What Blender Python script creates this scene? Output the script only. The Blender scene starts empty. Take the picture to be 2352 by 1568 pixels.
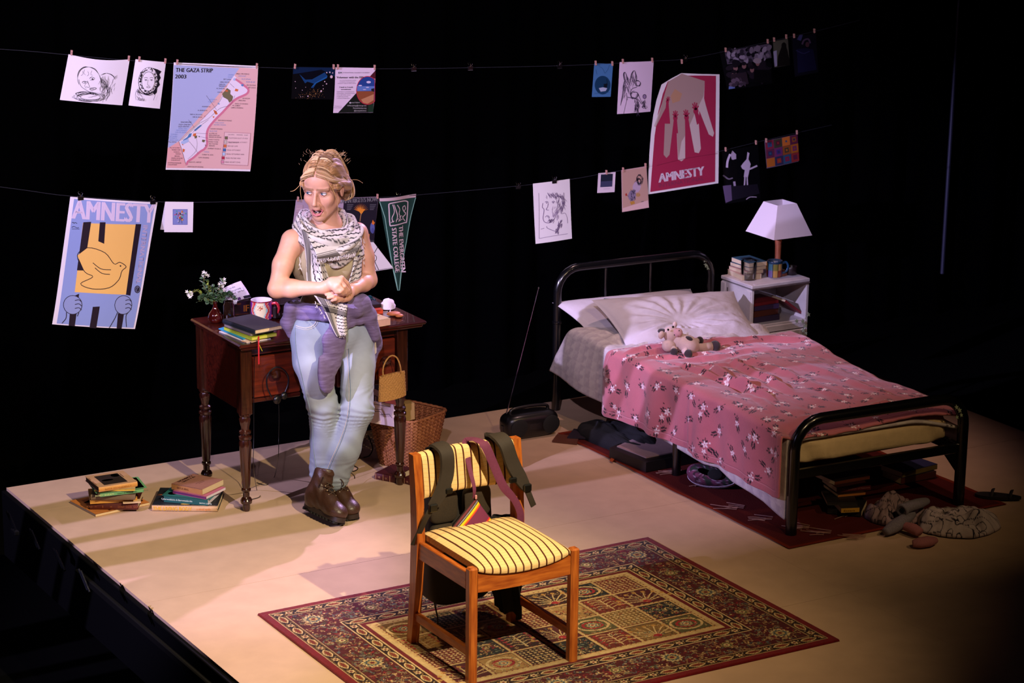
import bpy, bmesh, math, random
import numpy as np
from mathutils import Vector, Matrix
from mathutils.geometry import tessellate_polygon
S = bpy.context.scene
COL = S.collection
random.seed(3)
RNG = np.random.default_rng(5)
PI = math.pi
sin, cos = math.sin, math.cos

def lin(c):
    """sRGB 0-255 triple or hex string -> linear rgb"""
    if isinstance(c, str):
        c = c.lstrip('#'); c = [int(c[i:i+2], 16) for i in (0, 2, 4)]
    return tuple((x/255/12.92 if x/255 <= .04045 else ((x/255+.055)/1.055)**2.4) for x in c)

# ---------------------------------------------------------------- camera
CAMP = Vector((-3.1989, -9.6961, 3.3601))
YAW, PIT, ROLL, FPX = .5362, .2619, .0116, 5515.4
_F = Vector((sin(YAW)*cos(PIT), cos(YAW)*cos(PIT), -sin(PIT)))
_R = Vector((cos(YAW), -sin(YAW), 0)); _U = _R.cross(_F)
_R2 = _R*cos(ROLL)+_U*sin(ROLL); _U2 = -_R*sin(ROLL)+_U*cos(ROLL)
cam = bpy.data.objects.new('camera', bpy.data.cameras.new('camera')); COL.objects.link(cam)
M = Matrix((_R2, _U2, -_F)).transposed().to_4x4(); M.translation = CAMP
cam.matrix_world = M
cam.data.sensor_width = 36; cam.data.lens = FPX/2352*36
cam.data.clip_end = 200
cam.data.dof.use_dof = True; cam.data.dof.focus_distance = 9.9; cam.data.dof.aperture_fstop = 7
S.camera = cam

def at(px, py, x=None, y=None, z=None):
    """the point of the plane x=, y= or z= that photograph pixel (px, py) shows"""
    d = _F+_R2*((px-1176)/FPX)-_U2*((py-784)/FPX)
    if x is not None: t = (x-CAMP.x)/d.x
    elif y is not None: t = (y-CAMP.y)/d.y
    else: t = ((z or 0)-CAMP.z)/d.z
    return CAMP+d*t

# ---------------------------------------------------------------- view, world, stage lights
S.view_settings.view_transform = 'Standard'
S.view_settings.look = 'None'
S.view_settings.gamma = 1
S.view_settings.use_curve_mapping = False
S.view_settings.exposure = 0.0
W = bpy.data.worlds.new('theatre_dark'); S.world = W; W.use_nodes = True
W.node_tree.nodes['Background'].inputs[0].default_value = (.5, .45, .8, 1)
W.node_tree.nodes['Background'].inputs[1].default_value = .0015

def spot(name, loc, target, energy, color, angle, blend, radius=.06, gobo=None):
    l = bpy.data.lights.new(name, 'SPOT'); o = bpy.data.objects.new(name, l); COL.objects.link(o)
    loc, target = Vector(loc), Vector(target)
    o.location = loc
    o.rotation_euler = (target-loc).to_track_quat('-Z', 'Y').to_euler()
    l.energy = energy; l.color = color; l.spot_size = math.radians(angle); l.spot_blend = blend
    l.shadow_soft_size = radius
    if gobo:
        l.use_nodes = True
        gobo(l.node_tree)
    return o

def stripes_gobo(nt):
    """slatted glass gobo in the lantern: dark bars across the beam"""
    N, L = nt.nodes, nt.links
    em = next(n for n in N if n.type == 'EMISSION')
    tc = N.new('ShaderNodeTexCoord')
    sp = N.new('ShaderNodeSeparateXYZ'); L.new(tc.outputs['Normal'], sp.inputs[0])
    def math_(op, a, b=None):
        m = N.new('ShaderNodeMath'); m.operation = op
        for i, v in enumerate((a, b)):
            if v is None: continue
            if isinstance(v, (int, float)): m.inputs[i].default_value = v
            else: L.new(v, m.inputs[i])
        return m.outputs[0]
    u = math_('DIVIDE', sp.outputs[0], sp.outputs[2])
    v = math_('DIVIDE', sp.outputs[1], sp.outputs[2])
    rot = math_('ADD', math_('MULTIPLY', v, GOBO_ROT[0]), math_('MULTIPLY', u, GOBO_ROT[1]))
    tot = None
    for c, w in GOBO_BARS:
        d = math_('ABSOLUTE', math_('SUBTRACT', rot, c))
        k = N.new('ShaderNodeMapRange'); k.interpolation_type = 'SMOOTHSTEP'
        k.inputs[1].default_value = w-.0015; k.inputs[2].default_value = w+.0015
        k.inputs[3].default_value = GOBO_DARK; k.inputs[4].default_value = 1.0
        L.new(d, k.inputs[0])
        tot = k.outputs[0] if tot is None else math_('MULTIPLY', tot, k.outputs[0])
    L.new(tot, em.inputs['Strength'])
GOBO_ROT = (-.555, .83); GOBO_DARK = .06
GOBO_BARS = [(-.017, .018), (-.0635, .005), (-.0975, .0135)]

WHT, AMB, LAV = (1.0, .84, .56), (1.0, .70, .38), (.64, .54, 1.0)
spot('key_amber', (.9, -7.3, 4.9), (.30, -1.65, .0), 2100, WHT, 28, .85, .04)
spot('wide_amber', (.9, -7.3, 4.9), (1.1, -1.1, .4), 480, AMB, 44, .9, .05)
spot('side_lavender', (-5.0, -3.0, 3.75), (1.15, -.45, .45), 2300, LAV, 31, .45, .012, stripes_gobo)
spot('bed_lavender', (-5.0, -3.0, 3.75), (3.45, -.40, .45), 2200, (.70, .60, 1.0), 14, .9, .05)
spot('picture_wash', (-2.4, -7.4, 4.6), (1.9, .15, 1.9), 1900, (.88, .72, 1.0), 30, .7, .06)
spot('top_amber', (.75, -1.75, 4.4), (.95, -2.6, 0), 300, AMB, 40, .8, .05)
spot('rim_lavender', (4.6, .9, 3.6), (1.08, -.95, .95), 1300, (.80, .52, 1.0), 20, .5, .05)
spot('foot_amber', (3.6, -6.4, 4.6), (3.0, -1.6, .3), 200, (1.0, .66, .34), 24, .8, .06)
spot('floor_fill', (.3, -2.6, 5.2), (.4, -1.9, 0), 300, (1.0, .82, .60), 40, .9, .1)
spot('bed_pink', (3.2, -.9, 5.0), (3.1, -1.0, .4), 260, (1.0, .60, .58), 34, .8, .08)

# ---------------------------------------------------------------- materials
MATS = {}
def nodes(m): return m.node_tree.nodes, m.node_tree.links
def mat(name, col, rough=.6, metal=0, var=.0, scale=30, bump=0, bscale=None, spec=.5, col2=None, stretch=None, coat=0, sheen=0, alpha=None, sss=0):
    """procedural surface: noise between two colours, optional fine bump"""
    if name in MATS: return MATS[name]
    m = bpy.data.materials.new(name); m.use_nodes = True; MATS[name] = m
    N, L = nodes(m); b = N['Principled BSDF']
    c = lin(col) if isinstance(col, str) else col
    b.inputs['Base Color'].default_value = (*c, 1)
    b.inputs['Roughness'].default_value = rough; b.inputs['Metallic'].default_value = metal
    b.inputs['Specular IOR Level'].default_value = spec
    b.inputs['Coat Weight'].default_value = coat; b.inputs['Sheen Weight'].default_value = sheen
    if sss: b.inputs['Subsurface Weight'].default_value = sss; b.inputs['Subsurface Radius'].default_value = (.02, .008, .004)
    if var or col2 or bump:
        tc = N.new('ShaderNodeTexCoord'); mp = N.new('ShaderNodeMapping'); L.new(tc.outputs['Object'], mp.inputs[0])
        if stretch: mp.inputs['Scale'].default_value = stretch
        nz = N.new('ShaderNodeTexNoise'); nz.inputs['Scale'].default_value = scale; nz.inputs['Detail'].default_value = 5
        L.new(mp.outputs[0], nz.inputs['Vector'])
        if var or col2:
            r = N.new('ShaderNodeValToRGB')
            c2 = (lin(col2) if isinstance(col2, str) else col2) if col2 else tuple(x*(1-var) for x in c)
            r.color_ramp.elements[0].position = .3; r.color_ramp.elements[1].position = .7
            r.color_ramp.elements[0].color = (*c2, 1); r.color_ramp.elements[1].color = (*c, 1)
            L.new(nz.outputs['Fac'], r.inputs[0]); L.new(r.outputs[0], b.inputs['Base Color'])
        if bump:
            n2 = nz
            if bscale:
                n2 = N.new('ShaderNodeTexNoise'); n2.inputs['Scale'].default_value = bscale; L.new(mp.outputs[0], n2.inputs['Vector'])
            bp = N.new('ShaderNodeBump'); bp.inputs['Strength'].default_value = bump; bp.inputs['Distance'].default_value = .01
            L.new(n2.outputs['Fac'], bp.inputs['Height']); L.new(bp.outputs[0], b.inputs['Normal'])
    return m

def vcmat(name, rough=.7, bump=0, bscale=300, sheen=0, spec=.3, trans=0):
    """printed / woven colour comes from the mesh's own colour attribute"""
    if name in MATS: return MATS[name]
    m = bpy.data.materials.new(name); m.use_nodes = True; MATS[name] = m
    N, L = nodes(m); b = N['Principled BSDF']
    a = N.new('ShaderNodeVertexColor'); a.layer_name = 'Col'
    L.new(a.outputs[0], b.inputs['Base Color'])
    b.inputs['Roughness'].default_value = rough; b.inputs['Sheen Weight'].default_value = sheen
    b.inputs['Specular IOR Level'].default_value = spec
    if bump:
        tc = N.new('ShaderNodeTexCoord'); nz = N.new('ShaderNodeTexNoise'); nz.inputs['Scale'].default_value = bscale
        L.new(tc.outputs['Object'], nz.inputs['Vector'])
        bp = N.new('ShaderNodeBump'); bp.inputs['Strength'].default_value = bump; bp.inputs['Distance'].default_value = .01
        L.new(nz.outputs['Fac'], bp.inputs['Height']); L.new(bp.outputs[0], b.inputs['Normal'])
    return m
PRINT = vcmat('printed_ink', .55)
PRINTG = vcmat('glossy_print', .25, spec=.5)

# ---------------------------------------------------------------- mesh builder
class MB:
    def __init__(s): s.v, s.f, s.c, s.k = [], [], [], []
    def add(s, vs, fs, col=(1, 1, 1), k=0):
        o = len(s.v); s.v += [tuple(p) for p in vs]
        many = isinstance(col, np.ndarray)
        s.c += [tuple(q) for q in col] if many else [col]*len(vs)
        s.f += [tuple(i+o for i in f) for f in fs]; s.k += [k]*len(fs)
        return s
    def box(s, c, d, ch=0, M=None, col=(1, 1, 1), k=0):
        x, y, z = (q/2 for q in d); vs, fs = [], []
        if ch <= 0:
            vs = [Vector((sx*x, sy*y, sz*z)) for sx in (-1, 1) for sy in (-1, 1) for sz in (-1, 1)]
            fs = [(0, 1, 3, 2), (4, 6, 7, 5), (0, 4, 5, 1), (2, 3, 7, 6), (0, 2, 6, 4), (1, 5, 7, 3)]
        else:
            ch = min(ch, x*.95, y*.95, z*.95)
            idx = {}
            for sx in (-1, 1):
                for sy in (-1, 1):
                    for sz in (-1, 1):
                        for a in range(3):
                            p = [sx*(x-ch), sy*(y-ch), sz*(z-ch)]
                            p[a] = (sx*x, sy*y, sz*z)[a]
                            idx[sx, sy, sz, a] = len(vs); vs.append(Vector(p))
            for a in range(3):
                b, c_ = (a+1) % 3, (a+2) % 3
                for sa in (-1, 1):
                    q = []
                    for sb, sc in ((-1, -1), (1, -1), (1, 1), (-1, 1)):
                        t = [0]*3; t[a], t[b], t[c_] = sa, sb, sc; q.append(idx[(*t, a)])
                    fs.append(tuple(q if sa > 0 else q[::-1]))
                for sb in (-1, 1):
                    for sc in (-1, 1):
                        t0, t1 = [0]*3, [0]*3; t0[a], t1[a] = -1, 1
                        for t in (t0, t1): t[b], t[c_] = sb, sc
                        q = [idx[(*t0, b)], idx[(*t1, b)], idx[(*t1, c_)], idx[(*t0, c_)]]
                        fs.append(tuple(q if sb*sc > 0 else q[::-1]))
            for sx in (-1, 1):
                for sy in (-1, 1):
                    for sz in (-1, 1):
                        q = [idx[sx, sy, sz, a] for a in range(3)]
                        fs.append(tuple(q if sx*sy*sz > 0 else q[::-1]))
        if M is not None: vs = [M @ v for v in vs]
        c = Vector(c); return s.add([v+c for v in vs], fs, col, k)
    def tube(s, pts, r, n=8, cap=True, closed=False, flat=None, col=(1, 1, 1), k=0, up=None):
        pts = [Vector(p) for p in pts]; m = len(pts)
        rs = r if hasattr(r, '__len__') else [r]*m
        tang = []
        for i in range(m):
            a = pts[(i-1) % m] if closed or i else pts[i]; b = pts[(i+1) % m] if closed or i < m-1 else pts[i]
            t = (b-a); tang.append(t.normalized() if t.length > 1e-9 else Vector((0, 0, 1)))
        u = Vector(up) if up else (Vector((0, 0, 1)) if abs(tang[0].z) < .9 else Vector((1, 0, 0)))
        vs, fs = [], []
        for i in range(m):
            t = tang[i]; u = (u-t*u.dot(t))
            u = u.normalized() if u.length > 1e-6 else t.orthogonal().normalized()
            w = t.cross(u); fu, fw = (flat or (1, 1))
            for j in range(n):
                a = 2*PI*j/n+PI/n; vs.append(pts[i]+(u*cos(a)*fu+w*sin(a)*fw)*rs[i])
        for i in range(m if closed else m-1):
            for j in range(n):
                a, b = i*n+j, i*n+(j+1) % n; c, d = ((i+1) % m)*n+(j+1) % n, ((i+1) % m)*n+j
                fs.append((a, b, c, d))
        if cap and not closed: fs += [tuple(range(n))[::-1], tuple((m-1)*n+j for j in range(n))]
        return s.add(vs, fs, col, k)
    def lathe(s, prof, n=20, c=(0, 0, 0), M=None, cap=True, col=(1, 1, 1), k=0):
        vs, fs = [], []
        for r, z in prof:
            for j in range(n): vs.append(Vector((r*cos(2*PI*j/n), r*sin(2*PI*j/n), z)))
        for i in range(len(prof)-1):
            for j in range(n): fs.append((i*n+j, i*n+(j+1) % n, (i+1)*n+(j+1) % n, (i+1)*n+j))
        if cap: fs += [tuple(range(n))[::-1], tuple((len(prof)-1)*n+j for j in range(n))]
        if M is not None: vs = [M @ v for v in vs]
        c = Vector(c); return s.add([v+c for v in vs], fs, col, k)
    def prism(s, poly, z0, z1, M=None, col=(1, 1, 1), k=0):
        n = len(poly); vs = [Vector((x, y, z0)) for x, y in poly]+[Vector((x, y, z1)) for x, y in poly]
        ar = sum(poly[i][0]*poly[(i+1) % n][1]-poly[(i+1) % n][0]*poly[i][1] for i in range(n))
        fs = [tuple(range(n))[::-1], tuple(range(n, 2*n))]+[(i, (i+1) % n, n+(i+1) % n, n+i) for i in range(n)]
        if ar < 0: fs = [f[::-1] for f in fs]
        if M is not None: vs = [M @ v for v in vs]
        return s.add(vs, fs, col, k)
    def grid(s, fn, nu, nv, cu=False, cv=False, col=(1, 1, 1), k=0, flip=False):
        """fn(u,v)->point, u,v in 0..1"""
        vs = [Vector(fn(i/(nu if cu else nu-1), j/(nv if cv else nv-1))) for j in range(nv) for i in range(nu)]
        fs = []
        for j in range(nv if cv else nv-1):
            for i in range(nu if cu else nu-1):
                a, b = j*nu+i, j*nu+(i+1) % nu; c, d = ((j+1) % nv)*nu+(i+1) % nu, ((j+1) % nv)*nu+i
                fs.append((d, c, b, a) if flip else (a, b, c, d))
        return s.add(vs, fs, col, k)
    def blob(s, c, r, n=12, M=None, col=(1, 1, 1), k=0):
        m = n//2+1; r = r if hasattr(r, '__len__') else (r, r, r)
        vs, fs = [Vector((0, 0, -1))], []
        for i in range(1, m):
            a = -PI/2+PI*i/m
            vs += [Vector((cos(a)*cos(2*PI*j/n), cos(a)*sin(2*PI*j/n), sin(a))) for j in range(n)]
        vs.append(Vector((0, 0, 1))); e = len(vs)-1
        for j in range(n): fs.append((0, 1+(j+1) % n, 1+j)); fs.append((e, e-n+j, e-n+(j+1) % n))
        for i in range(m-2):
            for j in range(n): a = 1+i*n; fs.append((a+j, a+(j+1) % n, a+n+(j+1) % n, a+n+j))
        vs = [Vector((v.x*r[0], v.y*r[1], v.z*r[2])) for v in vs]
        if M is not None: vs = [M @ v for v in vs]
        c = Vector(c); return s.add([v+c for v in vs], fs, col, k)
    def build(s, name, mats, parent=None, smooth=35, loc=None, colors=False):
        me = bpy.data.meshes.new(name); me.from_pydata(s.v, [], s.f); me.validate()
        for m in (mats if isinstance(mats, (list, tuple)) else [mats]): me.materials.append(m)
        if any(s.k) and len(me.polygons) == len(s.k): me.polygons.foreach_set('material_index', s.k)
        if colors: set_cols(me, np.array(s.c, float))
        return link(name, me, parent, smooth, loc)

def set_cols(me, c):
    a = me.color_attributes.new('Col', 'FLOAT_COLOR', 'POINT')
    c = np.concatenate([c[:, :3], np.ones((len(c), 1))], 1)
    a.data.foreach_set('color', c.astype(np.float32).ravel())

def link(name, me, parent=None, smooth=35, loc=None):
    if smooth:
        me.polygons.foreach_set('use_smooth', [True]*len(me.polygons))
        if smooth < 180: me.set_sharp_from_angle(angle=math.radians(smooth))
    o = bpy.data.objects.new(name, me); COL.objects.link(o)
    if parent: o.parent = parent
    if loc is not None: o.location = loc
    return o

def grid_mesh(name, P, cols, mats, parent=None, smooth=180, loc=None, closed=False, thick=0):
    """P: (nv,nu,3) array; cols (nv,nu,3) linear or None. thick>0 gives the sheet a back face and edges"""
    nv, nu = P.shape[:2]
    idx = np.arange(nv*nu).reshape(nv, nu)
    f = np.stack([idx[:-1, :-1], idx[:-1, 1:], idx[1:, 1:], idx[1:, :-1]], -1).reshape(-1, 4)
    V = P.reshape(-1, 3); Cc = None if cols is None else cols.reshape(-1, 3)
    if thick:
        du = np.gradient(P, axis=1); dv = np.gradient(P, axis=0)
        nn = np.cross(du, dv); nn /= np.linalg.norm(nn, axis=-1, keepdims=True)+1e-12
        V = np.concatenate([V, (P-nn*thick).reshape(-1, 3)])
        o = nv*nu; b = f[:, ::-1]+o
        ring = np.concatenate([idx[0, :-1], idx[:-1, -1], idx[-1, :0:-1], idx[:0:-1, 0]])
        r2 = np.roll(ring, -1)
        e = np.stack([r2, ring, ring+o, r2+o], -1)
        f = np.concatenate([f, b, e])
        if Cc is not None: Cc = np.concatenate([Cc, Cc])
    me = bpy.data.meshes.new(name)
    me.vertices.add(len(V)); me.vertices.foreach_set('co', V.astype(np.float32).ravel())
    me.loops.add(f.size); me.loops.foreach_set('vertex_index', f.astype(np.int32).ravel())
    me.polygons.add(len(f)); me.polygons.foreach_set('loop_start', np.arange(0, f.size, 4, dtype=np.int32))
    me.update(calc_edges=True)
    for m in (mats if isinstance(mats, (list, tuple)) else [mats]): me.materials.append(m)
    if Cc is not None: set_cols(me, Cc)
    return link(name, me, parent, smooth, loc)

def tag(o, label=None, cat=None, group=None, kind=None):
    if label: o['label'] = label
    if cat: o['category'] = cat
    if group: o['group'] = group
    if kind: o['kind'] = kind
    return o
def thing(name, label, cat, loc=(0, 0, 0), rz=0, group=None):
    o = bpy.data.objects.new(name, None); COL.objects.link(o)
    o.empty_display_size = .05; o.location = loc; o.rotation_euler = (0, 0, rz)
    return tag(o, label, cat, group)
def copy_tree(o, parent=None):
    c = o.copy(); COL.objects.link(c); c.parent = parent
    for ch in o.children: copy_tree(ch, c)
    return c
def rotz(a): return Matrix.Rotation(a, 4, 'Z')
def rotx(a): return Matrix.Rotation(a, 4, 'X')
def roty(a): return Matrix.Rotation(a, 4, 'Y')
def catmull(pts, n=6, closed=False):
    pts = [Vector(p) for p in pts]; out = []; m = len(pts)
    for i in range(m if closed else m-1):
        g = (lambda j: pts[j % m]) if closed else (lambda j: pts[max(0, min(m-1, j))])
        a, b, c, d = g(i-1), g(i), g(i+1), g(i+2)
        for q in range(n):
            t = q/n
            out.append(.5*((2*b)+(c-a)*t+(2*a-5*b+4*c-d)*t*t+(3*b-a-3*c+d)*t**3))
    if not closed: out.append(pts[-1])
    return out
def sstep(a, b, x):
    t = np.clip((x-a)/(b-a), 0, 1); return t*t*(3-2*t)

# ---------------------------------------------------------------- value noise (numpy) and 2-D paint canvas
_NT = np.random.default_rng(11).random((256, 256))
def vnoise(x, y):
    x = np.asarray(x, float); y = np.asarray(y, float)
    xi, yi = np.floor(x).astype(int), np.floor(y).astype(int); fx, fy = x-xi, y-yi
    fx = fx*fx*(3-2*fx); fy = fy*fy*(3-2*fy)
    g = lambda a, b: _NT[a % 256, b % 256]
    return (g(xi, yi)*(1-fx)+g(xi+1, yi)*fx)*(1-fy)+(g(xi, yi+1)*(1-fx)+g(xi+1, yi+1)*fx)*fy
def fbm(x, y, o=4):
    s, a = 0, .5
    for i in range(o): s = s+a*vnoise(x*2**i+7.3*i, y*2**i+3.1*i); a *= .5
    return s

class Canvas:
    """a sheet of w x h metres painted per grid vertex; colours linear"""
    def __init__(s, w, h, res, col):
        s.nx, s.ny = max(2, int(w/res)+1), max(2, int(h/res)+1)
        s.X, s.Y = np.meshgrid(np.linspace(0, w, s.nx), np.linspace(0, h, s.ny))
        s.w, s.h = w, h
        s.A = np.empty((s.ny, s.nx, 3)); s.A[:] = lin(col) if isinstance(col, str) else col
    def put(s, m, col, a=1):
        c = np.array(lin(col) if isinstance(col, str) else col); m = np.clip(m, 0, 1)[..., None]*a
        s.A = s.A*(1-m)+c*m
    def rect(s, x0, y0, x1, y1, col, a=1): s.put(((s.X >= x0) & (s.X <= x1) & (s.Y >= y0) & (s.Y <= y1))*1., col, a)
    def ell(s, cx, cy, rx, ry, col, a=1, rot=0, soft=.0):
        dx, dy = s.X-cx, s.Y-cy; c_, s_ = cos(rot), sin(rot)
        d = np.hypot((dx*c_+dy*s_)/rx, (-dx*s_+dy*c_)/ry)
        s.put(1-sstep(1-soft, 1+1e-6, d) if soft else (d <= 1)*1., col, a)
    def poly(s, pts, col, a=1):
        ins = np.zeros(s.X.shape, bool); n = len(pts)
        for i in range(n):
            (x0, y0), (x1, y1) = pts[i][:2], pts[(i+1) % n][:2]
            if y0 == y1: continue
            c = (s.Y > min(y0, y1)) & (s.Y <= max(y0, y1)) & (s.X < (x1-x0)*(s.Y-y0)/(y1-y0)+x0)
            ins ^= c
        s.put(ins*1., col, a)
    def line(s, pts, w, col, a=1):
        m = np.zeros(s.X.shape)
        for (x0, y0), (x1, y1) in zip([p[:2] for p in pts[:-1]], [p[:2] for p in pts[1:]]):
            dx, dy = x1-x0, y1-y0; l = dx*dx+dy*dy+1e-12
            t = np.clip(((s.X-x0)*dx+(s.Y-y0)*dy)/l, 0, 1)
            m = np.maximum(m, (np.hypot(s.X-x0-t*dx, s.Y-y0-t*dy) < w/2)*1.)
        s.put(m, col, a)

# ---------------------------------------------------------------- lettering
_TXT = {}
def glyphs(txt):
    """triangles of a line of text, cap height 1, starting at x=0; returns verts, tris, width"""
    if txt not in _TXT:
        cu = bpy.data.curves.new('t', 'FONT'); cu.body = txt; cu.size = 1; cu.resolution_u = 2
        o = bpy.data.objects.new('t', cu); COL.objects.link(o)
        me = o.evaluated_get(bpy.context.evaluated_depsgraph_get()).to_mesh()
        me.calc_loop_triangles()
        v = [(p.co.x, p.co.y) for p in me.vertices]; t = [tuple(q.vertices) for q in me.loop_triangles]
        COL.objects.unlink(o); bpy.data.objects.remove(o); bpy.data.curves.remove(cu)
        k = 1/.729
        _TXT[txt] = ([(x*k, y*k) for x, y in v], t, max([x*k for x, y in v] or [1]))
    return _TXT[txt]
def set_text(mb, txt, f, h=None, w=None, anchor=0, col=(0, 0, 0), slant=0, bold=0):
    """lettering laid through f(x,y)->point; h cap height, w total width (condenses), anchor 0 left .5 centre 1 right"""
    v, t, wid = glyphs(txt)
    sx = w/wid if w else h
    offs = [(0, 0)] if not bold else [(-bold, 0), (bold, 0), (0, 0)]
    for ox, oy in offs:
        P = [f((x-wid*anchor)*sx+slant*y*h+ox, y*h+oy) for x, y in v]
        mb.add(P, t, col)
# ================================================================ setting
FLX, FLY = 4.52, -4.7
m_floor = mat('hardboard', '#bfa084', .62, var=.10, scale=9, bump=.05, bscale=400, spec=.25)
def structure(o): o['kind'] = 'structure'; return o
fl = structure(MB().box((FLX/2, FLY/2, -.05), (FLX, -FLY, .06)).build('floor', mat('deck_ply', '#1a1410', .9), smooth=0))
ys = [0, -.365, -1.583, -2.80, -4.02, FLY]
k = 0
for r in range(5):
    xs = [0, 2.44, FLX]
    if r == 0: xs = [0, 2.44, FLX]
    for a, b in zip(xs[:-1], xs[1:]):
        g = .0008
        MB().box(((a+b)/2, (ys[r]+ys[r+1])/2, -.0099), (b-a-.0004, ys[r]-ys[r+1]-2*g, .0198)).build('panel', m_floor, fl, smooth=0)
blk = mat('black_paint', '#020203', .8, spec=.08)
drape = mat('black_serge_drape', '#020203', .95, spec=.02)
tr = structure(MB().box((-.012, FLY/2, -.16), (.022, -FLY, .3), .003).build('trim_1', blk, smooth=0))
structure(MB().box((FLX+.012, FLY/2, -.16), (.022, -FLY, .3), .003).build('trim_2', blk, smooth=0))
structure(MB().box((FLX/2, FLY-.012, -.16), (FLX+.044, .022, .3), .003).build('trim_3', blk, smooth=0))
# a slim edge batten that stands proud of the fascia
structure(MB().box((-.034, -2.2, -.075), (.02, 2.5, .03), .004).build('trim_4', mat('dark_batten', '#0a0908', .6, spec=.2), smooth=0))
structure(MB().box((1, -1, -.72), (22, 22, .04)).build('floor_pit', mat('pit_black', '#030303', .9, spec=.05), smooth=0))
# black drape: shallow pleats across the back and down the right side
def drape_wall(name, a, b, z0, z1, n=420):
    a, b = Vector(a), Vector(b); d = (b-a); L = d.length; d.normalize(); nrm = Vector((-d.y, d.x, 0))
    s = np.linspace(0, L, n); off = .035*np.sin(s*13)+.02*np.sin(s*29+1)
    P = np.zeros((2, n, 3))
    for j, z in enumerate((z1, z0)):
        P[j, :, 0] = a.x+d.x*s+nrm.x*off; P[j, :, 1] = a.y+d.y*s+nrm.y*off; P[j, :, 2] = z
    return structure(grid_mesh(name, P, None, drape, smooth=180))
drape_wall('wall_back', (-5, 2.6, 0), (9, 2.6, 0), -.7, 6.5)
drape_wall('wall_right', (9, 2.6, 0), (9, -8, 0), -.7, 6.5)
# dim upright pipe at the right
pp, p0 = at(2207, -30, y=1.9), at(2164, 628, y=1.9)
tag(MB().tube([(p0.x, 1.9, p0.z), (p0.x+.01, 1.9, pp.z+1.6)], .013, 10).build('pipe', mat('grey_pipe', '#5d5f78', .4, .6)),
    'thin grey upright pipe standing alone in the dark at right', 'pipe')
# glinting rails of something stowed beside the stage edge, down in the dark
chrome = mat('chrome', '#b9bccc', .12, 1)
for i, (a, b) in enumerate((((72, 1218), (91, 1262)), ((127, 1264), (149, 1310)), ((186, 1311), (206, 1360)), ((20, 1178), (36, 1216)))):
    A, B = at(*a, x=-.3), at(*b, x=-.3); d = (B-A)
    o = thing('seat_rail', ('chromed twin rail glinting below the stage edge, second from the back', 'chromed twin rail glinting below the stage edge, third from the back',
               'chromed twin rail glinting below the stage edge, nearest the camera', 'faint chromed twin rail below the stage corner, furthest back')[i], 'rail', A, 0, 'chrome rails below the stage')
    for q in (0, .022):
        MB().tube([(0, q, 0), (d.x, d.y+q, d.z)], .0045, 8).build('rail', chrome, o)
MB().box((d.x, d.y+.011, d.z-.012), (.02, .05, .02), .004).build('foot_block', blk, o)
# ================================================================ helpers for things built in world coordinates
def part(t, name, mb, mats, smooth=35, colors=False, label=None):
    o = mb.build(name, mats, t, smooth, colors=colors)
    if t is not None and t.parent is None: o.location = -t.location
    if label: o['label'] = label
    return o
def sub(p, name, mb, mats, smooth=35, colors=False, label=None):
    o = mb.build(name, mats, p, smooth, colors=colors)
    if label: o['label'] = label
    return o

def wood(name, dark, light, rough=.35, scale=6, stretch=(1, 14, 14), coat=.2):
    return mat(name, light, rough, var=.0, col2=dark, scale=scale, stretch=stretch, bump=.04, coat=coat)

# ================================================================ persian rug
def fl_rosette(cv, cx, cy, r, cols, pet=12):
    d = np.hypot(cv.X-cx, cv.Y-cy); a = np.arctan2(cv.Y-cy, cv.X-cx)
    for q, c in zip((1, .78, .5, .25), cols):
        cv.put((d < r*q*(1+.13*np.cos(a*pet)*(q > .4)))*1., c)
def scrolls(cv, mask, n, cols, s, rg):
    """small vine curls, leaves and blossoms strewn over a masked region"""
    ys, xs = np.nonzero(mask)
    if not len(xs): return
    for i in range(n):
        j = rg.integers(len(xs)); x, y = cv.X[0, xs[j]], cv.Y[ys[j], 0]
        x0, x1 = np.searchsorted(cv.X[0], (x-s*3, x+s*3)); y0, y1 = np.searchsorted(cv.Y[:, 0], (y-s*3, y+s*3))
        X, Y, m = cv.X[y0:y1, x0:x1]-x, cv.Y[y0:y1, x0:x1]-y, mask[y0:y1, x0:x1]
        th = rg.random()*6.28; u, v = X*cos(th)+Y*sin(th), -X*sin(th)+Y*cos(th)
        k = rg.integers(5)
        if k == 0: g = (np.abs(np.hypot(u, v)-s*1.3) < s*.28) & (u > -s*.3)
        elif k == 1: g = (np.abs(v-s*.8*np.sin(u/s*1.6)) < s*.27) & (np.abs(u) < s*2.4)
        elif k == 2: g = (np.hypot(u/1.9, v) < s*.55)
        elif k == 3: r_ = np.hypot(u, v); g = r_ < s*(.75+.3*np.cos(5*np.arctan2(v, u)))
        else: g = (np.abs(v-.25*u*u/s) < s*.25) & (np.abs(u) < s*1.8)
        c = np.array(lin(cols[rg.integers(len(cols))]))
        A = cv.A[y0:y1, x0:x1]; A[g & m] = c
        if k == 3: A[(np.hypot(u, v) < s*.32) & m] = np.array(lin(cols[0]))
RX0, RX1, RY0, RY1 = .325, 2.098, -3.185, -1.905
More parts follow.
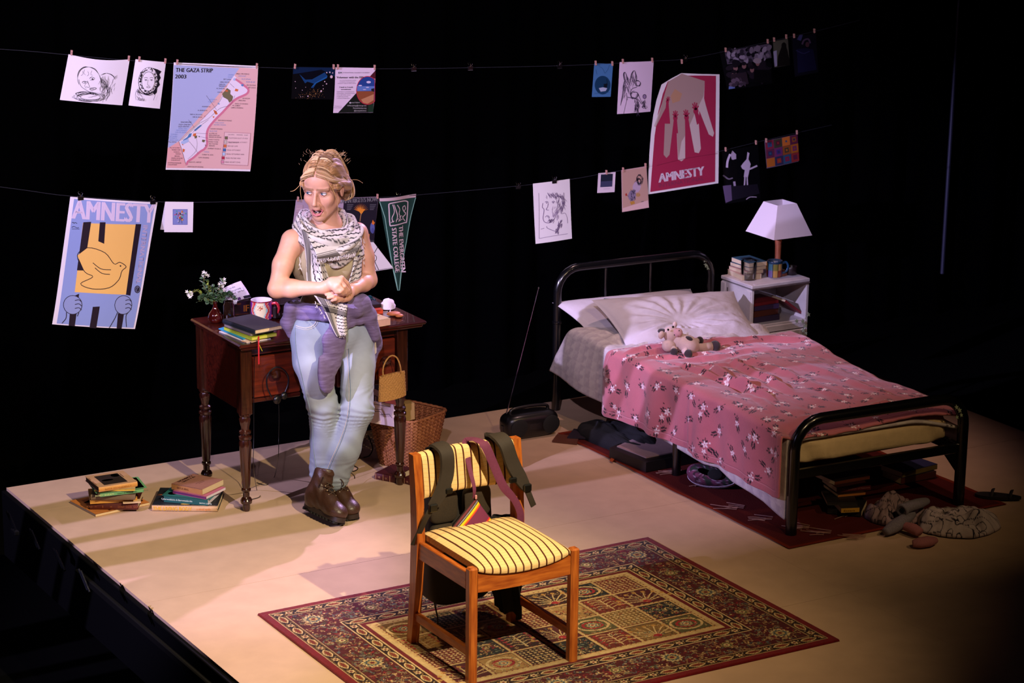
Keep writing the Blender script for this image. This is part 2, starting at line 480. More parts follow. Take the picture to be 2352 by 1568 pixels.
def make_rug():
    rg = np.random.default_rng(4)
    w, h = RX1-RX0, RY1-RY0
    cv = Canvas(w, h, .0027, '#430a10')
    X, Y = cv.X, cv.Y
    d = np.minimum(np.minimum(X, w-X), np.minimum(Y, h-Y))          # distance to the edge
    along = np.where(np.minimum(X, w-X) < np.minimum(Y, h-Y), Y, X)
    RED, DK, CR, GD, BL, GR = '#5c0c14', '#200709', '#bfa274', '#8a6430', '#4a5355', '#4d4a2c'
    cv.put((d < .03)*1., '#6a0d16')
    bands = [(.03, .034, CR), (.034, .079, DK), (.079, .0822, CR), (.0822, .232, '#470a11'), (.232, .2352, CR), (.2352, .281, DK), (.281, .2842, CR), (.2842, .303, RED), (.303, .324, '#b39768')]
    for a, b, c in bands: cv.put(((d >= a) & (d < b))*1., c)
    # guard stripes: elongated lozenges and small flowers in turn
    for mid in (.0565, .2585):
        t = (along/.125) % 1
        wob = np.abs(d-mid-.0135*np.sin(2*PI*t)*.0); q = np.abs((t-.36)/.30)
        lens = np.abs(d-mid)/.0165+q**2.2
        cv.put((np.abs(lens-.82) < .17)*1., CR); cv.put((lens < .42)*1., '#6a2318'); cv.put((np.abs(lens-.5) < .07)*1., GD)
        f = np.hypot((t-.84)*.125, d-mid); a_ = np.arctan2(d-mid, (t-.84)*.125)
        cv.put((f < .0125*(1+.25*np.cos(6*a_)))*1., CR); cv.put((f < .006)*1., RED); cv.put((np.hypot((t-.70)*.125, d-mid-.008) < .004)*1., GD); cv.put((np.hypot((t-.98)*.125, d-mid+.008) < .004)*1., GD); cv.put((np.hypot((t-.02)*.125, d-mid-.009) < .0035)*1., CR)
        cv.put((np.abs(np.abs(d-mid)-.0195) < .0011)*(((along/.009) % 1) < .6)*1., GD)
    # field of the wide border
    m = (d > .089) & (d < .226)
    scrolls(cv, m, 1500, [DK, '#8d6a48', BL, GR, '#7a161e', '#6b6650'], .0085, rg); scrolls(cv, m, 1700, ['#a5855a', '#b99a6a', '#8d7048', '#5d6660', DK], .0055, rg)
    for side in range(4):
        L = w if side % 2 == 0 else h
        n = 7 if side % 2 == 0 else 5
        for i in range(n):
            s_ = .158+(L-.316)*i/(n-1)
            px, py = ((s_, .158), (w-.158, s_), (s_, h-.158), (.158, s_))[side]
            fl_rosette(cv, px, py, .036 if i % 2 == 0 else .024, (('#b9a272', '#3a464a', '#a08452', '#5a0c14') if i % 2 == 0 else ('#8f7648', '#4d4a2c', '#b9a272', '#5a0c14')), 12 if i % 2 == 0 else 8)
    # inner field: garden of compartments
    a0 = .324
    iw, ih = w-2*a0, h-2*a0
    nx, ny = 7, 4
    pal = ['#430b12', '#6f5128', '#17181a', '#8f6c3e', '#4a4628', '#5f2016', '#2c100e']
    cv.rect(a0, a0, w-a0, h-a0, '#ad8f5e')
    for i in range(nx):
        for j in range(ny):
            x0, y0 = a0+.012+i*(iw-.012)/nx, a0+.012+j*(ih-.012)/ny
            x1, y1 = x0+(iw-.012)/nx-.013, y0+(ih-.012)/ny-.013
            c = pal[(i*3+j*5+(i*j) % 3) % 7]; cx, cy = (x0+x1)/2, (y0+y1)/2
            cv.rect(x0, y0, x1, y1, '#3a1512'); cv.rect(x0+.003, y0+.003, x1-.003, y1-.003, c)
            m = (X > x0+.006) & (X < x1-.006) & (Y > y0+.006) & (Y < y1-.006)
            k = (i+2*j) % 5
            light = ['#b99c6a', '#9a7848', '#74161c', '#626a5c', '#200709', '#8f6c3e', '#3a1210']
            if k == 0:       # vase with branches
                for q in range(9):
                    an = (q-4)*.33; pts = [(cx, y0+.02)]+[(cx+sin(an)*r_*(.6+.5*r_*9), y0+.02+cos(an)*r_*.9) for r_ in (.04, .08, .11)]
                    cv.line(pts, .0048, '#b99c6c'); cv.ell(pts[-1][0], pts[-1][1], .009, .009, '#a5793c')
                cv.ell(cx, y0+.025, .018, .014, '#8a1a22')
            elif k == 1:     # boteh / arch
                e = np.hypot((X-cx)/.07, (Y-cy)/.055); cv.put(((np.abs(e-.9) < .08) & m)*1., '#b99c6c')
                cv.put(((np.abs(e-.55) < .08) & m)*1., '#8a1a22'); fl_rosette(cv, cx, cy, .022, ('#b39668', '#3e5560', '#c3a06a', '#6d0d17'), 8)
            elif k == 2:     # lattice of dots
                gx, gy = (X-x0) % .018, (Y-y0) % .018
                cv.put(((np.hypot(gx-.009, gy-.009) < .0055) & m)*1., '#b39668')
            elif k == 3: scrolls(cv, m, 60, light, .007, rg)
            else:            # tree
                cv.line([(cx, y0+.012), (cx, y1-.02)], .006, '#b99c6c')
                for q in range(5):
                    yy = y0+.03+q*.022
                    for s_ in (-1, 1): cv.line([(cx, yy), (cx+s_*.03, yy+.014), (cx+s_*.05, yy+.008)], .0042, '#b39668'); cv.ell(cx+s_*.055, yy+.008, .007, .007, '#8a1a22')
            scrolls(cv, m, 64, light, .0046, rg)
    # beads between compartments
    for mm, ax in ((((X-a0-.006) % ((iw-.012)/nx)), Y), (((Y-a0-.006) % ((ih-.012)/ny)), X)):
        g = (np.abs(mm) < .0125) & (np.hypot(((ax/.022) % 1-.5)*.022, mm-.006) < .0042) & (d > a0)
        cv.put(g*1., '#6d2a1c')
    n = fbm(X*60, Y*60, 3)[..., None]; cv.A *= (.72+.5*n)*(.85+.3*RNG.random(X.shape))[..., None]
    z = .008+.0012*(fbm(X*90, Y*90, 2)-.5)+.002*vnoise(X*3, Y*3)
    z = np.where(d < .002, .001, z)
    P = np.stack([X, Y, z], -1)
    o = grid_mesh('persian_rug', P, cv.A, vcmat('rug_pile', .95, .25, 500, sheen=.1, spec=.1), smooth=180, loc=(RX0, RY0, 0))
    tag(o, 'large dark red patterned persian rug under the wooden chair', 'rug')
make_rug()

# ================================================================ thin red rug under the bed
def make_bed_rug():
    rg = np.random.default_rng(8)
    w, h = 1.17, 1.82
    cv = Canvas(w, h, .006, '#4c1715'); X, Y = cv.X, cv.Y
    d = np.minimum(np.minimum(X, w-X), np.minimum(Y, h-Y))
    cv.put((d < .02)*1., '#6d2413'); n = fbm(X*8, Y*8, 3)[..., None]; cv.A *= .75+.5*n
    P = np.stack([X, Y, .004+.004*vnoise(X*4, Y*4)+.0*X], -1)
    P[..., 0] += (.012*(fbm(Y*6, X*0, 3)-.4))*(1-2*X/w)
    o = grid_mesh('bed_rug', P, cv.A, vcmat('flat_weave', .95, .3, 250, spec=.1), loc=(2.535, -2.295, 0))
    tag(o, 'thin worn dark red rug under the bed, with pale grass sprigs', 'rug')
    mb = MB()                                                   # embroidered tufts
    px = [(1705, 1167, 1), (1770, 1193, 1), (1855, 1213, 1), (1640, 1110, 0), (1560, 1085, 0), (1985, 1235, 1), (1905, 1225, 1), (1960, 1180, 0), (2010, 1105, 0)]
    for x, y, kind in px:
        c = at(x, y, z=.009); c = Vector((c.x-2.535, c.y+2.295, .0095))
        for q in range(6):
            an = rg.uniform(-.5, .5)+(2.6 if kind else 2.9); l = rg.uniform(.05, .11)
            pts = [c+Vector((.02*(q-2.5)*.6, .012*(q % 3), 0))+Vector((cos(an)*l*t, sin(an)*l*t*(.8+.7*t*(q % 2)), .002*sin(t*3))) for t in (0, .35, .7, 1)]
            mb.tube(pts, .0018, 4)
    o2 = mb.build('stitching', mat('pale_yarn', '#8a6258', .9), o); o2['kind'] = 'stuff'
make_bed_rug()

# ================================================================ writing desk
D_DARK = wood('desk_mahogany', '#1f0805', '#4b170b', .28, 7, (1.2, 16, 16), .45)
D_LEG = wood('desk_leg_mahogany', '#1c0905', '#3c1a0d', .22, 9, (10, 10, 1), .6)
D_FRONT = wood('desk_drawer_mahogany', '#35100a', '#6a2410', .3, 5, (1.2, 12, 12), .35)
DT = .75
desk = thing('writing_desk', 'dark polished mahogany writing desk with turned legs behind the standing woman', 'desk', (1.18, -.58, 0))
part(desk, 'tabletop', MB().box((1.185, -.5925, DT-.008), (.885, .52, .016), .006).box((1.185, -.5925, DT-.022), (.862, .497, .014), .005), D_DARK)
LX, LYF, LYB = (.79, 1.53), -.785, -.365
prof = [(.013, 0), (.0165, .012), (.016, .03), (.024, .036), (.0255, .048), (.021, .058), (.0145, .064), (.0145, .085), (.0205, .092), (.0205, .099), (.016, .104), (.0185, .12), (.0265, .285),
        (.0275, .305), (.023, .318), (.028, .324), (.028, .334), (.018, .340), (.026, .348), (.026, .357), (.0175, .363), (.0175, .372), (.0225, .392), (.025, .41), (.021, .420), (.026, .426), (.026, .432)]
for x in LX:
    for y in (LYF, LYB):
        part(desk, 'leg', MB().lathe(prof, 20, (x, y, 0)).box((x, y, .581), (.052, .052, .286+.012), .003), D_LEG, 30)
part(desk, 'side_panel', MB().box((.787, -.575, .575), (.02, .37, .27), .002), D_DARK)
part(desk, 'side_panel', MB().box((1.533, -.575, .575), (.02, .37, .27), .002), D_DARK)
part(desk, 'back_panel', MB().box((1.16, -.36, .585), (.69, .018, .25), .002), D_DARK)
part(desk, 'frieze', MB().box((1.16, -.772, .695), (.69, .022, .03), .002).box((1.16, -.775, .655), (.2, .02, .055), .002), D_DARK)
part(desk, 'kneehole_panel', MB().box((1.075, -.575, .59), (.016, .38, .22), .002), D_DARK)
part(desk, 'kneehole_panel', MB().box((1.245, -.575, .59), (.016, .38, .22), .002), D_DARK)
knob_prof = [(.008, 0), (.007, .008), (.012, .014), (.019, .024), (.021, .033), (.016, .041), (.005, .044)]
for x0, x1, kx, kz in ((.822, 1.045, .915, .602), (1.25, 1.503, 1.44, .592)):
    part(desk, 'drawer_rail', MB().box(((x0+x1)/2, -.785, .486), (x1-x0, .026, .018), .003), D_DARK)
    dr = part(desk, 'drawer', MB().box(((x0+x1)/2, -.79, .587), (x1-x0-.006, .022, .178), .004).box(((x0+x1)/2, -.6, .585), (x1-x0-.02, .34, .15)), D_FRONT)
    sub(dr, 'knob', MB().lathe(knob_prof, 18, (kx, -.801, kz), rotx(PI/2)), D_LEG, 40)
KNOB_L, KNOB_R = Vector((.915, -.835, .602)), Vector((1.44, -.835, .592))
# ================================================================ chair
CH = wood('chair_teak', '#8a3d12', '#c06a26', .38, 8, (10, 10, 1.2), .15)
CHH = wood('chair_teak_rail', '#8a3d12', '#c06a26', .38, 8, (1.5, 10, 10), .15)
def striped_fabric():
    m = bpy.data.materials.new('striped_upholstery'); m.use_nodes = True; N, L = nodes(m); b = N['Principled BSDF']
    tc = N.new('ShaderNodeTexCoord'); sp = N.new('ShaderNodeSeparateXYZ'); L.new(tc.outputs['Object'], sp.inputs[0])
    def mth(op, a, b_=0.):
        q = N.new('ShaderNodeMath'); q.operation = op
        for i, v in enumerate((a, b_)):
            if isinstance(v, (int, float)): q.inputs[i].default_value = v
            else: L.new(v, q.inputs[i])
        return q.outputs[0]
    fx = mth('FRACT', mth('MULTIPLY', mth('ADD', sp.outputs[0], .0105), 1/.0315))
    stripe = mth('LESS_THAN', fx, .2)
    nz = N.new('ShaderNodeTexNoise'); nz.inputs['Scale'].default_value = 260; L.new(tc.outputs['Object'], nz.inputs[0])
    q = mth('ADD', mth('MULTIPLY', sp.outputs[1], 1.0), mth('MULTIPLY', sp.outputs[2], 1.0))
    fq = mth('FRACT', mth('MULTIPLY', q, 1/.018)); cross = mth('MULTIPLY', mth('LESS_THAN', fq, .16), .35)
    a = N.new('ShaderNodeMixRGB'); a.inputs[1].default_value = (*lin('#ecc88c'), 1); a.inputs[2].default_value = (*lin('#c39a5c'), 1)
    L.new(mth('ADD', cross, mth('MULTIPLY', nz.outputs[0], .35)), a.inputs[0])
    c = N.new('ShaderNodeMixRGB'); L.new(stripe, c.inputs[0]); L.new(a.outputs[0], c.inputs[1]); c.inputs[2].default_value = (*lin('#4b2414'), 1)
    L.new(c.outputs[0], b.inputs['Base Color']); b.inputs['Roughness'].default_value = .9; b.inputs['Specular IOR Level'].default_value = .15
    bp = N.new('ShaderNodeBump'); bp.inputs['Strength'].default_value = .3; bp.inputs['Distance'].default_value = .004
    L.new(nz.outputs[0], bp.inputs['Height']); L.new(bp.outputs[0], b.inputs['Normal'])
    return m
FAB = striped_fabric()
chair = thing('wooden_chair', 'wooden chair with cream and brown striped seat, standing on the persian rug', 'chair', (.92, -2.66, 0))
CX0, CX1, CYF, CYB = .705, 1.122, -2.872, -2.47
def bar(mb, p, q, w, d, ch=.004):
    """square-section bar p->q, w along x, d across"""
    p, q = Vector(p), Vector(q); t = (q-p).normalized(); x = Vector((1, 0, 0)); y = t.cross(x).normalized()
    M = Matrix((x, y, t)).transposed().to_4x4()
    return mb.box((p+q)/2, (w, d, (q-p).length), ch, M)
for x in (CX0, CX1):
    mb = MB()
    sx = 1 if x > .9 else 0
    pts = [(x+.006*sx, -2.437, 0), (x, -2.465, .22), (x, -2.478, .43), (x, -2.47, .58), (x, -2.452, .735)]
    wd = [.034, .044, .05, .044, .036]
    vs, fs = [], []
    for (px, py, pz), d in zip(pts, wd): vs += [(px-.016, py-d/2, pz), (px+.016, py-d/2, pz), (px+.016, py+d/2, pz), (px-.016, py+d/2, pz)]
    for i in range(4):
        for j in range(4): fs.append((i*4+j, i*4+(j+1) % 4, i*4+4+(j+1) % 4, i*4+4+j))
    fs += [(3, 2, 1, 0), (16, 17, 18, 19)]
    mb.add(vs, fs); part(chair, 'rear_leg', mb, CH, 20)
for x in (CX0, CX1):
    part(chair, 'front_leg', MB().box((x, CYF, .2195), (.034, .036, .439), .006), CH, 20)
for x in (CX0, CX1):
    part(chair, 'side_rail', MB().box((x+(.002 if x < .9 else -.002), -2.665, .382), (.022, .36, .066), .003), wood('chair_teak_side', '#8a3d12', '#c06a26', .38, 8, (10, 1.5, 10), .15), 20)
    part(chair, 'stretcher', MB().box((x, -2.66, .118), (.018, .385, .034), .003), MATS['chair_teak_side'], 20)
mb = MB(); n = 14                                              # front rail with dipped upper edge
up = [(-.19+.38*i/n, .412-.030*(1-(2*i/n-1)**2)) for i in range(n+1)]
lo = [(-.19+.38*i/n, .345-.006*(1-(2*i/n-1)**2)) for i in range(n, -1, -1)]
mb.prism(up+lo, -.011, .011, Matrix.Translation((.9135, CYF, 0)) @ rotx(PI/2)); part(chair, 'front_rail', mb, CHH, 20)
part(chair, 'rear_rail', MB().box((.9135, -2.475, .38), (.385, .02, .06), .003), CHH, 20)
def seat_pt(u, v):
    # closed section swept across: u across (x), v around
    x = CX0+.021+(CX1-CX0-.042)*u
    e = 1-abs(2*u-1)**6
    a = 2*PI*v; y = -2.676+.208*abs(cos(a))**.35*(1 if cos(a) > 0 else -1)
    s_ = sin(a); hz = .022*abs(s_)**.5*(1 if s_ > 0 else -1)
    dome = .016*(1-((y+2.676)/.21)**2)*e*(1 if s_ > 0 else .2)
    sag = -.026*(1-(2*u-1)**2)*sstep(-2.78, -2.9, y)
    return (x, y-.004*e*(y < -2.8), .428+hz*(.55+.45*e)+dome+float(sag))
part(chair, 'seat_cushion', MB().grid(seat_pt, 40, 48, cv=True).add([seat_pt(0, i/48) for i in range(48)], [tuple(range(48))]).add([seat_pt(1, i/48) for i in range(48)], [tuple(range(48))[::-1]]), FAB, 60)
def back_pt(u, v):
    x = CX0+.017+(CX1-CX0-.034)*u; a = 2*PI*v
    cz, sz = cos(a), sin(a)
    z = .652+.082*abs(cz)**.4*(1 if cz > 0 else -1)
    y = -2.462-.027*abs(sz)**.6*(1 if sz > 0 else -1)+.028*(1-(2*u-1)**2)+.02*(z-.65)/.08*.6
    return (x, y, z)
part(chair, 'backrest', MB().grid(back_pt, 30, 40, cv=True).add([back_pt(0, i/40) for i in range(40)], [tuple(range(40))]).add([back_pt(1, i/40) for i in range(40)], [tuple(range(40))[::-1]]), FAB, 60)

# ================================================================ backpack hung on the chair back
BAG = mat('olive_black_nylon', '#1d1711', .7, var=.3, scale=60, bump=.15, bscale=700)
BAGP = mat('bag_mesh_padding', '#342717', .85, var=.35, scale=200, bump=.2, bscale=900)
WEB = mat('webbing_strap', '#2c2116', .75, var=.2, scale=120, bump=.2, bscale=900)
bag = thing('backpack', 'dark olive backpack hung by its padded straps from the chair back', 'backpack', (.9, -2.36, .12))
def rbox_pt(cx, cy, cz, sx, sy, sz, px=.5, taper=0, bulge=0):
    def f(u, v):
        a, b = 2*PI*u, -PI/2+PI*v
        g = lambda t, p: abs(t)**p*(1 if t > 0 else -1)
        z = g(sin(b), px); k = g(cos(b), px)
        return (cx+sx*g(cos(a), px)*k*(1+taper*z), cy+sy*g(sin(a), px)*k*(1-bulge*z), cz+sz*z)
    return f
part(bag, 'main_sack', MB().grid(rbox_pt(.935, -2.345, .36, .138, .065, .26, .42, -.06, .35), 40, 30, cu=True), BAG, 180)
part(bag, 'front_pocket', MB().grid(rbox_pt(.94, -2.30, .27, .11, .05, .15, .5), 30, 20, cu=True), BAG, 180)
for cx, cz, sx, sz in ((.845, .50, .058, .062), (.985, .50, .058, .062), (.84, .39, .05, .045), (1.0, .39, .05, .045), (.915, .29, .1, .05)):
    part(bag, 'back_pad', MB().grid(rbox_pt(cx, -2.412, cz, sx, .016, sz, .5), 20, 12, cu=True), BAGP, 180)
def strap(mb, pts, w, t, face=(0, -1, 0), n=6):
    """flat band through pts; w may be a list; face = outward side"""
    P = catmull(pts, n); ws = np.interp(np.linspace(0, 1, len(P)), np.linspace(0, 1, len(w)), w) if hasattr(w, '__len__') else [w]*len(P)
    vs, fs = [], []
    for i, p in enumerate(P):
        a, b = P[max(0, i-1)], P[min(len(P)-1, i+1)]; tg = (b-a).normalized()
        fc = Vector(face(i/(len(P)-1)) if callable(face) else face); sd = tg.cross(fc).normalized(); nn = sd.cross(tg)
        for s1, s2 in ((-1, -.5), (-.85, .5), (.85, .5), (1, -.5)): vs.append(p+sd*(s1*ws[i]/2)+nn*(s2*t))
    for i in range(len(P)-1):
        for j in range(4): fs.append((i*4+j, i*4+4+j, i*4+4+(j+1) % 4, i*4+(j+1) % 4))
    e = (len(P)-1)*4; fs += [(0, 1, 2, 3), (e+3, e+2, e+1, e)]
    return mb.add(vs, fs)
over = lambda t: (0, -sin(min(1, t*2.2)*PI/2+.05)-.02, cos(min(1, t*2.2)*PI/2)+.02)
for nm, top, pts, ends in (('shoulder_strap', 0, [(.80, -2.39, .66), (.80, -2.42, .742), (.803, -2.468, .757), (.806, -2.51, .735), (.802, -2.519, .66), (.775, -2.525, .60), (.735, -2.53, .55)], [(.735, -2.53, .55), (.712, -2.525, .51), (.70, -2.505, .46), (.685, -2.48, .40)]),
                       ('shoulder_strap', 1, [(1.045, -2.39, .66), (1.042, -2.42, .742), (1.043, -2.465, .757), (1.052, -2.508, .735), (1.075, -2.52, .66), (1.105, -2.53, .60), (1.125, -2.535, .565)], [(1.125, -2.535, .565), (1.142, -2.54, .52), (1.155, -2.54, .49)])):
    sp = part(bag, nm, strap(MB(), pts, [.05, .058, .06, .06, .06, .055, .04], .008, over), WEB, 40)
    sub(sp, 'webbing', strap(MB(), ends, .024, .003), WEB, 40)
    q = Vector(pts[-1]); sub(sp, 'buckle', MB().box(q+Vector((0, -.008, 0)), (.034, .012, .03), .004), mat('black_plastic', '#0c0b0a', .35), 30)
    sub(sp, 'strap_keeper', MB().box(Vector(pts[-2])+Vector((.03 if not top else -.035, .0, .0)), (.03, .016, .022), .004), MATS['black_plastic'], 30)
part(bag, 'cord', MB().tube([(.80, -2.43, .14), (.802, -2.45, .09), (.80, -2.46, .02)], .003, 6).blob((.80, -2.46, .018), .006, 6), BAG, 60)
# black jacket that hangs behind, its hem below the seat
rgj = np.random.default_rng(2)
def jacket(u, v):
    a = 2*PI*u; f = .010*sin(5*a+6*v)+.007*sin(9*a-4*v)
    w = .062-.012*v+.010*sin(4*v)
    return (1.06+.015*v+(w+f)*cos(a), -2.455-.045*v+(.032+f*.7)*sin(a), .075+.36*(1-v)-.022*v*cos(a)+.014*sin(3*a)*v)
tag(MB().grid(jacket, 40, 24, cu=True).add([jacket(i/40, 1) for i in range(40)], [tuple(range(40))[::-1]]).build('jacket', mat('black_cloth', '#0b090b', .9, var=.3, scale=40, bump=.2, bscale=300), smooth=70),
    'black cloth jacket hanging behind the chair, hem showing below the seat', 'jacket')
# striped purse on a maroon strap
MAR = mat('maroon_canvas', '#6c2a4b', .8, var=.15, scale=150, bump=.2, bscale=800)
purse = thing('striped_purse', 'small maroon purse with rainbow striped edge hanging on the chair front', 'purse', (.9, -2.5, .45))
def purse_pts():
    a, b, c, d = Vector((.928, -2.503, .548)), Vector((.992, -2.518, .452)), Vector((.92, -2.52, .40)), Vector((.768, -2.512, .402))
    return a, b, c, d
pa, pb, pc, pd = purse_pts()
cv = Canvas(1, 1, .008, '#6c2a4b')                         # u along pd->pa side strip, v across
strp = [(0, .05, '#241518'), (.05, .13, '#6a2c34'), (.13, .17, '#1d1a2a'), (.17, .23, '#8c8790'), (.23, .27, '#20242c'), (.27, .37, '#f0c21a'), (.37, .43, '#ee6a1c'), (.43, .47, '#c5222c')]
for a0_, b0_, c0_ in strp: cv.rect(0, a0_*.62, 1, b0_*.62, c0_)
for a0_, b0_, c0_ in ((.80, .86, '#d23226'), (.86, .93, '#f0b41a'), (.93, .97, '#3a4a86'), (.97, 1, '#20242c')): cv.poly([(.35, a0_), (1, a0_), (1, b0_), (.35, b0_)], c0_)
cv.poly([(0, .30), (.16, .30), (.3, .55), (.2, 1), (0, 1)], '#d9b98c')
P = np.zeros((cv.ny, cv.nx, 3))
for j in range(cv.ny):
    for i in range(cv.nx):
        u, v = i/(cv.nx-1), j/(cv.ny-1)
        p = (pd*(1-u)+pa*u)*(1-v)+(pc*(1-u)+pb*u)*v
        P[j, i] = (p.x, p.y-.016*(sin(PI*u)*sin(PI*v))**.5, p.z)
o = grid_mesh('pouch', P[:, ::-1], cv.A[:, ::-1], vcmat('woven_stripe', .8, .2, 600), purse, thick=.012); o.location = -purse.location
part(purse, 'shoulder_strap', strap(strap(MB(), [(.925, -2.5, .552), (.922, -2.505, .59), (.921, -2.47, .66), (.93, -2.43, .735), (.945, -2.44, .752), (.955, -2.48, .755), (.968, -2.508, .737), (1.0, -2.517, .66), (1.035, -2.523, .58), (1.085, -2.517, .52), (1.115, -2.512, .46), (1.117, -2.505, .41)],
      [.012, .015, .02, .03, .036, .036, .036, .036, .034, .028, .03, .034], .0015, lambda t: (0, -1, .15) if t > .5 or t < .2 else (0, -.35, 1), 6),
      [(.925, -2.5, .552), (.924, -2.5, .545)], .012, .004), MAR, 40)
part(purse, 'zip_tab', MB().box((.926, -2.512, .553), (.008, .006, .016), .002), mat('pink_cord', '#c98a8c', .7), 30)
# ================================================================ bed
BLK = mat('black_enamel', '#08080a', .22, spec=.6, coat=.3)
BED = thing('metal_bed', 'single bed with a black tubular metal frame standing on the thin red rug', 'bed', (3.17, -.158, .0065), -.0445)
BEDM = Matrix.Translation(BED.location) @ rotz(-.0445)
BL, BW = 2.022, .437
def end_frame(h, r=.0245, R=.13):
    pts = [(-BW, 0, 0), (-BW, 0, h-R)]
    pts += [(-BW+R*(1-cos(a)), 0, h-R+R*sin(a)) for a in np.linspace(.2, PI/2, 6)]
    pts += [(BW-R*(1-cos(a)), 0, h-R+R*sin(a)) for a in np.linspace(PI/2, .2, 6)]
    pts += [(BW, 0, h-R), (BW, 0, 0)]
    return MB().tube(pts, r, 14, up=(0, 1, 0))
hb = sub(BED, 'headboard', end_frame(.70, .021, .115), BLK, 50)
for x in (-.17, .085): sub(hb, 'spindle', MB().tube([(x, 0, .26), (x, 0, .69)], .007, 8), BLK)
for x in (-BW, BW): sub(hb, 'collar', MB().lathe([(.021, 0), (.0245, .004), (.0245, .012), (.021, .016)], 16, (x, 0, .43)), BLK)
sub(hb, 'cross_rail', MB().box((0, 0, .27), (2*BW, .02, .035), .003), BLK)
fb = sub(BED, 'footboard', end_frame(.487, .0245, .125), BLK, 50); fb.location = (0, -BL, 0)
sub(fb, 'cross_rail', MB().box((0, 0, .260), (2*BW, .022, .040), .003), BLK)
sub(fb, 'bracket', MB().prism([(0, 0), (-.07, 0), (0, -.09)], -.004, .004, Matrix.Translation((BW-.02, .0, .235)) @ rotx(PI/2)), BLK)
for x in (-BW, BW): sub(BED, 'side_rail', MB().box((x, -BL/2, .245), (.024, BL, .04), .003), BLK)
sub(BED, 'centre_leg', MB().tube([(-BW-.012, -1.135, 0), (-BW-.012, -1.135, .26)], .0205, 14), BLK)
sub(BED, 'centre_leg', MB().tube([(BW, -1.135, 0), (BW, -1.135, .26)], .0205, 14), BLK)
for x in np.linspace(-.38, .38, 7): sub(BED, 'slat', MB().box((x, -.95, .257), (.05, 1.7, .012)), mat('bed_slat', '#1a1410', .7))

def to_bed(o, label, cat, group=None):
    o.matrix_world = BEDM; return tag(o, label, cat, group)
MATT = mat('cream_ticking', '#cdb48a', .85, var=.12, scale=25, bump=.25, bscale=30)
def matt_pt(u, v):
    a = 2*PI*u; g = lambda t, p: abs(t)**p*(1 if t > 0 else -1)
    b = -PI/2+PI*v; z = g(sin(b), .35); k = g(cos(b), .25)
    x, y = .425*g(cos(a), .22)*k, -1.01+.985*g(sin(a), .12)*k
    return (x, y+.006*sin(x*40+z*9)*(y < -1.9), .335+.07*z)
to_bed(MB().grid(matt_pt, 120, 30, cu=True).build('mattress', MATT, smooth=180), 'cream single mattress showing at the foot of the bed', 'mattress')

def cloth_section(s0, s1, n, off, ztop, rad=.06):
    """points along a draped cross-section; arc coordinate 0 = left top edge, negative hangs down the left side"""
    a = np.linspace(s0, s1, 600)
    x = np.where(a < 0, -.452-off, np.where(a > .904+2*off, .452+off, a-.452-off))
    z = np.where(a < 0, ztop+a, np.where(a > .904+2*off, ztop-(a-.904-2*off), ztop))
    k = int(rad*2/((s1-s0)/600)); k += 1-k % 2
    w = np.hanning(k+2)[1:-1]; w /= w.sum()
    px = np.convolve(np.pad(x, k//2, mode='reflect', reflect_type='odd'), w, 'valid'); pz = np.convolve(np.pad(z, k//2, mode='reflect', reflect_type='odd'), w, 'valid')
    q = np.linspace(s0, s1, n)
    return np.interp(q, a, px), np.interp(q, a, pz), q
def creases(X, Y, lines):
    z = np.zeros_like(X)
    for (x0, y0, x1, y1, h, w) in lines:
        dx, dy = x1-x0, y1-y0; L = math.hypot(dx, dy)
        t = ((X-x0)*dx+(Y-y0)*dy)/L/L; d = ((X-x0)*dy-(Y-y0)*dx)/L
        d = d+.012*np.sin(t*7+x0*9)
        env = sstep(-.15, .2, t)*sstep(1.15, .75, t)
        z += h*env*(np.exp(-(d/w)**2)-.7*np.exp(-((d-1.6*w)/(1.2*w))**2))
    return z
def local_pts(pts):
    inv = BEDM.inverted(); return [inv @ Vector(p) for p in pts]

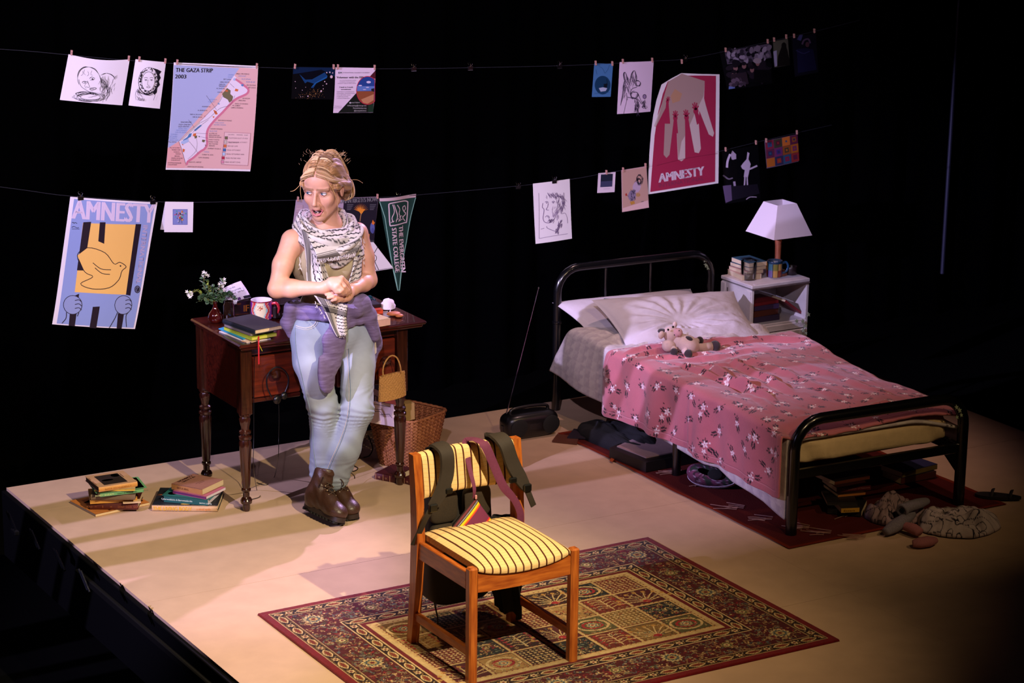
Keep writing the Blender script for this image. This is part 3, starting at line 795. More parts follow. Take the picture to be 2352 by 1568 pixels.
# ---- duvet
def make_duvet():
    w, h = 1.36, 1.98
    cv = Canvas(w, h, .009, '#bdb3b4'); X, Y = cv.X, cv.Y
    t = (np.floor(X/.045)+np.floor(Y/.045+X/.09)+np.floor(Y/.045-X/.09)) % 3          # faint triangles
    cv.put((t == 1)*1., '#b3a8ac'); cv.put((t == 2)*1., '#c6bdbb')
    nx, ny = cv.nx, cv.ny; S0 = -.30
    P = np.zeros((ny, nx, 3))
    for j in range(ny):
        v = j/(ny-1)
        hem = np.interp(v, [0, .33, .5, .68, .74, .8, .92, .98, 1], [.245, .27, .30, .317, .30, .33, .34, .36, .365])
        zt = .437+.02*float(sstep(.30, .05, v))-.012*float(sstep(.85, 1, v))
        x, z, s = cloth_section(-hem, .904+.14, nx, .012, zt, .055)
        head = np.interp(s, [-.26, -.1, .05, .5, 1.1], [-.03, -.13, -.22, -.30, -.25])
        y = head+(-2.0-head)*v
        P[j, :, 0], P[j, :, 1], P[j, :, 2] = x, y, z
        X[j] = s; Y[j] = y
    n = fbm(X*6+3, Y*6, 3)-.45
    side = sstep(.06, -.02, X)
    top = 1-side
    hd = sstep(-.75, -.45, Y)
    wr = creases(X, Y, [(.1, -.62, .42, -.50, .022, .02), (.12, -.56, .45, -.44, .02, .022), (.2, -.72, .46, -.55, .018, .018), (.05, -.48, .3, -.36, .02, .03), (.62, -.60, .95, -.45, .02, .03), (.7, -.5, .9, -.36, .018, .02)])
    cov = sstep(-.82, -.62, Y)
    P[..., 2] += top*cov*(n*.035*(.4+hd)+wr)+top*hd*.02*np.sin(PI*np.clip(X/.9, 0, 1))
    P[..., 2] -= top*(1-cov)*.02
    P[..., 2] -= top*(.035*cov+.07*(1-cov))*sstep(.62, 1.0, X)
    P[..., 0] -= side*(.008+cov*(.018*n+.01*np.sin(Y*14)*sstep(0, -.2, X))+.035*sstep(-.75, -.25, Y)*sstep(.02, -.2, X))
    P[..., 0] += side*(1-cov)*.012
    o = grid_mesh('duvet', P[::-1], cv.A[::-1], vcmat('duvet_cotton', .9, .15, 120, sheen=.1), thick=.012)
    to_bed(o, 'pale grey duvet under the pink blanket, its corner hanging over the bed side', 'duvet')
make_duvet()

# ---- blanket
def make_blanket():
    rg = np.random.default_rng(21)
    w, h = 1.30, 1.42
    cv = Canvas(w, h, .0036, '#b5666f'); X0, Y0 = cv.X.copy(), cv.Y.copy()
    n = fbm(X0*9, Y0*9, 3)[..., None]; cv.A *= .86+.3*n
    def stamp(x, y, r, fn, col):
        i0, i1 = np.searchsorted(X0[0], (x-r, x+r)); j0, j1 = np.searchsorted(Y0[:, 0], (y-r, y+r))
        if i1 <= i0 or j1 <= j0: return
        m = fn(X0[j0:j1, i0:i1]-x, Y0[j0:j1, i0:i1]-y); cv.A[j0:j1, i0:i1][m] = lin(col)
    def flower(x, y, r, a0):
        stamp(x, y, r*1.5, lambda u, v: np.hypot(u, v) < r*(.72+.32*np.cos(5*(np.arctan2(v, u)-a0))), '#efdcdf')
        stamp(x, y, r*.3, lambda u, v: np.hypot(u, v) < r*.24, '#c98a90')
    def leaf(x, y, a, l, wd, col='#2b1a26'):
        stamp(x, y, l, lambda u, v: np.hypot((u*cos(a)+v*sin(a))/l, (-u*sin(a)+v*cos(a))/wd) < 1, col)
    def sprig(x, y, a, k):
        for q in range(k):
            d = .012+.0085*q; px, py = x+cos(a)*d, y+sin(a)*d
            for s_ in (-1, 1): leaf(px+cos(a+s_*1.1)*.008, py+sin(a+s_*1.1)*.008, a+s_*.75, .0075, .0032)
        leaf(x+cos(a)*(d+.012), y+sin(a)*(d+.012), a, .007, .003)
    pts = []
    for i in range(4000):
        x, y = rg.uniform(.02, w-.02), rg.uniform(.02, h-.02)
        if all((x-a)**2+(y-b)**2 > .0098 for a, b in pts): pts.append((x, y))
    for i, (x, y) in enumerate(pts):
        a = rg.uniform(0, 6.28); k = i % 3
        if k < 2:
            sprig(x+.013*cos(a), y+.013*sin(a), a, 3); sprig(x, y, a+2.3, 2); sprig(x, y, a-2.2, 1)
            flower(x, y, .0165, a)
            if k == 1:
                fx, fy = x+.036*cos(a+1.1), y+.036*sin(a+1.1); sprig(fx, fy, a+.6, 2); flower(fx, fy, .014, a+1)
            stamp(x+.026*cos(a-1), y+.026*sin(a-1), .006, lambda u, v: np.hypot(u, v) < .004, '#efdcdf')
        else:
            flower(x, y, .0155, a); sprig(x, y, a, 3); sprig(x, y, a+3.4, 2)
        leaf(x+.045*cos(a+3), y+.045*sin(a+3), a, .006, .0028)
    edge = np.minimum(np.minimum(X0, w-X0), np.minimum(Y0, h-Y0))
    cv.put(((edge > .026) & (edge < .0305))*1., '#d18a92', .8); cv.put(((edge > .0305) & (edge < .034))*1., '#8f4a55', .7)
    nx, ny = cv.nx, cv.ny
    P = np.zeros((ny, nx, 3)); X, Y = cv.X, cv.Y
    for j in range(ny):
        v = j/(ny-1)
        hem = np.interp(v, [0, .04, .24, .53, .56, .78, .96, 1], [.318, .325, .308, .288, .302, .292, .30, .285])
        zt = .458-.012*float(sstep(.8, 1, v))
        x, z, s = cloth_section(-hem, .904+.06, nx, .026, zt, .06)
        head = np.interp(s, [-.3, -.1, 0, .1, .25, .4, .55, .75, .9, 1], [-.535, -.55, -.59, -.60, -.60, -.585, -.655, -.715, -.69, -.67])
        y = head+(-2.005-head)*v
        P[j, :, 0], P[j, :, 1], P[j, :, 2] = x, y, z; X[j] = s; Y[j] = y
    side = sstep(.07, -.03, X); top = 1-side
    n = fbm(X*5+9, Y*5, 3)-.45; n2 = fbm(X*16, Y*7+4, 3)-.45
    L = local_pts([(2.896, -1.18, .43), (2.80, -1.80, .43), (2.79, -1.12, .43), (2.88, -1.70, .43), (3.05, -1.15, .43), (2.96, -1.75, .43), (3.15, -1.2, .4), (3.1, -1.9, .4)])
    S_ = .478
    wr = creases(X, Y, [(L[0].x+S_, L[0].y, L[1].x+S_, L[1].y, .022, .018), (L[2].x+S_, L[2].y, L[3].x+S_, L[3].y, .018, .016), (L[4].x+S_, L[4].y, L[5].x+S_, L[5].y, .016, .02), (L[6].x+S_, L[6].y, L[7].x+S_, L[7].y, .008, .025),
        (.0, -.70, .40, -.64, .016, .014), (.02, -.76, .55, -.72, .014, .014), (.05, -.83, .36, -.85, .012, .014), (.2, -.92, .6, -.90, .010, .02), (.4, -.70, .85, -.78, .015, .016), (.5, -.76, .93, -.80, .014, .014), (.1, -1.0, .5, -1.06, .008, .02),
        (.25, -1.3, .1, -1.75, .010, .02), (.65, -1.2, .75, -1.8, .008, .03), (.15, -1.9, .7, -1.86, .012, .02)])
    P[..., 2] += top*(n*.03+n2*.012+wr)
    P[..., 2] -= top*(.05*sstep(.62, 1.0, X)*sstep(-.75, -1.2, Y)+.03*sstep(-1.90, -2.0, Y)*(1-.5*sstep(.2, .8, X)))
    fold = .011*np.sin(Y*17+3*n)+.008*np.sin(Y*31+1)+.02*n+.012*np.exp(-((Y+1.31)/.02)**2)
    P[..., 0] -= side*(.018+fold*sstep(.05, -.2, X))
    P[..., 2] += .02*np.exp(-((Y+1.98)/.03)**2)*sstep(.2, .9, X)*top
    o = grid_mesh('pink_blanket', P[::-1], cv.A[::-1], vcmat('fleece_print', .9, .2, 220, sheen=.35, spec=.15), thick=.009)
    to_bed(o, 'dusky pink fleece blanket printed with white flowers, spread over the bed', 'blanket')
make_blanket()

# ---- pillows
PIL = mat('pillow_cotton', '#c2bac2', .9, var=.06, scale=14, bump=.12, bscale=60)
def pillow(name, w, h, T, wr, label, Mx, piping=None, n=70):
    u = np.linspace(-1, 1, n); U, V = np.meshgrid(u, u)
    th = T*((1-U**4)*(1-V**4))**.55*(.75+.25*(1-U**2)*(1-V**2))
    cx = w/2*U*(1-.07*(1-V**2)*1)*(1+.03*V**2); cy = h/2*V*(1-.09*(1-U**2))
    W_ = wr(U, V)
    e = (1-U**6)*(1-V**6)
    top = np.stack([cx, cy, th+W_*e], -1); bot = np.stack([cx, cy, -th*.8-.5*W_*e], -1)
    o = grid_mesh(name, top, None, PIL); ob = None
    mb = MB(); me = o.data
    vs = np.concatenate([top.reshape(-1, 3), bot.reshape(-1, 3)]); idx = np.arange(n*n).reshape(n, n)
    f = np.stack([idx[:-1, :-1], idx[:-1, 1:], idx[1:, 1:], idx[1:, :-1]], -1).reshape(-1, 4)
    bpy.data.objects.remove(o)
    ring = np.concatenate([idx[0, :-1], idx[:-1, -1], idx[-1, :0:-1], idx[:0:-1, 0]]); r2 = np.roll(ring, -1)
    fs = [tuple(q) for q in f]+[tuple(q[::-1]+n*n) for q in f]+[(b, a, a+n*n, b+n*n) for a, b in zip(ring, r2)]
    o = MB().add([tuple(q) for q in vs], fs).build(name, PIL, smooth=180)
    o.matrix_world = Mx; tag(o, label, 'pillow', 'pillows on the bed')
    if piping:
        i = 0
        for a, b in piping:
            pts = [(w/2*q*.93, h/2*(1-.09*(1-q*q))-.004, .006) for q in np.linspace(a, b, 8)]
            MB().tube(pts, .0042, 6).build('piping', mat('teal_piping', '#0d5f78', .6), o)
    return o
def place(c, right, up):
    """object axes: x along right, y along up, z out of the pillow's face"""
    x = Vector(right).normalized(); y = Vector(up); y = (y-x*x.dot(y)).normalized(); z = x.cross(y)
    Mx = Matrix((x, y, z)).transposed().to_4x4(); Mx.translation = c; return Mx
pillow('pillow', .80, .42, .062, lambda U, V: .010*(fbm(U*3+5, V*3, 3)-.45),
       'white pillow lying back against the headboard, its corner sticking out left', place((3.125, -.315, .462), (1, .02, -.035), (0, .93, .30)))
def front_wr(U, V):
    # creases fan up from the toy's head towards the piped edge
    x0, y0 = -.12, -.05
    a = np.arctan2(V-y0, U-x0); r = np.hypot(U-x0, V-y0)
    fan = .6*np.cos(a*17+1.2)*np.exp(-((r-.45)/.4)**2)*sstep(.1, .35, r)*(V > -.35)
    dent = -.03*np.exp(-(r/.36)**2)
    return .012*fan+dent+.030*(fbm(U*3.2, V*3.2+8, 4)-.45)
pillow('pillow', .78, .46, .085, front_wr,
       'plump white pillow with teal piping behind the toy cow', place((3.16, -.60, .475), (1, -.05, -.05), (-.02, .84, .45)), [(-.93, -.74), (-.56, -.30), (-.27, -.04), (.0, .18), (.27, .62), (.66, .78)], 90)

# ================================================================ toy cow (its own small world, lying on the bed)
FUR = mat('cream_plush', '#cdb0a6', .95, var=.08, scale=80, bump=.3, bscale=500, sheen=.3)
HOOF = mat('dark_brown_plush', '#2a1c20', .95, bump=.3, bscale=500, sheen=.3)
MUZ = mat('pink_plush', '#c8969a', .95, bump=.3, bscale=500, sheen=.3)
cow = thing('toy_cow', 'soft toy cow with dark hooves lying on the bed against the pillow', 'toy', at(1580, 812, z=.47))
def cq(px, py, y): return at(px, py, y=y)
def cp(name, mb, m, sm=180): return part(cow, name, mb, m, sm)
cb = cp('body', MB().blob(cq(1577, 791, -.95), (.066, .055, .046), 24, roty(.42)), FUR)
sub(cb, 'dark_patch', MB().blob(cq(1582, 779, -.975), (.022, .020, .014), 14, roty(.5)), HOOF, 180)
cp('neck', MB().tube([cq(1550, 776, -.925), cq(1566, 785, -.945)], [.030, .040], 16), FUR)
hd = cp('head', MB().blob(cq(1541, 767, -.915), (.040, .038, .036), 22, roty(.3)), FUR)
sub(hd, 'muzzle', MB().blob(cq(1556, 763.5, -.945), (.024, .026, .022), 18), MUZ, 180)
for x, y in ((1549, 769), (1560, 759)): sub(hd, 'nostril', MB().blob(cq(x, y, -.972), (.0035, .003, .003), 8), HOOF, 180)
for x, y in ((1534.6, 757), (1546, 750.5)): sub(hd, 'eye', MB().blob(cq(x, y, -.948), (.0055, .005, .0055), 8), mat('black_bead', '#050507', .15), 180)
sub(hd, 'tuft', MB().blob(cq(1520, 760, -.90), (.020, .018, .012), 12), HOOF, 180)
cp('ear', MB().blob(cq(1519, 769, -.93), (.016, .010, .019), 12, roty(.4)), FUR)
cp('ear', MB().blob(cq(1550, 745, -.88), (.011, .008, .014), 12), FUR)
cp('chest', MB().blob(cq(1536, 793, -.93), (.034, .03, .03), 16), FUR)
for a, b, h_, r in (((1598, 800, -.95), (1634, 796, -.965), (1642, 795, -.967), .027), ((1592, 786, -.90), (1601, 783, -.89), (1607, 782, -.885), .019), ((1572, 803, -.985), (1577, 811, -1.0), (1580, 812.5, -1.005), .0215), ((1548, 800, -.96), (1547, 806, -.975), (1548, 808, -.98), .018)):
    A, B, H = cq(*a), cq(*b), cq(*h_)
    lg = cp('leg', MB().tube([A, A.lerp(B, .5), B], [r*.82, r*.74, r*.82], 14), FUR)
    sub(lg, 'hoof', MB().blob(H, (r, r*.95, r), 16), HOOF, 180)
# ================================================================ bedside cabinet
WP = mat('worn_white_paint', '#dcd7da', .55, var=.0, col2='#c9c2c6', scale=12, bump=.1, bscale=90)
CHIP = mat('chipped_edge', '#5b4d4e', .8, var=.4, scale=60)
kx0, kx1, ky0, ky1, kh = 3.653, 4.005, -.462, -.205, .59
cab = thing('bedside_cabinet', 'worn white painted bedside cabinet with open shelf and door beside the bed', 'cabinet', ((kx0+kx1)/2, (ky0+ky1)/2, 0))
kc, kd = (kx0+kx1)/2, (ky0+ky1)/2; kw, kdp = kx1-kx0, ky1-ky0
part(cab, 'top', MB().box((kc, kd, kh-.009), (kw+.004, kdp+.006, .018), .003), WP)
part(cab, 'top_edging', MB().box((kc, ky0-.003, kh-.021), (kw, .012, .008), .002), CHIP)
sp = part(cab, 'side_panel', MB().box((kx0+.008, kd, .295), (.016, kdp, .54), .002), WP)
sub(sp, 'groove', MB().box((kx0-.0005, ky1-.055, .29), (.003, .006, .5)), CHIP)
for y in (ky1-.02, ky0+.02): sub(sp, 'stile', MB().box((kx0-.002, y, .295), (.006, .034, .53), .001), WP)
part(cab, 'side_panel', MB().box((kx1-.008, kd, .295), (.016, kdp, .54), .002), WP)
part(cab, 'back_panel', MB().box((kc, ky1-.006, .3), (kw-.03, .01, .52)), WP)
part(cab, 'shelf', MB().box((kc, kd, .375), (kw-.03, kdp-.01, .014), .002), WP)
part(cab, 'rail', MB().box((kc, ky0+.007, .355), (kw-.03, .014, .03), .002), WP)
part(cab, 'bottom', MB().box((kc, kd, .06), (kw-.03, kdp-.02, .014)), WP)
for x in (kx0+.02, kx1-.02):
    for y in (ky0+.02, ky1-.02): part(cab, 'leg', MB().box((x, y, .03), (.03, .03, .06), .003), WP)
dr = part(cab, 'door', MB().box((kc, ky0-.002, .2), (kw-.045, .014, .272), .003), WP)
dz, dw = .2, kw-.045
for x in (-1, 1): sub(dr, 'stile', MB().box((kc+x*(dw/2-.02), ky0-.013, dz), (.04, .009, .272), .002), WP)
for z in (-1, 1): sub(dr, 'door_rail', MB().box((kc, ky0-.013, dz+z*.116), (dw-.08, .009, .04), .002), WP)
sub(dr, 'knob', MB().lathe([(.006, 0), (.012, .012), (.008, .02)], 12, (kx0+.055, ky0-.016, .22), rotx(PI/2)), CHIP)
# ivy sprig of pale stars on the cabinet
STAR = mat('pale_green_leaf', '#8f9d80', .6, var=.2, scale=50)
def star(mb, c, r, n=5, th=.0015, Mx=None):
    pts = [(r*(1 if k % 2 == 0 else .45)*cos(PI*k/n+.3), r*(1 if k % 2 == 0 else .45)*sin(PI*k/n+.3)) for k in range(2*n)]
    return mb.prism(pts, -th, th, Matrix.Translation(c) @ (Mx or Matrix.Identity(4)))
ivy = thing('star_sprig', 'sprig of pale green star leaves on the cabinet door edge', 'sprig', (3.965, ky0-.02, .36))
for px, py, r in ((1857, 722, .012), (1830, 737, .013), (1844, 738, .014), (1850, 748, .013), (1845, 758, .011), (1851, 765, .010), (1842, 774, .010)):
    c = at(px, py, y=ky0-.024); part(ivy, 'leaf', star(MB(), c, r, 5, .0015, rotx(PI/2-.3)), STAR, 0)
part(ivy, 'stem', MB().tube(catmull([at(1858, 720, y=ky0-.021), at(1846, 737, y=ky0-.021), at(1846, 758, y=ky0-.021), at(1842, 778, y=ky0-.021)]), .0012, 5), STAR)
st2 = thing('star_sprig', 'bright star leaf cluster clinging to the right bend of the headboard', 'sprig', (3.57, -.20, .66))
for px, py, r in ((1619, 597, .013), (1622, 608, .016), (1626, 615, .012)):
    part(st2, 'leaf', star(MB(), at(px, py, y=-.19), r, 5, .0015, rotx(PI/2-.4)), STAR, 0)
st3 = thing('star_sprig', 'dim star leaves clinging to the right post of the footboard', 'sprig', (3.5, -2.23, .42))
for px, py, r in ((2197, 935, .012), (2204, 942, .013), (2208, 953, .010), (2198, 958, .010)):
    part(st3, 'leaf', star(MB(), at(px, py, y=-2.23), r, 5, .0015, rotx(PI/2-.4)), STAR, 0)

# ================================================================ lamp
lamp = thing('table_lamp', 'unlit table lamp with white pyramid shade and turned wooden stem on the cabinet', 'lamp', (3.915, -.315, kh))
LW = wood('lamp_wood', '#7a3c24', '#b0684a', .4, 10, (10, 10, 1), .2)
part(lamp, 'base', MB().lathe([(.055, 0), (.055, .012), (.03, .022), (.016, .03)], 20, (3.915, -.315, kh)), LW)
part(lamp, 'stem', MB().lathe([(.016, .02), (.020, .045), (.0145, .06), (.0155, .14), (.018, .17), (.012, .18), (.0165, .19), (.0165, .2), (.009, .21), (.009, .24)], 18, (3.915, -.315, kh)), LW)
SH = mat('cream_shade', '#d9cdd6', .85, bump=.05, bscale=300)
zb, zt, wb, wt = kh+.208, kh+.365, .118, .0585
def shade_ring(w, z): return [(3.915+sx*w, -.315+sy*w, z) for sx, sy in ((-1, -1), (1, -1), (1, 1), (-1, 1))]
vs = shade_ring(wb, zb)+shade_ring(wt, zt)+shade_ring(wt-.002, zt)+shade_ring(wb-.002, zb)
fs = []
for i in range(4):
    j = (i+1) % 4; fs += [(i, j, 4+j, 4+i), (4+i, 4+j, 8+j, 8+i), (8+i, 8+j, 12+j, 12+i), (12+i, 12+j, j, i)]
part(lamp, 'shade', MB().add(vs, fs), SH, 0)
part(lamp, 'bulb_holder', MB().lathe([(.015, 0), (.017, .03), (.01, .04)], 12, (3.915, -.315, kh+.24)), mat('bakelite', '#1a1614', .4))

# ================================================================ books (shared builder)
PAGES = mat('page_block', '#d8c4a0', .9, var=.25, scale=40, stretch=(1, 1, 60), bump=.15)
def book(name, label, c, z, L, Wd, T, rz, cover, spine=None, group=None, hard=False, title=None, front=None, pages=None, sag=0):
    """closed book lying flat. L along local x (the spine's length, spine on local -y side), Wd along local y; c is the world xy of its centre"""
    t = thing(name, label, 'book', (c[0], c[1], z), rz, group)
    ct = .0028 if hard else .0012; o = .003 if hard else 0
    m = cover if not isinstance(cover, (str, tuple)) else mat('cover_'+str(cover).strip('#'), cover, .5, var=.12, scale=30)
    sm = m if spine is None else mat('cover_'+spine.strip('#'), spine, .5, var=.15, scale=40)
    MB().box((0, 0, T-ct/2), (L, Wd, ct), min(.0012, ct*.4)).build('cover', m, t, 20)
    MB().box((0, 0, ct/2), (L, Wd, ct), min(.0012, ct*.4)).build('cover', m, t, 20)
    n = 6; pr = [(-Wd/2+.001-.0035*hard*sin(PI*i/n), T*i/n) for i in range(n+1)]+[(-Wd/2+.0035, T), (-Wd/2+.0035, 0)]
    s_ = MB().prism([(p[0], p[1]) for p in pr], -L/2, L/2, Matrix(((0, 0, 1, 0), (1, 0, 0, 0), (0, 1, 0, 0), (0, 0, 0, 1)))).build('spine', sm, t, 40)
    MB().box((0, .001, T/2), (L-2*o, Wd-.006-o, T-2*ct*.9)).build('page_block', pages or PAGES, t, 0)
    def ink(mb, nm, par): return mb.build(nm, PRINT, par, 0, colors=True)
    if title:
        mb = MB()
        for (txt, x, zz, h, col, *w) in title:
            set_text(mb, txt, lambda a, b, x=x, zz=zz: (x+a, -Wd/2-.0035*hard-.0004, zz+b), h, w=(w[0] if w else None), col=lin(col))
        ink(mb, 'lettering', s_)
    if front:
        mb = MB(); front(mb, lambda a, b: (a, b, T+.0005)); ink(mb, 'cover_print', t)
    return t
def quad(mb, f, x0, y0, x1, y1, col): mb.add([f(x0, y0), f(x1, y0), f(x1, y1), f(x0, y1)], [(0, 1, 2, 3)], lin(col))
def fpoly(mb, f, pts, col):
    tr = tessellate_polygon([[Vector((p[0], p[1], 0)) for p in pts]])
    n = len(pts); mb.add([f(p[0], p[1]) for p in pts], [tuple(t) for t in tr], lin(col))
def fell(mb, f, cx, cy, rx, ry, col, n=24): fpoly(mb, f, [(cx+rx*cos(2*PI*i/n), cy+ry*sin(2*PI*i/n)) for i in range(n)], col)

# books and cups on the cabinet
bc = at(1705, 606, z=kh)
book('paperback', 'thick cream paperback at the bottom of the bedside book pile', (3.735, -.285), kh+.0005, .15, .11, .026, 1.45, '#c9a99a', '#cdb0a0', 'bedside pile of books')
book('paperback', 'pinkish paperback in the middle of the bedside book pile', (3.745, -.283), kh+.027, .145, .105, .017, 1.6, '#b98f86', '#d9b9ae', 'bedside pile of books')
book('paperback', 'orange spined book just under the top of the bedside pile', (3.76, -.28), kh+.0445, .15, .11, .018, 1.62, '#2b4a63', '#d98a45', 'bedside pile of books')
book('paperback', 'blue covered book with yellow spine on top of the bedside pile', (3.765, -.28), kh+.063, .152, .11, .022, 1.55, '#2f566b', '#e8a845', 'bedside pile of books',
     front=lambda mb, f: (quad(mb, f, -.05, -.03, .04, .03, '#1d2433'), quad(mb, f, -.03, -.02, .02, .015, '#4b4250')))
def tumbler():
    t = thing('glass_tumbler', 'clear glass tumbler of water at the front of the bedside cabinet', 'glass', at(1719, 641, z=kh+.0005))
    g = bpy.data.materials.new('clear_glass'); g.use_nodes = True; N, L = nodes(g); out = N['Material Output']
    mx, tr_, gl, fr = (N.new(k) for k in ('ShaderNodeMixShader', 'ShaderNodeBsdfTransparent', 'ShaderNodeBsdfGlossy', 'ShaderNodeFresnel'))
    tr_.inputs[0].default_value = (.93, .94, .95, 1); gl.inputs['Roughness'].default_value = .03; fr.inputs[0].default_value = 1.5
    L.new(fr.outputs[0], mx.inputs[0]); L.new(tr_.outputs[0], mx.inputs[1]); L.new(gl.outputs[0], mx.inputs[2]); L.new(mx.outputs[0], out.inputs[0])
    MB().lathe([(.0, 0), (.035, 0), (.038, .003), (.040, .094), (.0384, .094), (.036, .008), (.0, .008)], 28, cap=False).build('tumbler_wall', g, t, 50)
    w = g.copy(); w.name = 'water'; w.node_tree.nodes['Transparent BSDF'].inputs[0].default_value = (.80, .84, .88, 1)
    MB().lathe([(.0, .0085), (.0358, .0085), (.0368, .034), (.0, .034)], 24, cap=False).build('water', w, t, 50)
    return t
tumbler()
MUGM = vcmat('painted_glaze', .2, spec=.6)
def mug(name, label, loc, r, h, paint, rz, inner, handle_col, hr=None):
    t = thing(name, label, 'mug', loc, rz)
    n, m = 64, 26; vs, fs, cs = [], [], []
    prof = [(r*.93, 0), (r*.97, .002)]+[(r*(.97+.03*q), .002+(h-.002)*q) for q in np.linspace(.03, 1, m-2)]
    for k, (rr, z) in enumerate(prof):
        for i in range(n):
            a = 2*PI*i/n; vs.append((rr*cos(a), rr*sin(a), z)); cs.append(lin(paint(a/(2*PI), z/h)))
    k0 = len(prof)
    for rr, z in ((r*.97, h+.001), (r*.93, h), (r*.9, h*.5), (r*.88, .006), (.0005, .005)):
        for i in range(n): a = 2*PI*i/n; vs.append((rr*cos(a), rr*sin(a), z)); cs.append(lin(inner))
    K = k0+5
    for k in range(K-1):
        for i in range(n): fs.append((k*n+i, k*n+(i+1) % n, (k+1)*n+(i+1) % n, (k+1)*n+i))
    fs.append(tuple(range(n))[::-1])
    mb = MB().add(vs, fs, np.array(cs)); mb.build('cup', MUGM, t, 60, colors=True)
    hh = hr or h*.33
    MB().tube(catmull([(r*.96, 0, h*.82), (r+hh*.75, 0, h*.86), (r+hh*1.15, 0, h*.6), (r+hh*.8, 0, h*.3), (r*.96, 0, h*.16)], 5), .0062, 10, flat=(1, .8)).build('handle', mat('glaze_'+handle_col.strip('#'), handle_col, .2, spec=.6), t, 60)
    return t
def paint_bed(u, v):
    if v > .86: return '#1d3a55'
    k = int(u*9); q = abs((u*9) % 1-.5)
    if q > .42: return '#14141a'
    return ('#b98f4a', '#7d7a3a', '#a04a2c', '#c9a060', '#6a5a8c', '#3b6a7a')[(k*2+int(v*2.2)) % 6]
mug('patterned_mug', 'patterned blue rimmed mug beside the water glass on the cabinet', at(1778, 634, z=kh+.0005), .040, .080, paint_bed, -.35, '#2b3a4a', '#20507a')
pot = thing('small_pot', 'small dark round pot at the right edge of the cabinet', 'pot', at(1817, 630, z=kh+.0005))
MB().lathe([(.0, 0), (.025, 0), (.030, .01), (.031, .04), (.029, .043), (.026, .04), (.024, .01), (.0, .008)], 24, cap=False).build('pot_wall', mat('dark_ceramic', '#241a1c', .3, var=.3, scale=40), pot, 60)
tag(MB().box((at(1735, 647, z=kh).x, ky0+.012, kh+.0012), (.085, .02, .0016)).build('paper_slip', mat('white_card', '#cfc6cc', .8)), 'small pale card lying under the water glass on the cabinet', 'card')
# books inside the cabinet's open shelf
for i, (lab, x, z, L, T, colr, rz) in enumerate((('dark book at the bottom of the stack inside the cabinet shelf', 3.775, .3825, .18, .03, '#3a2a44', 0), ('brown book second in the stack inside the cabinet shelf', 3.77, .413, .17, .03, '#5a2a1e', .06),
        ('dim purple book third in the stack inside the cabinet shelf', 3.775, .4435, .17, .025, '#3d2b4d', -.04), ('red spined book topping the stack inside the cabinet shelf', 3.77, .469, .17, .016, '#7a1f26', .05))):
    book('hardback', lab, (x, -.34), z, L, .15, T, rz, colr, colr, 'books inside the cabinet')
lb = book('hardback', 'red book leaning slantwise in the right of the cabinet shelf', (3.945, -.37), .43, .15, .12, .012, 0, '#6a1f28', '#8a2a32', 'books inside the cabinet')
lb.rotation_euler = (0, .62, 0)
# ================================================================ things on the desk
def on_desk(px, py, dz=0): v = at(px, py, z=DT); return Vector((v.x, v.y, DT+.0008+dz))
GLR = mat('ruby_glass', '#4a0f0a', .08, spec=.8, coat=.6, col2='#1e0504', scale=12)
va = thing('bud_vase', 'small ruby glass vase with white blossom at the left end of the desk', 'vase', on_desk(495, 741))
MB().lathe([(.0, 0), (.022, 0), (.031, .012), (.033, .024), (.028, .042), (.014, .060), (.0098, .070), (.0095, .090), (.0115, .096), (.0085, .095), (.007, .06), (.0, .06)], 26, cap=False).build('vase_body', GLR, va, 60)
fw = thing('flower_sprigs', 'green leafy sprigs with tiny white flowers standing in the ruby vase', 'flowers', va.location+Vector((0, 0, .062)))
LEAF = mat('eucalyptus_leaf', '#56764a', .55, col2='#2f4a34', scale=30); YL = mat('young_leaf', '#9aa83e', .5, col2='#6f8a34', scale=40)
STM = mat('stem_green', '#6a6a3a', .7); WH = mat('white_petal', '#e2dedb', .7)
rgf = np.random.default_rng(14)
vx = va.location
def leaf_mesh(l, w, name, m):
    mb = MB(); mb.add([(0, 0, 0), (l*.35, w/2, l*.10), (l*.75, w*.42, l*.12), (l, 0, .02*l), (l*.75, -w*.42, l*.12), (l*.35, -w/2, l*.10), (l*.5, 0, l*.02)], [(0, 6, 1), (1, 6, 2), (2, 6, 3), (3, 6, 4), (4, 6, 5), (5, 6, 0)])
    me = bpy.data.meshes.new(name); me.from_pydata(mb.v, [], mb.f); me.materials.append(m); return me
LM = [leaf_mesh(.021, .019, 'leaf', LEAF), leaf_mesh(.024, .014, 'leaf', LEAF), leaf_mesh(.014, .012, 'leaf', YL)]
pm = MB()
for q in range(5):
    a = 2*PI*q/5; pm.add([(0, 0, 0), (.005*cos(a-.5), .005*sin(a-.5), .003), (.0095*cos(a), .0095*sin(a), .004), (.005*cos(a+.5), .005*sin(a+.5), .003)], [(0, 1, 2, 3)])
FM = bpy.data.meshes.new('blossom'); FM.from_pydata(pm.v, [], pm.f); FM.materials.append(WH)
def put(me, name, par, p, d, roll):
    o = bpy.data.objects.new(name, me); COL.objects.link(o); o.parent = par
    q = Vector(d).to_track_quat('X', 'Z') if name == 'leaf' else Vector(d).to_track_quat('Z', 'X')
    o.rotation_mode = 'QUATERNION'; o.rotation_quaternion = q @ Matrix.Rotation(roll, 3, 'X' if name == 'leaf' else 'Z').to_quaternion(); o.location = p
tips = [((470, 632), (468, 655), 1, 0), ((434, 675), (452, 668), 1, 1), ((456, 692), (468, 680), 0, 0), ((512, 648), (503, 665), 1, 0), ((540, 690), (522, 676), 1, 0), ((490, 660), (490, 672), 0, 0), ((528, 678), (512, 676), 1, 0), ((478, 645), (480, 668), 0, 1)]
base = vx+Vector((0, 0, .085))
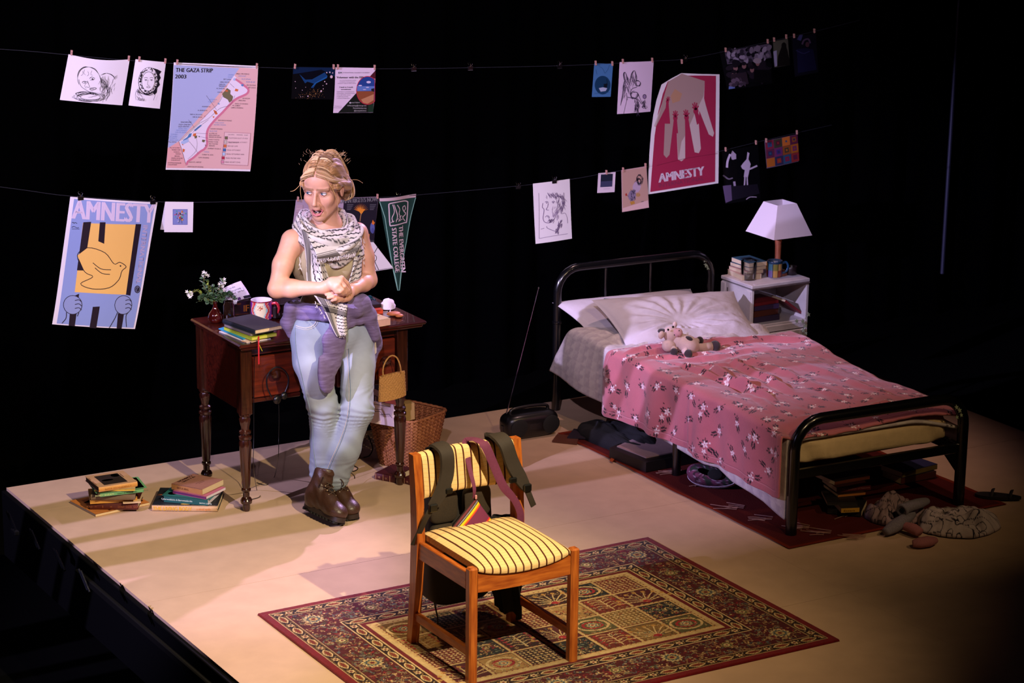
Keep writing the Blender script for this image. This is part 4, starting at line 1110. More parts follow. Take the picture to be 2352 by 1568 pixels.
for (tx, ty), (mx, my), fl_, yl in tips:
    dy = rgf.uniform(-.03, .03)
    T_ = at(tx, ty, y=vx.y+dy); Mi = at(mx, my, y=vx.y+dy*.6)
    C_ = catmull([base-Vector((0, 0, .05)), base, base*.4+Mi*.6-Vector((0, 0, .006)), Mi, T_], 5)
    C_ = [c-fw.location for c in C_]
    st = MB().tube(C_, [.0016]*len(C_), 5).build('stem', STM, fw)
    n = len(C_)
    for i in range(8, n):
        for s_ in (-1, 1):
            d = Vector((rgf.uniform(-1, 1), rgf.uniform(-1, .6), rgf.uniform(-.4, .8))); put(LM[2 if (yl and i > 11) else int(rgf.integers(2))], 'leaf', fw, C_[i], d, rgf.uniform(-.6, .6))
    if fl_:
        for i in range(7):
            put(FM, 'blossom', fw, C_[-1]+Vector((rgf.normal(0, .009), rgf.normal(0, .006), rgf.normal(0, .011))), (rgf.uniform(-.8, .3), -1, rgf.uniform(0, .8)), rgf.uniform(0, 2))
jar = thing('brown_jar', 'dark brown glass jar standing just behind the ruby vase', 'jar', on_desk(526, 738))
MB().lathe([(.0, 0), (.023, 0), (.0245, .004), (.0245, .072), (.020, .082), (.02, .09), (.018, .09), (.018, .08), (.021, .07), (.021, .005), (0, .005)], 24, cap=False).build('jar_wall', mat('brown_glass', '#20120a', .08, spec=.8, coat=.5), jar, 60)
# small dark case lettered IF, and the flyer propped on it
cs = thing('dark_case', 'dark upright case with gold letters behind the mug', 'case', on_desk(553, 727), -.05)
MB().box((0, .02, .036), (.088, .05, .072), .003).build('case_body', mat('dark_lacquer', '#1b1008', .3, coat=.3), cs, 20)
mb = MB(); set_text(mb, 'IF', lambda a, b: (.010+a, -.0056, .022+b), .030, w=.026, col=lin('#b06a22'), bold=.0012)
quad(mb, lambda a, b: (a, -.0054, b), -.03, .01, .036, .014, '#4a1f12'); quad(mb, lambda a, b: (a, -.0054, b), -.035, .055, .0, .062, '#5a2a14')
mb.build('lettering', PRINT, cs, 0, colors=True)
fy = [at(503, 668, y=-.40), at(553, 645, y=-.375), at(576, 683, y=-.42), at(520, 700, y=-.44)]
flyer = thing('flyer', 'white printed flyer propped on the dark case behind the flowers', 'flyer', (fy[0]+fy[2])/2)
TLp, TRp, BRp, BLp = [p-flyer.location for p in fy]
def fly(u, v, o=0.): p = (TLp*(1-u)+TRp*u)*(1-v)+(BLp*(1-u)+BRp*u)*v; return p+Vector((0, -.010*sin(PI*v*.9)-o, .004*sin(PI*u)))
n = 10; P = np.array([[tuple(fly(i/(n-1), j/(n-1))) for i in range(n)] for j in range(n)])
grid_mesh('paper', P, None, mat('white_paper', '#e3dcdf', .8), flyer, thick=.0006)
mb = MB()
for k, s_ in enumerate(('Victory to the', 'Palestinian people', 'in their just war for', 'liberation!')):
    set_text(mb, s_, lambda a, b, k=k: fly(.06+a, .20+.16*k-b, .0012), .085, w=(.58, .76, .84, .44)[k], col=lin('#17121a'))
for x0, x1, c in ((.0, .3, '#d8a23a'), (.3, .45, '#b32c3a'), (.45, .6, '#5b2f6e'), (.6, .72, '#e3dcdf'), (.72, 1, '#1b1622')):
    mb.add([fly(x0+(x1-x0)*q/3, .80, .0012) for q in range(4)]+[fly(x0+(x1-x0)*q/3, .97, .0012) for q in range(4)], [(i, i+1, i+5, i+4) for i in range(3)], lin(c))
mb.build('print', PRINT, flyer, 0, colors=True)
bd = thing('bead_string', 'string of pinkish beads lying before the dark case', 'beads', on_desk(548, 733))
for i in range(12):
    o_ = MB().blob((0, 0, 0), .0052, 8).build('bead', mat('pink_beads', '#a9787c', .35), bd, 180); o_.location = (-.025+.0105*(i % 6)+.003*(i//6), .012*(i//6)-.006+.003*sin(i*2), .0055)
def paint_mug(u, v):
    w = .06*sin(v*5+.5); q = ((u+.72) % 1)
    if v > .93: return '#8a1f2c'
    c = abs(q-.5-w*.0); wv = .02*sin(v*9)
    d = abs((q-.5)+wv*(1 if q > .5 else -1))
    r_ = math.hypot((q-.5)*4.2, (v-.66)*1.5)
    if d < .075:
        a_ = math.atan2(v-.66, (q-.5)*2.8)
        if r_ < .2 and ((r_/.062+a_/(2*PI)) % 1) < .5: return '#b8461e'
        return '#efe3b0'
    if d < .095: return '#9fd0c4'
    if d < .13: return '#d43a3c'
    if d < .145: return '#f0c9a0'
    if d < .155: return '#c22f6a'
    return '#7a2f8e' if int(q*14) % 3 else '#9a4aa6'
mug('painted_mug', 'bright purple and cream mug with red handle on the desk', on_desk(601, 731), .047, .083, paint_mug, -.75, '#e6dfe4', '#c92a36')
tc = thing('typewriter_case', 'dark leather case with faint letters behind the woman on the desk', 'case', on_desk(668, 730), .02)
MB().box((0, .06, .03), (.16, .12, .06), .008).build('case_body', mat('dark_leather', '#22100a', .4, var=.4, scale=40, bump=.2, bscale=60), tc, 20)
MB().box((0, .06, .0625), (.15, .11, .005), .002).build('lid', MATS['dark_leather'], tc, 20)
mb = MB(); set_text(mb, 'I o l o', lambda a, b: (-.06+a, -.0006, .018+b), .014, w=.075, col=lin('#8d7f88')); mb.build('lettering', PRINT, tc, 0, colors=True)

def book_px(name, label, pl, pr, z, Wd, T, cover, spine=None, group=None, **k):
    A, B = at(*pl, z=z), at(*pr, z=z); d = (B-A); L = math.hypot(d.x, d.y); a = math.atan2(d.y, d.x)
    c = (A+B)/2+Vector((-sin(a), cos(a), 0))*Wd/2
    return book(name, label, (c.x, c.y), z, L, Wd, T, a, cover, spine, group, **k)
# stationery pile at the front left corner: spine edge seen from the left
G = 'stationery pile on the desk'
z = DT+.0008
def sheet_px(name, label, pts, z, th, colr, grp=None, cat='paper'):
    P = [at(x, y, z=z) for x, y in pts]; c = sum(P, Vector())/4
    mb = MB().prism([(p.x-c.x, p.y-c.y) for p in P], 0, th)
    return tag(mb.build(name, mat('card_'+colr.strip('#'), colr, .7), smooth=0, loc=(c.x, c.y, z)), label, cat, grp)
sheet_px('paper_sheet', 'white paper sheet at the very bottom of the stationery pile', [(503, 762), (566, 788), (622, 779), (560, 752)], z, .003, '#e0d3d2', G)
sheet_px('paper_sheet', 'cream card under the stationery pile by the desk edge', [(520, 764), (578, 787), (634, 771), (576, 750)], z+.0032, .0025, '#d3b78e', G)
sheet_px('folder', 'bright blue folder in the stationery pile on the desk', [(502, 756), (558, 780), (612, 766), (552, 742)], z+.006, .004, '#1f8fb4', G, 'folder')
book_px('notebook', 'lime green notebook under the grey book on the desk', (514, 757), (578, 782), z+.0105, .125, .012, '#b6c52c', '#c3cf3a', G, pages=mat('lime_pages', '#c9c64a', .8))
book_px('notebook', 'grey spined book just beneath the black notebook', (515, 750), (574, 772), z+.023, .12, .014, '#2a2826', '#8f8078', G)
book_px('notebook', 'black covered notebook with cream pages topping the stationery pile', (512, 743), (585, 768.5), z+.0375, .145, .020, '#26262a', '#1d222e', G, hard=True, pages=mat('cream_pages', '#e0c79a', .85, var=.15, scale=80))
pen = tag(MB().tube([at(594, 773, z=z+.022), at(594, 786, y=-.868), at(594.5, 836, y=-.872)], [.0032, .0036, .003], 8).build('red_ribbon', mat('red_ribbon', '#c4202c', .5)), 'red ribbon marker hanging over the desk front edge', 'ribbon')
tag(MB().tube([at(592, 780, z=z+.012), at(594, 789, y=-.862), at(602, 806, y=-.866)], .003, 6, flat=(1, .4)).build('yellow_ribbon', mat('yellow_ribbon', '#d6c626', .5)), 'yellow ribbon end hanging beside the red ribbon', 'ribbon')
tag(MB().tube([at(556, 783, z=z+.012), at(572, 786, z=z+.012)], [.0032, .001], 6).build('pencil', mat('pencil_wood', '#c89a70', .6)), 'sharpened pencil tip poking out of the stationery pile', 'pencil')
# right end of the desk
book_px('thick_book', 'thick cream book lying at the desk front beside the woman', (836, 757), (897, 746), DT+.0008, .115, .030, '#d9c290', '#dfb49a', title=None, front=lambda mb, f: [fell(mb, f, -.03+.02*i, .01-.012*(i % 2), .011, .004, '#a39a4a') for i in range(5)])
book_px('red_book', 'small orange red book under the black book at right of the desk', (836, 724), (880, 720), DT+.0008, .10, .018, '#c24420', '#d2481f')
book_px('black_book', 'black book lying on the orange red book at right of the desk', (838, 709), (876, 705), DT+.0195, .10, .014, '#1c171e', '#2a2026')
mk = thing('dust_mask', 'white moulded dust mask lying at the back right of the desk', 'mask', on_desk(888, 709))
def mk_pt(u, v):
    a = PI*(v-.5); b = PI*u
    return (.036*cos(b)*(1-.15*sin(b))+.004*sin(9*b)*cos(a), -.012+.030*sin(a)*sin(b)*.9, .004+.046*sin(b)**.8*(cos(a)**.7 if cos(a) > 0 else 0))
MB().grid(mk_pt, 20, 16).build('shell', mat('mask_white', '#e8dce2', .8, bump=.2, bscale=200), mk, 180)
for pts in ([(-.03, -.02, .012), (-.045, -.03, .006), (-.04, -.045, .001), (-.02, -.05, .001)], [(.0, -.038, .004), (-.008, -.05, .003), (-.015, -.06, .0015), (.005, -.066, .001)]):
    MB().tube(catmull(pts, 5), .0015, 5).build('strap', MATS['mask_white'], mk)
CL = mat('terracotta', '#c4743c', .6, var=.1, scale=40)
for lab, p, r in (('larger flat terracotta pebble lying before the dust mask', (904, 725), (.032, .024, .009)), ('smaller terracotta pebble tucked under the larger one', (917, 729), (.019, .016, .008))):
    tag(MB().blob((0, 0, 0), r, 18).build('terracotta_pebble', CL, smooth=180, loc=on_desk(*p, dz=r[2])), lab, 'pebble', 'terracotta pebbles')
tg = thing('teal_beads', 'dark teal glass beads piled at the back of the desk behind the woman', 'beads', on_desk(852, 706))
for x, y, zz, r in ((-.006, 0, .042, .014), (.014, .01, .022, .016), (-.02, .012, .018, .018), (-.012, .0, .018, .016)): MB().blob((x, y, zz), r, 14).build('bead', mat('teal_glass', '#0f3a40', .08, spec=.9, coat=.6), tg, 180)
# things hung from the desk knobs
BP = MATS['black_plastic']
hp = thing('headphones', 'thin black headset hanging from the left desk drawer knob', 'headset', KNOB_L)
def hpt(px, py, y=-.842): return at(px, py, y=y)-KNOB_L
band = catmull([hpt(624, 912), hpt(614, 890), hpt(613, 868), hpt(622, 851), hpt(636, 843, -.846), hpt(650, 848), hpt(661, 862), hpt(662, 880), hpt(654, 902)], 6)
MB().tube(band, .0032, 8).build('headband', mat('brushed_black', '#15151a', .3, .3), hp)
for px, py, r in ((633, 916, .019), (649, 907, .016)):
    MB().lathe([(.0, 0), (r*.7, 0), (r, .006), (r, .014), (r*.7, .02), (0, .02)], 18, hpt(px, py), rotx(PI/2) @ roty(.3), cap=False).build('ear_cup', BP, hp, 60)
MB().tube(catmull([hpt(640, 922), hpt(641, 960), hpt(640, 1010), hpt(639, 1050, -.86), at(630, 1095, z=.004)-KNOB_L, at(612, 1113, z=.003)-KNOB_L, at(590, 1108, z=.003)-KNOB_L], 6), .0016, 5).build('cable', BP, hp)
tag(MB().tube(catmull([at(584, 815, y=-.828), at(583, 900, y=-.83), at(583, 1000, y=-.83), at(582, 1070, y=-.84), at(590, 1125, z=.003), at(597, 1140, z=.003), at(575, 1147, z=.003)], 6), .0016, 5).build('loose_cable', BP), 'thin black cable trailing down beside the front left desk leg', 'cable')
STRAW = mat('woven_straw', '#b9853f', .75, var=.35, scale=220, bump=.6, bscale=240)
sb = thing('straw_bag', 'small woven straw handbag hanging from the right desk drawer knob', 'bag', KNOB_R)
K_ = KNOB_R
def bagp(px, py, y): return at(px, py, y=y)-K_
a4 = [bagp(872, 864, -.865), bagp(929, 851, -.865), bagp(932, 905, -.862), bagp(870, 922, -.862)]
def strawf(u, v, dep):
    p = (a4[0]*(1-u)+a4[1]*u)*(1-v)+(a4[3]*(1-u)+a4[2]*u)*v
    return p+Vector((0, dep*(.022*(v*.9+.25)*sin(PI*u)**.5+.0), 0))
n1, n2 = 34, 30
for dep, nm in ((-1, 'front_panel'), (1, 'rear_panel')):
    P = np.array([[tuple(strawf(i/(n1-1), j/(n2-1), dep)+Vector((0, .0016*((i//2+j//2) % 2)*dep, 0))) for i in range(n1)] for j in range(n2)])
    grid_mesh(nm, P, None, STRAW, sb, smooth=20, thick=-.0015*dep*1.0)
for dy in (-.012, .012):
    MB().tube(catmull([bagp(880, 862, -.87+dy), bagp(880, 845, -.87+dy), bagp(888, 826, -.862+dy*.7), bagp(900, 816.5, -.853+dy*.5), bagp(912, 822, -.862+dy*.7), bagp(919, 840, -.868+dy), bagp(921, 855, -.868+dy)], 6), .0034, 7).build('handle', STRAW, sb)
# wicker basket
WK = mat('wicker', '#a4693c', .6, col2='#7c4526', scale=60, bump=.2, bscale=200)
bk = thing('wicker_basket', 'square wicker waste basket full of papers under the desk right end', 'basket', (1.705, -.525, 0), .42)
BH, b0, b1 = .24, .095, .136
def bk_path(h, nn, ph=None, r=0):
    s_ = b0+(b1-b0)*h/BH; pts = []
    for i in range(nn):
        t = i/nn*4; k = int(t); f = t-k; x, y = ((-1+2*f, -1), (1, -1+2*f), (1-2*f, 1), (-1, 1-2*f))[k]
        q = (abs(x)**6+abs(y)**6)**(1/6); o = r*(1 if (i+(ph or 0)) % 2 else -1)
        pts.append(Vector((x/q*(s_+o), y/q*(s_+o), h)))
    return pts
mb = MB(); rows = 30
for k in range(rows): mb.tube(bk_path(.006+k*(BH-.012)/(rows-1), 72, k, .0035), .0042, 5, closed=True)
mb.build('weave', WK, bk, 180)
mb = MB()
B0, B1 = bk_path(0, 36), bk_path(BH+.006, 36)
for p, q in zip(B0, B1): mb.tube([p, q+Vector((0, 0, .0))], .0034, 5)
mb.build('stakes', WK, bk, 180)
MB().tube(bk_path(BH+.004, 72, 0, .003), .0065, 6, closed=True).build('rim', WK, bk, 180)
MB().box((0, 0, .004), (b0*1.9, b0*1.9, .008)).build('basket_base', WK, bk)
# papers and books standing in the basket
def flat4(name, label, px4, ys, colr, cat, grp, thick, pr=None):
    P = [at(x, y, y=yy) for (x, y), yy in zip(px4, ys)]; c = sum(P, Vector())/4
    f = lambda u, v, o=0.: (P[0]*(1-u)+P[1]*u)*(1-v)+(P[3]*(1-u)+P[2]*u)*v-c+Vector((0, -o, 0))
    t = thing(name, label, cat, c, 0, grp)
    A = [f(0, 0), f(1, 0), f(1, 1), f(0, 1)]; Bk = [p+Vector((.0, thick, 0)) for p in A]
    MB().add(A+Bk, [(3, 2, 1, 0), (4, 5, 6, 7), (0, 1, 5, 4), (1, 2, 6, 5), (2, 3, 7, 6), (3, 0, 4, 7)]).build('board', mat('board_'+colr.strip('#'), colr, .7), t, 0)
    if pr: mb = MB(); pr(mb, f); mb.build('print', PRINT, t, 0, colors=True)
    return t
GB = 'papers standing in the wicker basket'
def sketchy(mb, f):
    for pts in ([(.1, .1), (.85, .12), (.83, .5)], [(.15, .3), (.3, .45), (.5, .40), (.62, .6)], [(.3, .2), (.35, .35), (.55, .3)], [(.5, .55), (.8, .45), (.9, .6)]):
        for (x0, y0), (x1, y1) in zip(pts[:-1], pts[1:]):
            mb.add([f(x0, y0, .001), f(x1, y1, .001), f(x1, y1+.02, .001), f(x0, y0+.02, .001)], [(0, 1, 2, 3)], lin('#4a3f48'))
flat4('sketch_pad', 'white sketch pad standing upright in the wicker basket', [(838, 918), (908, 930), (906, 980), (838, 968)], [-.62, -.665, -.645, -.60], '#d9c4c6', 'pad', GB, .012, sketchy)
def red_letters(mb, f): set_text(mb, 'ARTIR', lambda a, b: f(.05+a, .78-b, .001), .4, w=.85, col=lin('#3a2430'), bold=.01)
flat4('folded_poster', 'folded poster with dark capital letters at the back of the basket', [(838, 882), (880, 902), (878, 932), (838, 925)], [-.52, -.535, -.53, -.515], '#cdb3b8', 'poster', GB, .008, red_letters)
flat4('magazine', 'crimson magazine showing a corner above the basket', [(878, 915), (912, 912), (914, 950), (880, 955)], [-.54, -.55, -.55, -.54], '#a3485c', 'magazine', GB, .01)
flat4('paperback', 'cream edged book standing upright at the basket right', [(930, 928), (952, 925), (953, 962), (931, 968)], [-.50, -.50, -.49, -.49], '#cfa872', 'book', GB, .05)
flat4('blue_leaflet', 'dark blue leaflet peeking out behind the basket papers', [(846, 878), (872, 884), (872, 905), (846, 900)], [-.47, -.475, -.47, -.465], '#4a4a72', 'leaflet', GB, .006)
# maroon volumes on the floor by the basket
def gilt(mb, f): pass
for lab, pl, pr, z_, n_ in (('maroon leather volume with gilt bands on the floor by the basket', (861, 1100), (908, 1109), 0.0005, 1), ('second maroon volume on the floor, half behind the desk leg', (927, 1110), (968, 1121), .0005, 2)):
    b_ = book_px('leather_volume', lab, pl, pr, z_, .15, .030, '#3d0d16', '#4a131b', 'maroon volumes under the desk', hard=True)
    L_ = (at(*pr, z=0)-at(*pl, z=0)).length
    for q in (.07, .42, .75):
        MB().box((-L_/2+q*L_, -.0785, .015), (.0022, .0016, .029)).build('gilt_band', mat('gilt', '#c99a78', .4, .5), b_)
    mb = MB()
    for q, s_ in ((.22, 'VII'), (.57, 'DC')): set_text(mb, s_, lambda a, b, q=q: (-L_/2+q*L_-.006+a, -.0792, .010+b), .009, w=.012, col=lin('#b98a72'))
    mb.build('lettering', PRINT, b_, 0, colors=True)
tag(MB().tube(catmull([at(800, 1062, z=.003), at(815, 1070, z=.003), at(822, 1076, z=.003), at(812, 1082, z=.003), at(798, 1078, z=.003)], 6), .0022, 5).build('cord_loop', BP), 'loop of black cord on the floor behind the boots', 'cord')
tag(MB().tube(catmull([at(836, 1050, z=.004), at(848, 1046, z=.004), at(856, 1030, z=.05), at(850, 1010, z=.09), at(846, 1000, z=.10)], 5), .003, 5).build('power_lead', BP), 'black power lead curling up beside the rear right desk leg', 'cord')

# ================================================================ book stacks on the floor, left
G1, G2 = 'left floor stack of books', 'right floor stack of books'
def sig(mb, f): pass
book_px('magazine', 'large orange covered magazine at the bottom of the left stack', (220.2, 1186.7), (343.9, 1159), .0005, .225, .011, '#c98a4e', '#e3c9a0', G1, pages=mat('grey_pages', '#b6a8a2', .8),
        front=lambda mb, f: (quad(mb, f, -.13, -.11, .13, .11, '#c67a3c'), quad(mb, f, .08, -.08, .12, -.02, '#e0c0a0'), quad(mb, f, .085, -.075, .115, -.025, '#b4602c'), fpoly(mb, f, [(-.12, -.02), (-.06, .03), (-.05, .02), (-.11, -.03)], '#e6b884'), fpoly(mb, f, [(-.1, .05), (.0, .1), (.02, .09), (-.08, .04)], '#d9a06a'), quad(mb, f, -.06, -.10, .02, -.085, '#e6bd8c')))
book_px('leather_book', 'old brown leather book second from the bottom of the left stack', (206.5, 1170), (317, 1170.5), .012, .165, .030, '#4a1a0e', '#541c10', G1, hard=True,
        title=[(s_, -.115+.033*i, .010, .010, lin('#9a5a34') and '#9a5a34', w_) for i, (s_, w_) in enumerate((('oOCO', .024), ('=', .01), ('I', .004), ('H', .008), ('DOGO', .028), ('OCO', .026), ('GOO', .026)))])
bb = book_px('paperback', 'amber paperback with a pale bookmark third from the bottom of left stack', (207, 1157.5), (315.4, 1151), .0425, .155, .018, '#c58a3a', '#cf9440', G1)
MB().box((.075, -.085, .004), (.075, .05, .0012)).build('bookmark', mat('pale_card', '#e0bd94', .7), bb)
book_px('hardback', 'thick grey brown book in the middle of the left stack', (208.7, 1148.5), (310.7, 1147.5), .061, .15, .025, '#5a4636', '#7a6450', G1, hard=True)
book_px('paperback', 'green spined book fanned out in the left stack', (230, 1141.6), (330.3, 1130), .0865, .165, .017, '#3a4a48', '#6cab78', G1,
        title=[('ROBEY BARAMI', -.115, .004, .008, '#d8e2a8', .08), ('Letters of Human Order', -.02, .005, .006, '#1e3a2a', .085), ('novel', .09, .005, .005, '#2a5a3a', .022)],
        front=lambda mb, f: (quad(mb, f, -.11, -.08, .11, .08, '#6cab78'), quad(mb, f, -.10, -.07, .10, .072, '#2a2c30'), quad(mb, f, .05, -.02, .09, .04, '#6a6a64')))
book_px('paperback', 'thin yellow book just under the top of the left stack', (217, 1129), (310, 1127), .104, .125, .008, '#cdb078', '#e0b33e', G1)
book_px('hardback', 'tan book with a dark cover photograph topping the left stack', (227, 1130.3), (315.8, 1116.6), .1125, .17, .022, '#cfa383', '#d99a52', G1, hard=True, pages=mat('dark_pages', '#3a2620', .8),
        title=[('RITA MONDELLY', -.06, .006, .007, '#a36a34', .12)],
        front=lambda mb, f: (quad(mb, f, -.055, -.068, .05, .06, '#2b211b'), fell(mb, f, -.02, -.01, .026, .012, '#b39a78'), fell(mb, f, .03, .035, .018, .02, '#a98d6e'), quad(mb, f, .055, .0, .058, .05, '#3a2a22'), quad(mb, f, -.085, -.05, -.08, .0, '#9a6a50'), quad(mb, f, -.085, .02, -.08, .05, '#9a6a50')))
book_px('large_book', 'large dark covered book with yellow spine lettering under the right stack', (349.2, 1173.3), (500, 1175.3), .0005, .235, .027, '#161a1e', '#c9a37a', G2, hard=True,
        title=[('THE LIVING BODY', -.135, .006, .017, '#e6b21e', .165), ('a visual guide', .05, .008, .010, '#e0863a', .06), ('v', .135, .012, .006, '#6a5040', .008)],
        front=lambda mb, f: (fpoly(mb, f, [(-.14, .01), (-.11, .02), (-.14, .03), (-.12, .02)], '#c9652c'), fell(mb, f, -.0, -.10, .02, .006, '#e0a83a'), fell(mb, f, .045, -.10, .022, .006, '#e0a83a'), fell(mb, f, -.05, -.06, .05, .018, '#2a3436')))
book_px('paperback', 'teal spined book above the large dark book of the right stack', (376.3, 1152.3), (477, 1161), .0285, .17, .026, '#1d5a56', '#10504f', G2, pages=mat('white_pages', '#d9cfe0', .8, var=.08, scale=90),
        title=[('Cyberwobbleka & Barromedorska', -.11, .010, .008, '#d6e6dc', .14), ('BEATRIX CUNLIFFE', .062, .006, .006, '#cfe0d6', .055)],
        front=lambda mb, f: (quad(mb, f, -.11, -.08, .11, .08, '#23615a'), fell(mb, f, -.04, .02, .045, .05, '#8fae94'), fell(mb, f, -.075, -.04, .02, .02, '#9a9a84')))
book_px('paperback', 'purple spined paperback beneath the worn pink book on the right stack', (396.6, 1132.5), (473, 1147), .055, .15, .012, '#a95a6c', '#5c1c52', G2, pages=MATS['white_pages'])
book_px('paperback', 'worn pinkish brown book topping the right stack', (393.6, 1123.2), (464, 1137), .0675, .16, .025, '#9a6a58', '#a4703f', G2,
        title=[('REX A VING', -.05, .008, .009, '#5a3420', .06)],
        front=lambda mb, f: (set_text(mb, 'COMMON', lambda a, b: f(-.075+b, .055-a), .014, w=.10, col=lin('#33211e'), bold=.0008), set_text(mb, 'OF A. KONG', lambda a, b: f(-.055+b, .05-a), .012, w=.09, col=lin('#33211e'), bold=.0008), quad(mb, f, .01, -.03, .013, .03, '#6d473c'), quad(mb, f, .02, -.02, .023, .02, '#6d473c')))
# ================================================================ under and around the bed
rd = thing('portable_radio', 'black rounded portable radio with raised aerial on the floor behind the bed head', 'radio', (2.405, -.43, 0), -.03)
CASE = mat('radio_black', '#09090b', .35, coat=.2)
MB().grid(rbox_pt(0, 0, .063, .142, .066, .062, .55), 48, 24, cu=True).build('radio_body', CASE, rd, 180)
for x in (-.085, .085):
    g = MB().lathe([(.045, 0), (.045, .006), (.04, .008), (0, .006)], 22, (x, -.060, .062), rotx(PI/2+.1), cap=False).build('speaker_grille', mat('grille', '#0c0c0e', .8), rd, 40)
MB().tube(catmull([(-.10, .0, .115), (-.09, 0, .138), (0, 0, .145), (.09, 0, .138), (.10, 0, .115)], 6), .008, 8).build('carry_handle', CASE, rd, 60)
MB().box((0, -.064, .062), (.07, .006, .035), .003).build('dial_panel', mat('dial', '#131318', .2), rd, 20)
A, B = at(1163, 950, y=-.43)-rd.location, at(1237, 661, y=-.43)-rd.location
ae = MB()
for k, (t0, t1, r) in enumerate(((0, .3, .0032), (.3, .62, .0026), (.62, .86, .0021), (.86, 1, .0015))): ae.tube([A.lerp(B, t0), A.lerp(B, t1)], r, 8)
ae = ae.build('aerial', chrome, rd, 40); ae.rotation_euler = (0, 0, .03)
MB().blob(B, .0045, 8).build('aerial_tip', chrome, ae, 180)
MB().box((-.135, 0, .05), (.02, .03, .045), .006).build('aerial_base', CASE, rd, 20)
def slab(name, label, px4, z, th, colr, cat, grp=None, ch=0):
    P = [at(x, y, z=z+th) for x, y in px4]; c = sum(P, Vector())/4
    mb = MB().prism([(p.x-c.x, p.y-c.y) for p in P], 0, th)
    return tag(mb.build(name, mat('slab_'+colr.strip('#'), colr, .5, var=.15, scale=20), smooth=0, loc=(c.x, c.y, z)), label, cat, grp)
slab('booklet', 'brown edged booklet on the floor between radio and dark coat', [(1268, 1012), (1325, 1018), (1330, 1002), (1280, 996)], .0005, .008, '#5a3020', 'booklet')
slab('booklet', 'dark booklet on the floor tucked under the coat by the radio', [(1303, 1003), (1362, 1006), (1366, 988), (1318, 984)], .009, .007, '#241a28', 'booklet')
slab('leaf_scrap', 'small orange scrap lying on the floor at the rug edge', [(1400, 1056), (1407, 1059), (1412, 1053), (1405, 1050)], .0075, .004, '#a8481a', 'scrap')
# flat case with pale top, dark coat bundled on it
slab('flat_case', 'flat black case with a pale pink board on top under the bed', [(1400, 1028), (1484, 1062), (1600, 1040), (1500, 985)], .010, .045, '#0b090b', 'case')
slab('pale_board', 'pale pinkish board lying on the flat black case under the bed', [(1417, 1024), (1484, 1050), (1582, 1030), (1505, 985)], .056, .005, '#a98c90', 'board')
def mound(name, label, cat, c, rx, ry, h, rz, m, seed, n=70, cols=None, lobes=1, amp=.6, floor_z=.012):
    """crumpled cloth: a low dome with ridged folds"""
    a = np.linspace(-1, 1, n); U, V = np.meshgrid(a, a)
    # map square to disc
    X = U*np.sqrt(1-V*V/2); Y = V*np.sqrt(1-U*U/2); r = np.hypot(X, Y)
    f1 = np.abs(fbm(X*1.5+seed, Y*1.5, 2)*2-1)**.8; f2 = fbm(X*2.4+seed*2, Y*2.0+5, 3)
    rim = 1+.18*(fbm(np.cos(np.arctan2(Y, X))*1.5+seed, np.sin(np.arctan2(Y, X))*1.5, 3)-.5)*2
    Z = h*(np.sqrt(np.clip(1-r**2.4, 0, 1)))*(1-amp*(1-f1)*.6+amp*(f2-.5))
    P = np.stack([X*rx*rim, Y*ry*rim, Z], -1)
    cc = cols(X, Y, Z) if cols else None
    o = grid_mesh(name, P, cc, m, thick=.004, loc=(c[0], c[1], floor_z)); o.rotation_euler = (0, 0, rz)
    return tag(o, label, cat)
mound('dark_coat', 'dark crumpled coat bundled under the side of the bed', 'coat', (2.70, -.76), .11, .30, .115, .12, mat('dark_navy_cloth', '#0e0d13', .95, var=.3, scale=30, bump=.2, bscale=200), 3.3, floor_z=.004)
# slipper with a white sole, tipped on its side
slp = thing('slipper', 'floral slipper with thick white sole tipped over on the red rug', 'slipper', (2.72, -1.49, .010), -1.02)
a = np.linspace(-1, 1, 34); U, V = np.meshgrid(a, a)
def sole_out(t): return .044*(1-.22*sin(t))*abs(cos(t))**.9*(1 if cos(t) > 0 else -1), .115*sin(t)
so = [(sole_out(2*PI*i/40)[1], sole_out(2*PI*i/40)[0]) for i in range(40)]
TI = Matrix.Rotation(.95, 4, 'X')
MB().prism(so, -.009, .009, Matrix.Translation((0, -.018, .042)) @ TI).build('sole', mat('white_rubber', '#c3b8cc', .8, var=.2, scale=60, bump=.3, bscale=90), slp, 40)
def upper(u, v):
    t = 2*PI*u; x, y = sole_out(t); k = cos(v*PI/2)
    return TI @ Vector((y*(.97-.10*v)*(.35+.65*k**.5) , x*(.97)*(.3+.7*k**.5), .009+.058*sin(v*PI/2)*(1.05-.45*sin(t))))+Vector((0, -.018, .042))
cvf = []
mbu = MB().grid(upper, 60, 16, cu=True)
cA = np.array([lin('#3a1f33')]*len(mbu.v)); q = np.array(mbu.v); nz_ = fbm(q[:, 0]*60, q[:, 1]*60+q[:, 2]*40, 3)
cA[nz_ > .52] = lin('#6d3a58'); cA[nz_ < .40] = lin('#26352e'); cA[(nz_ > .48) & (nz_ < .50)] = lin('#9a8aa0')
mbu.c = [tuple(x) for x in cA]; mbu.build('upper', vcmat('floral_cloth', .9, .2, 300), slp, 180, colors=True)
MB().blob(TI @ Vector((.035, 0, .060))+Vector((0, -.018, .042)), (.036, .024, .016), 16, TI).build('opening', mat('slipper_lining', '#0a0a0c', 1), slp, 180)
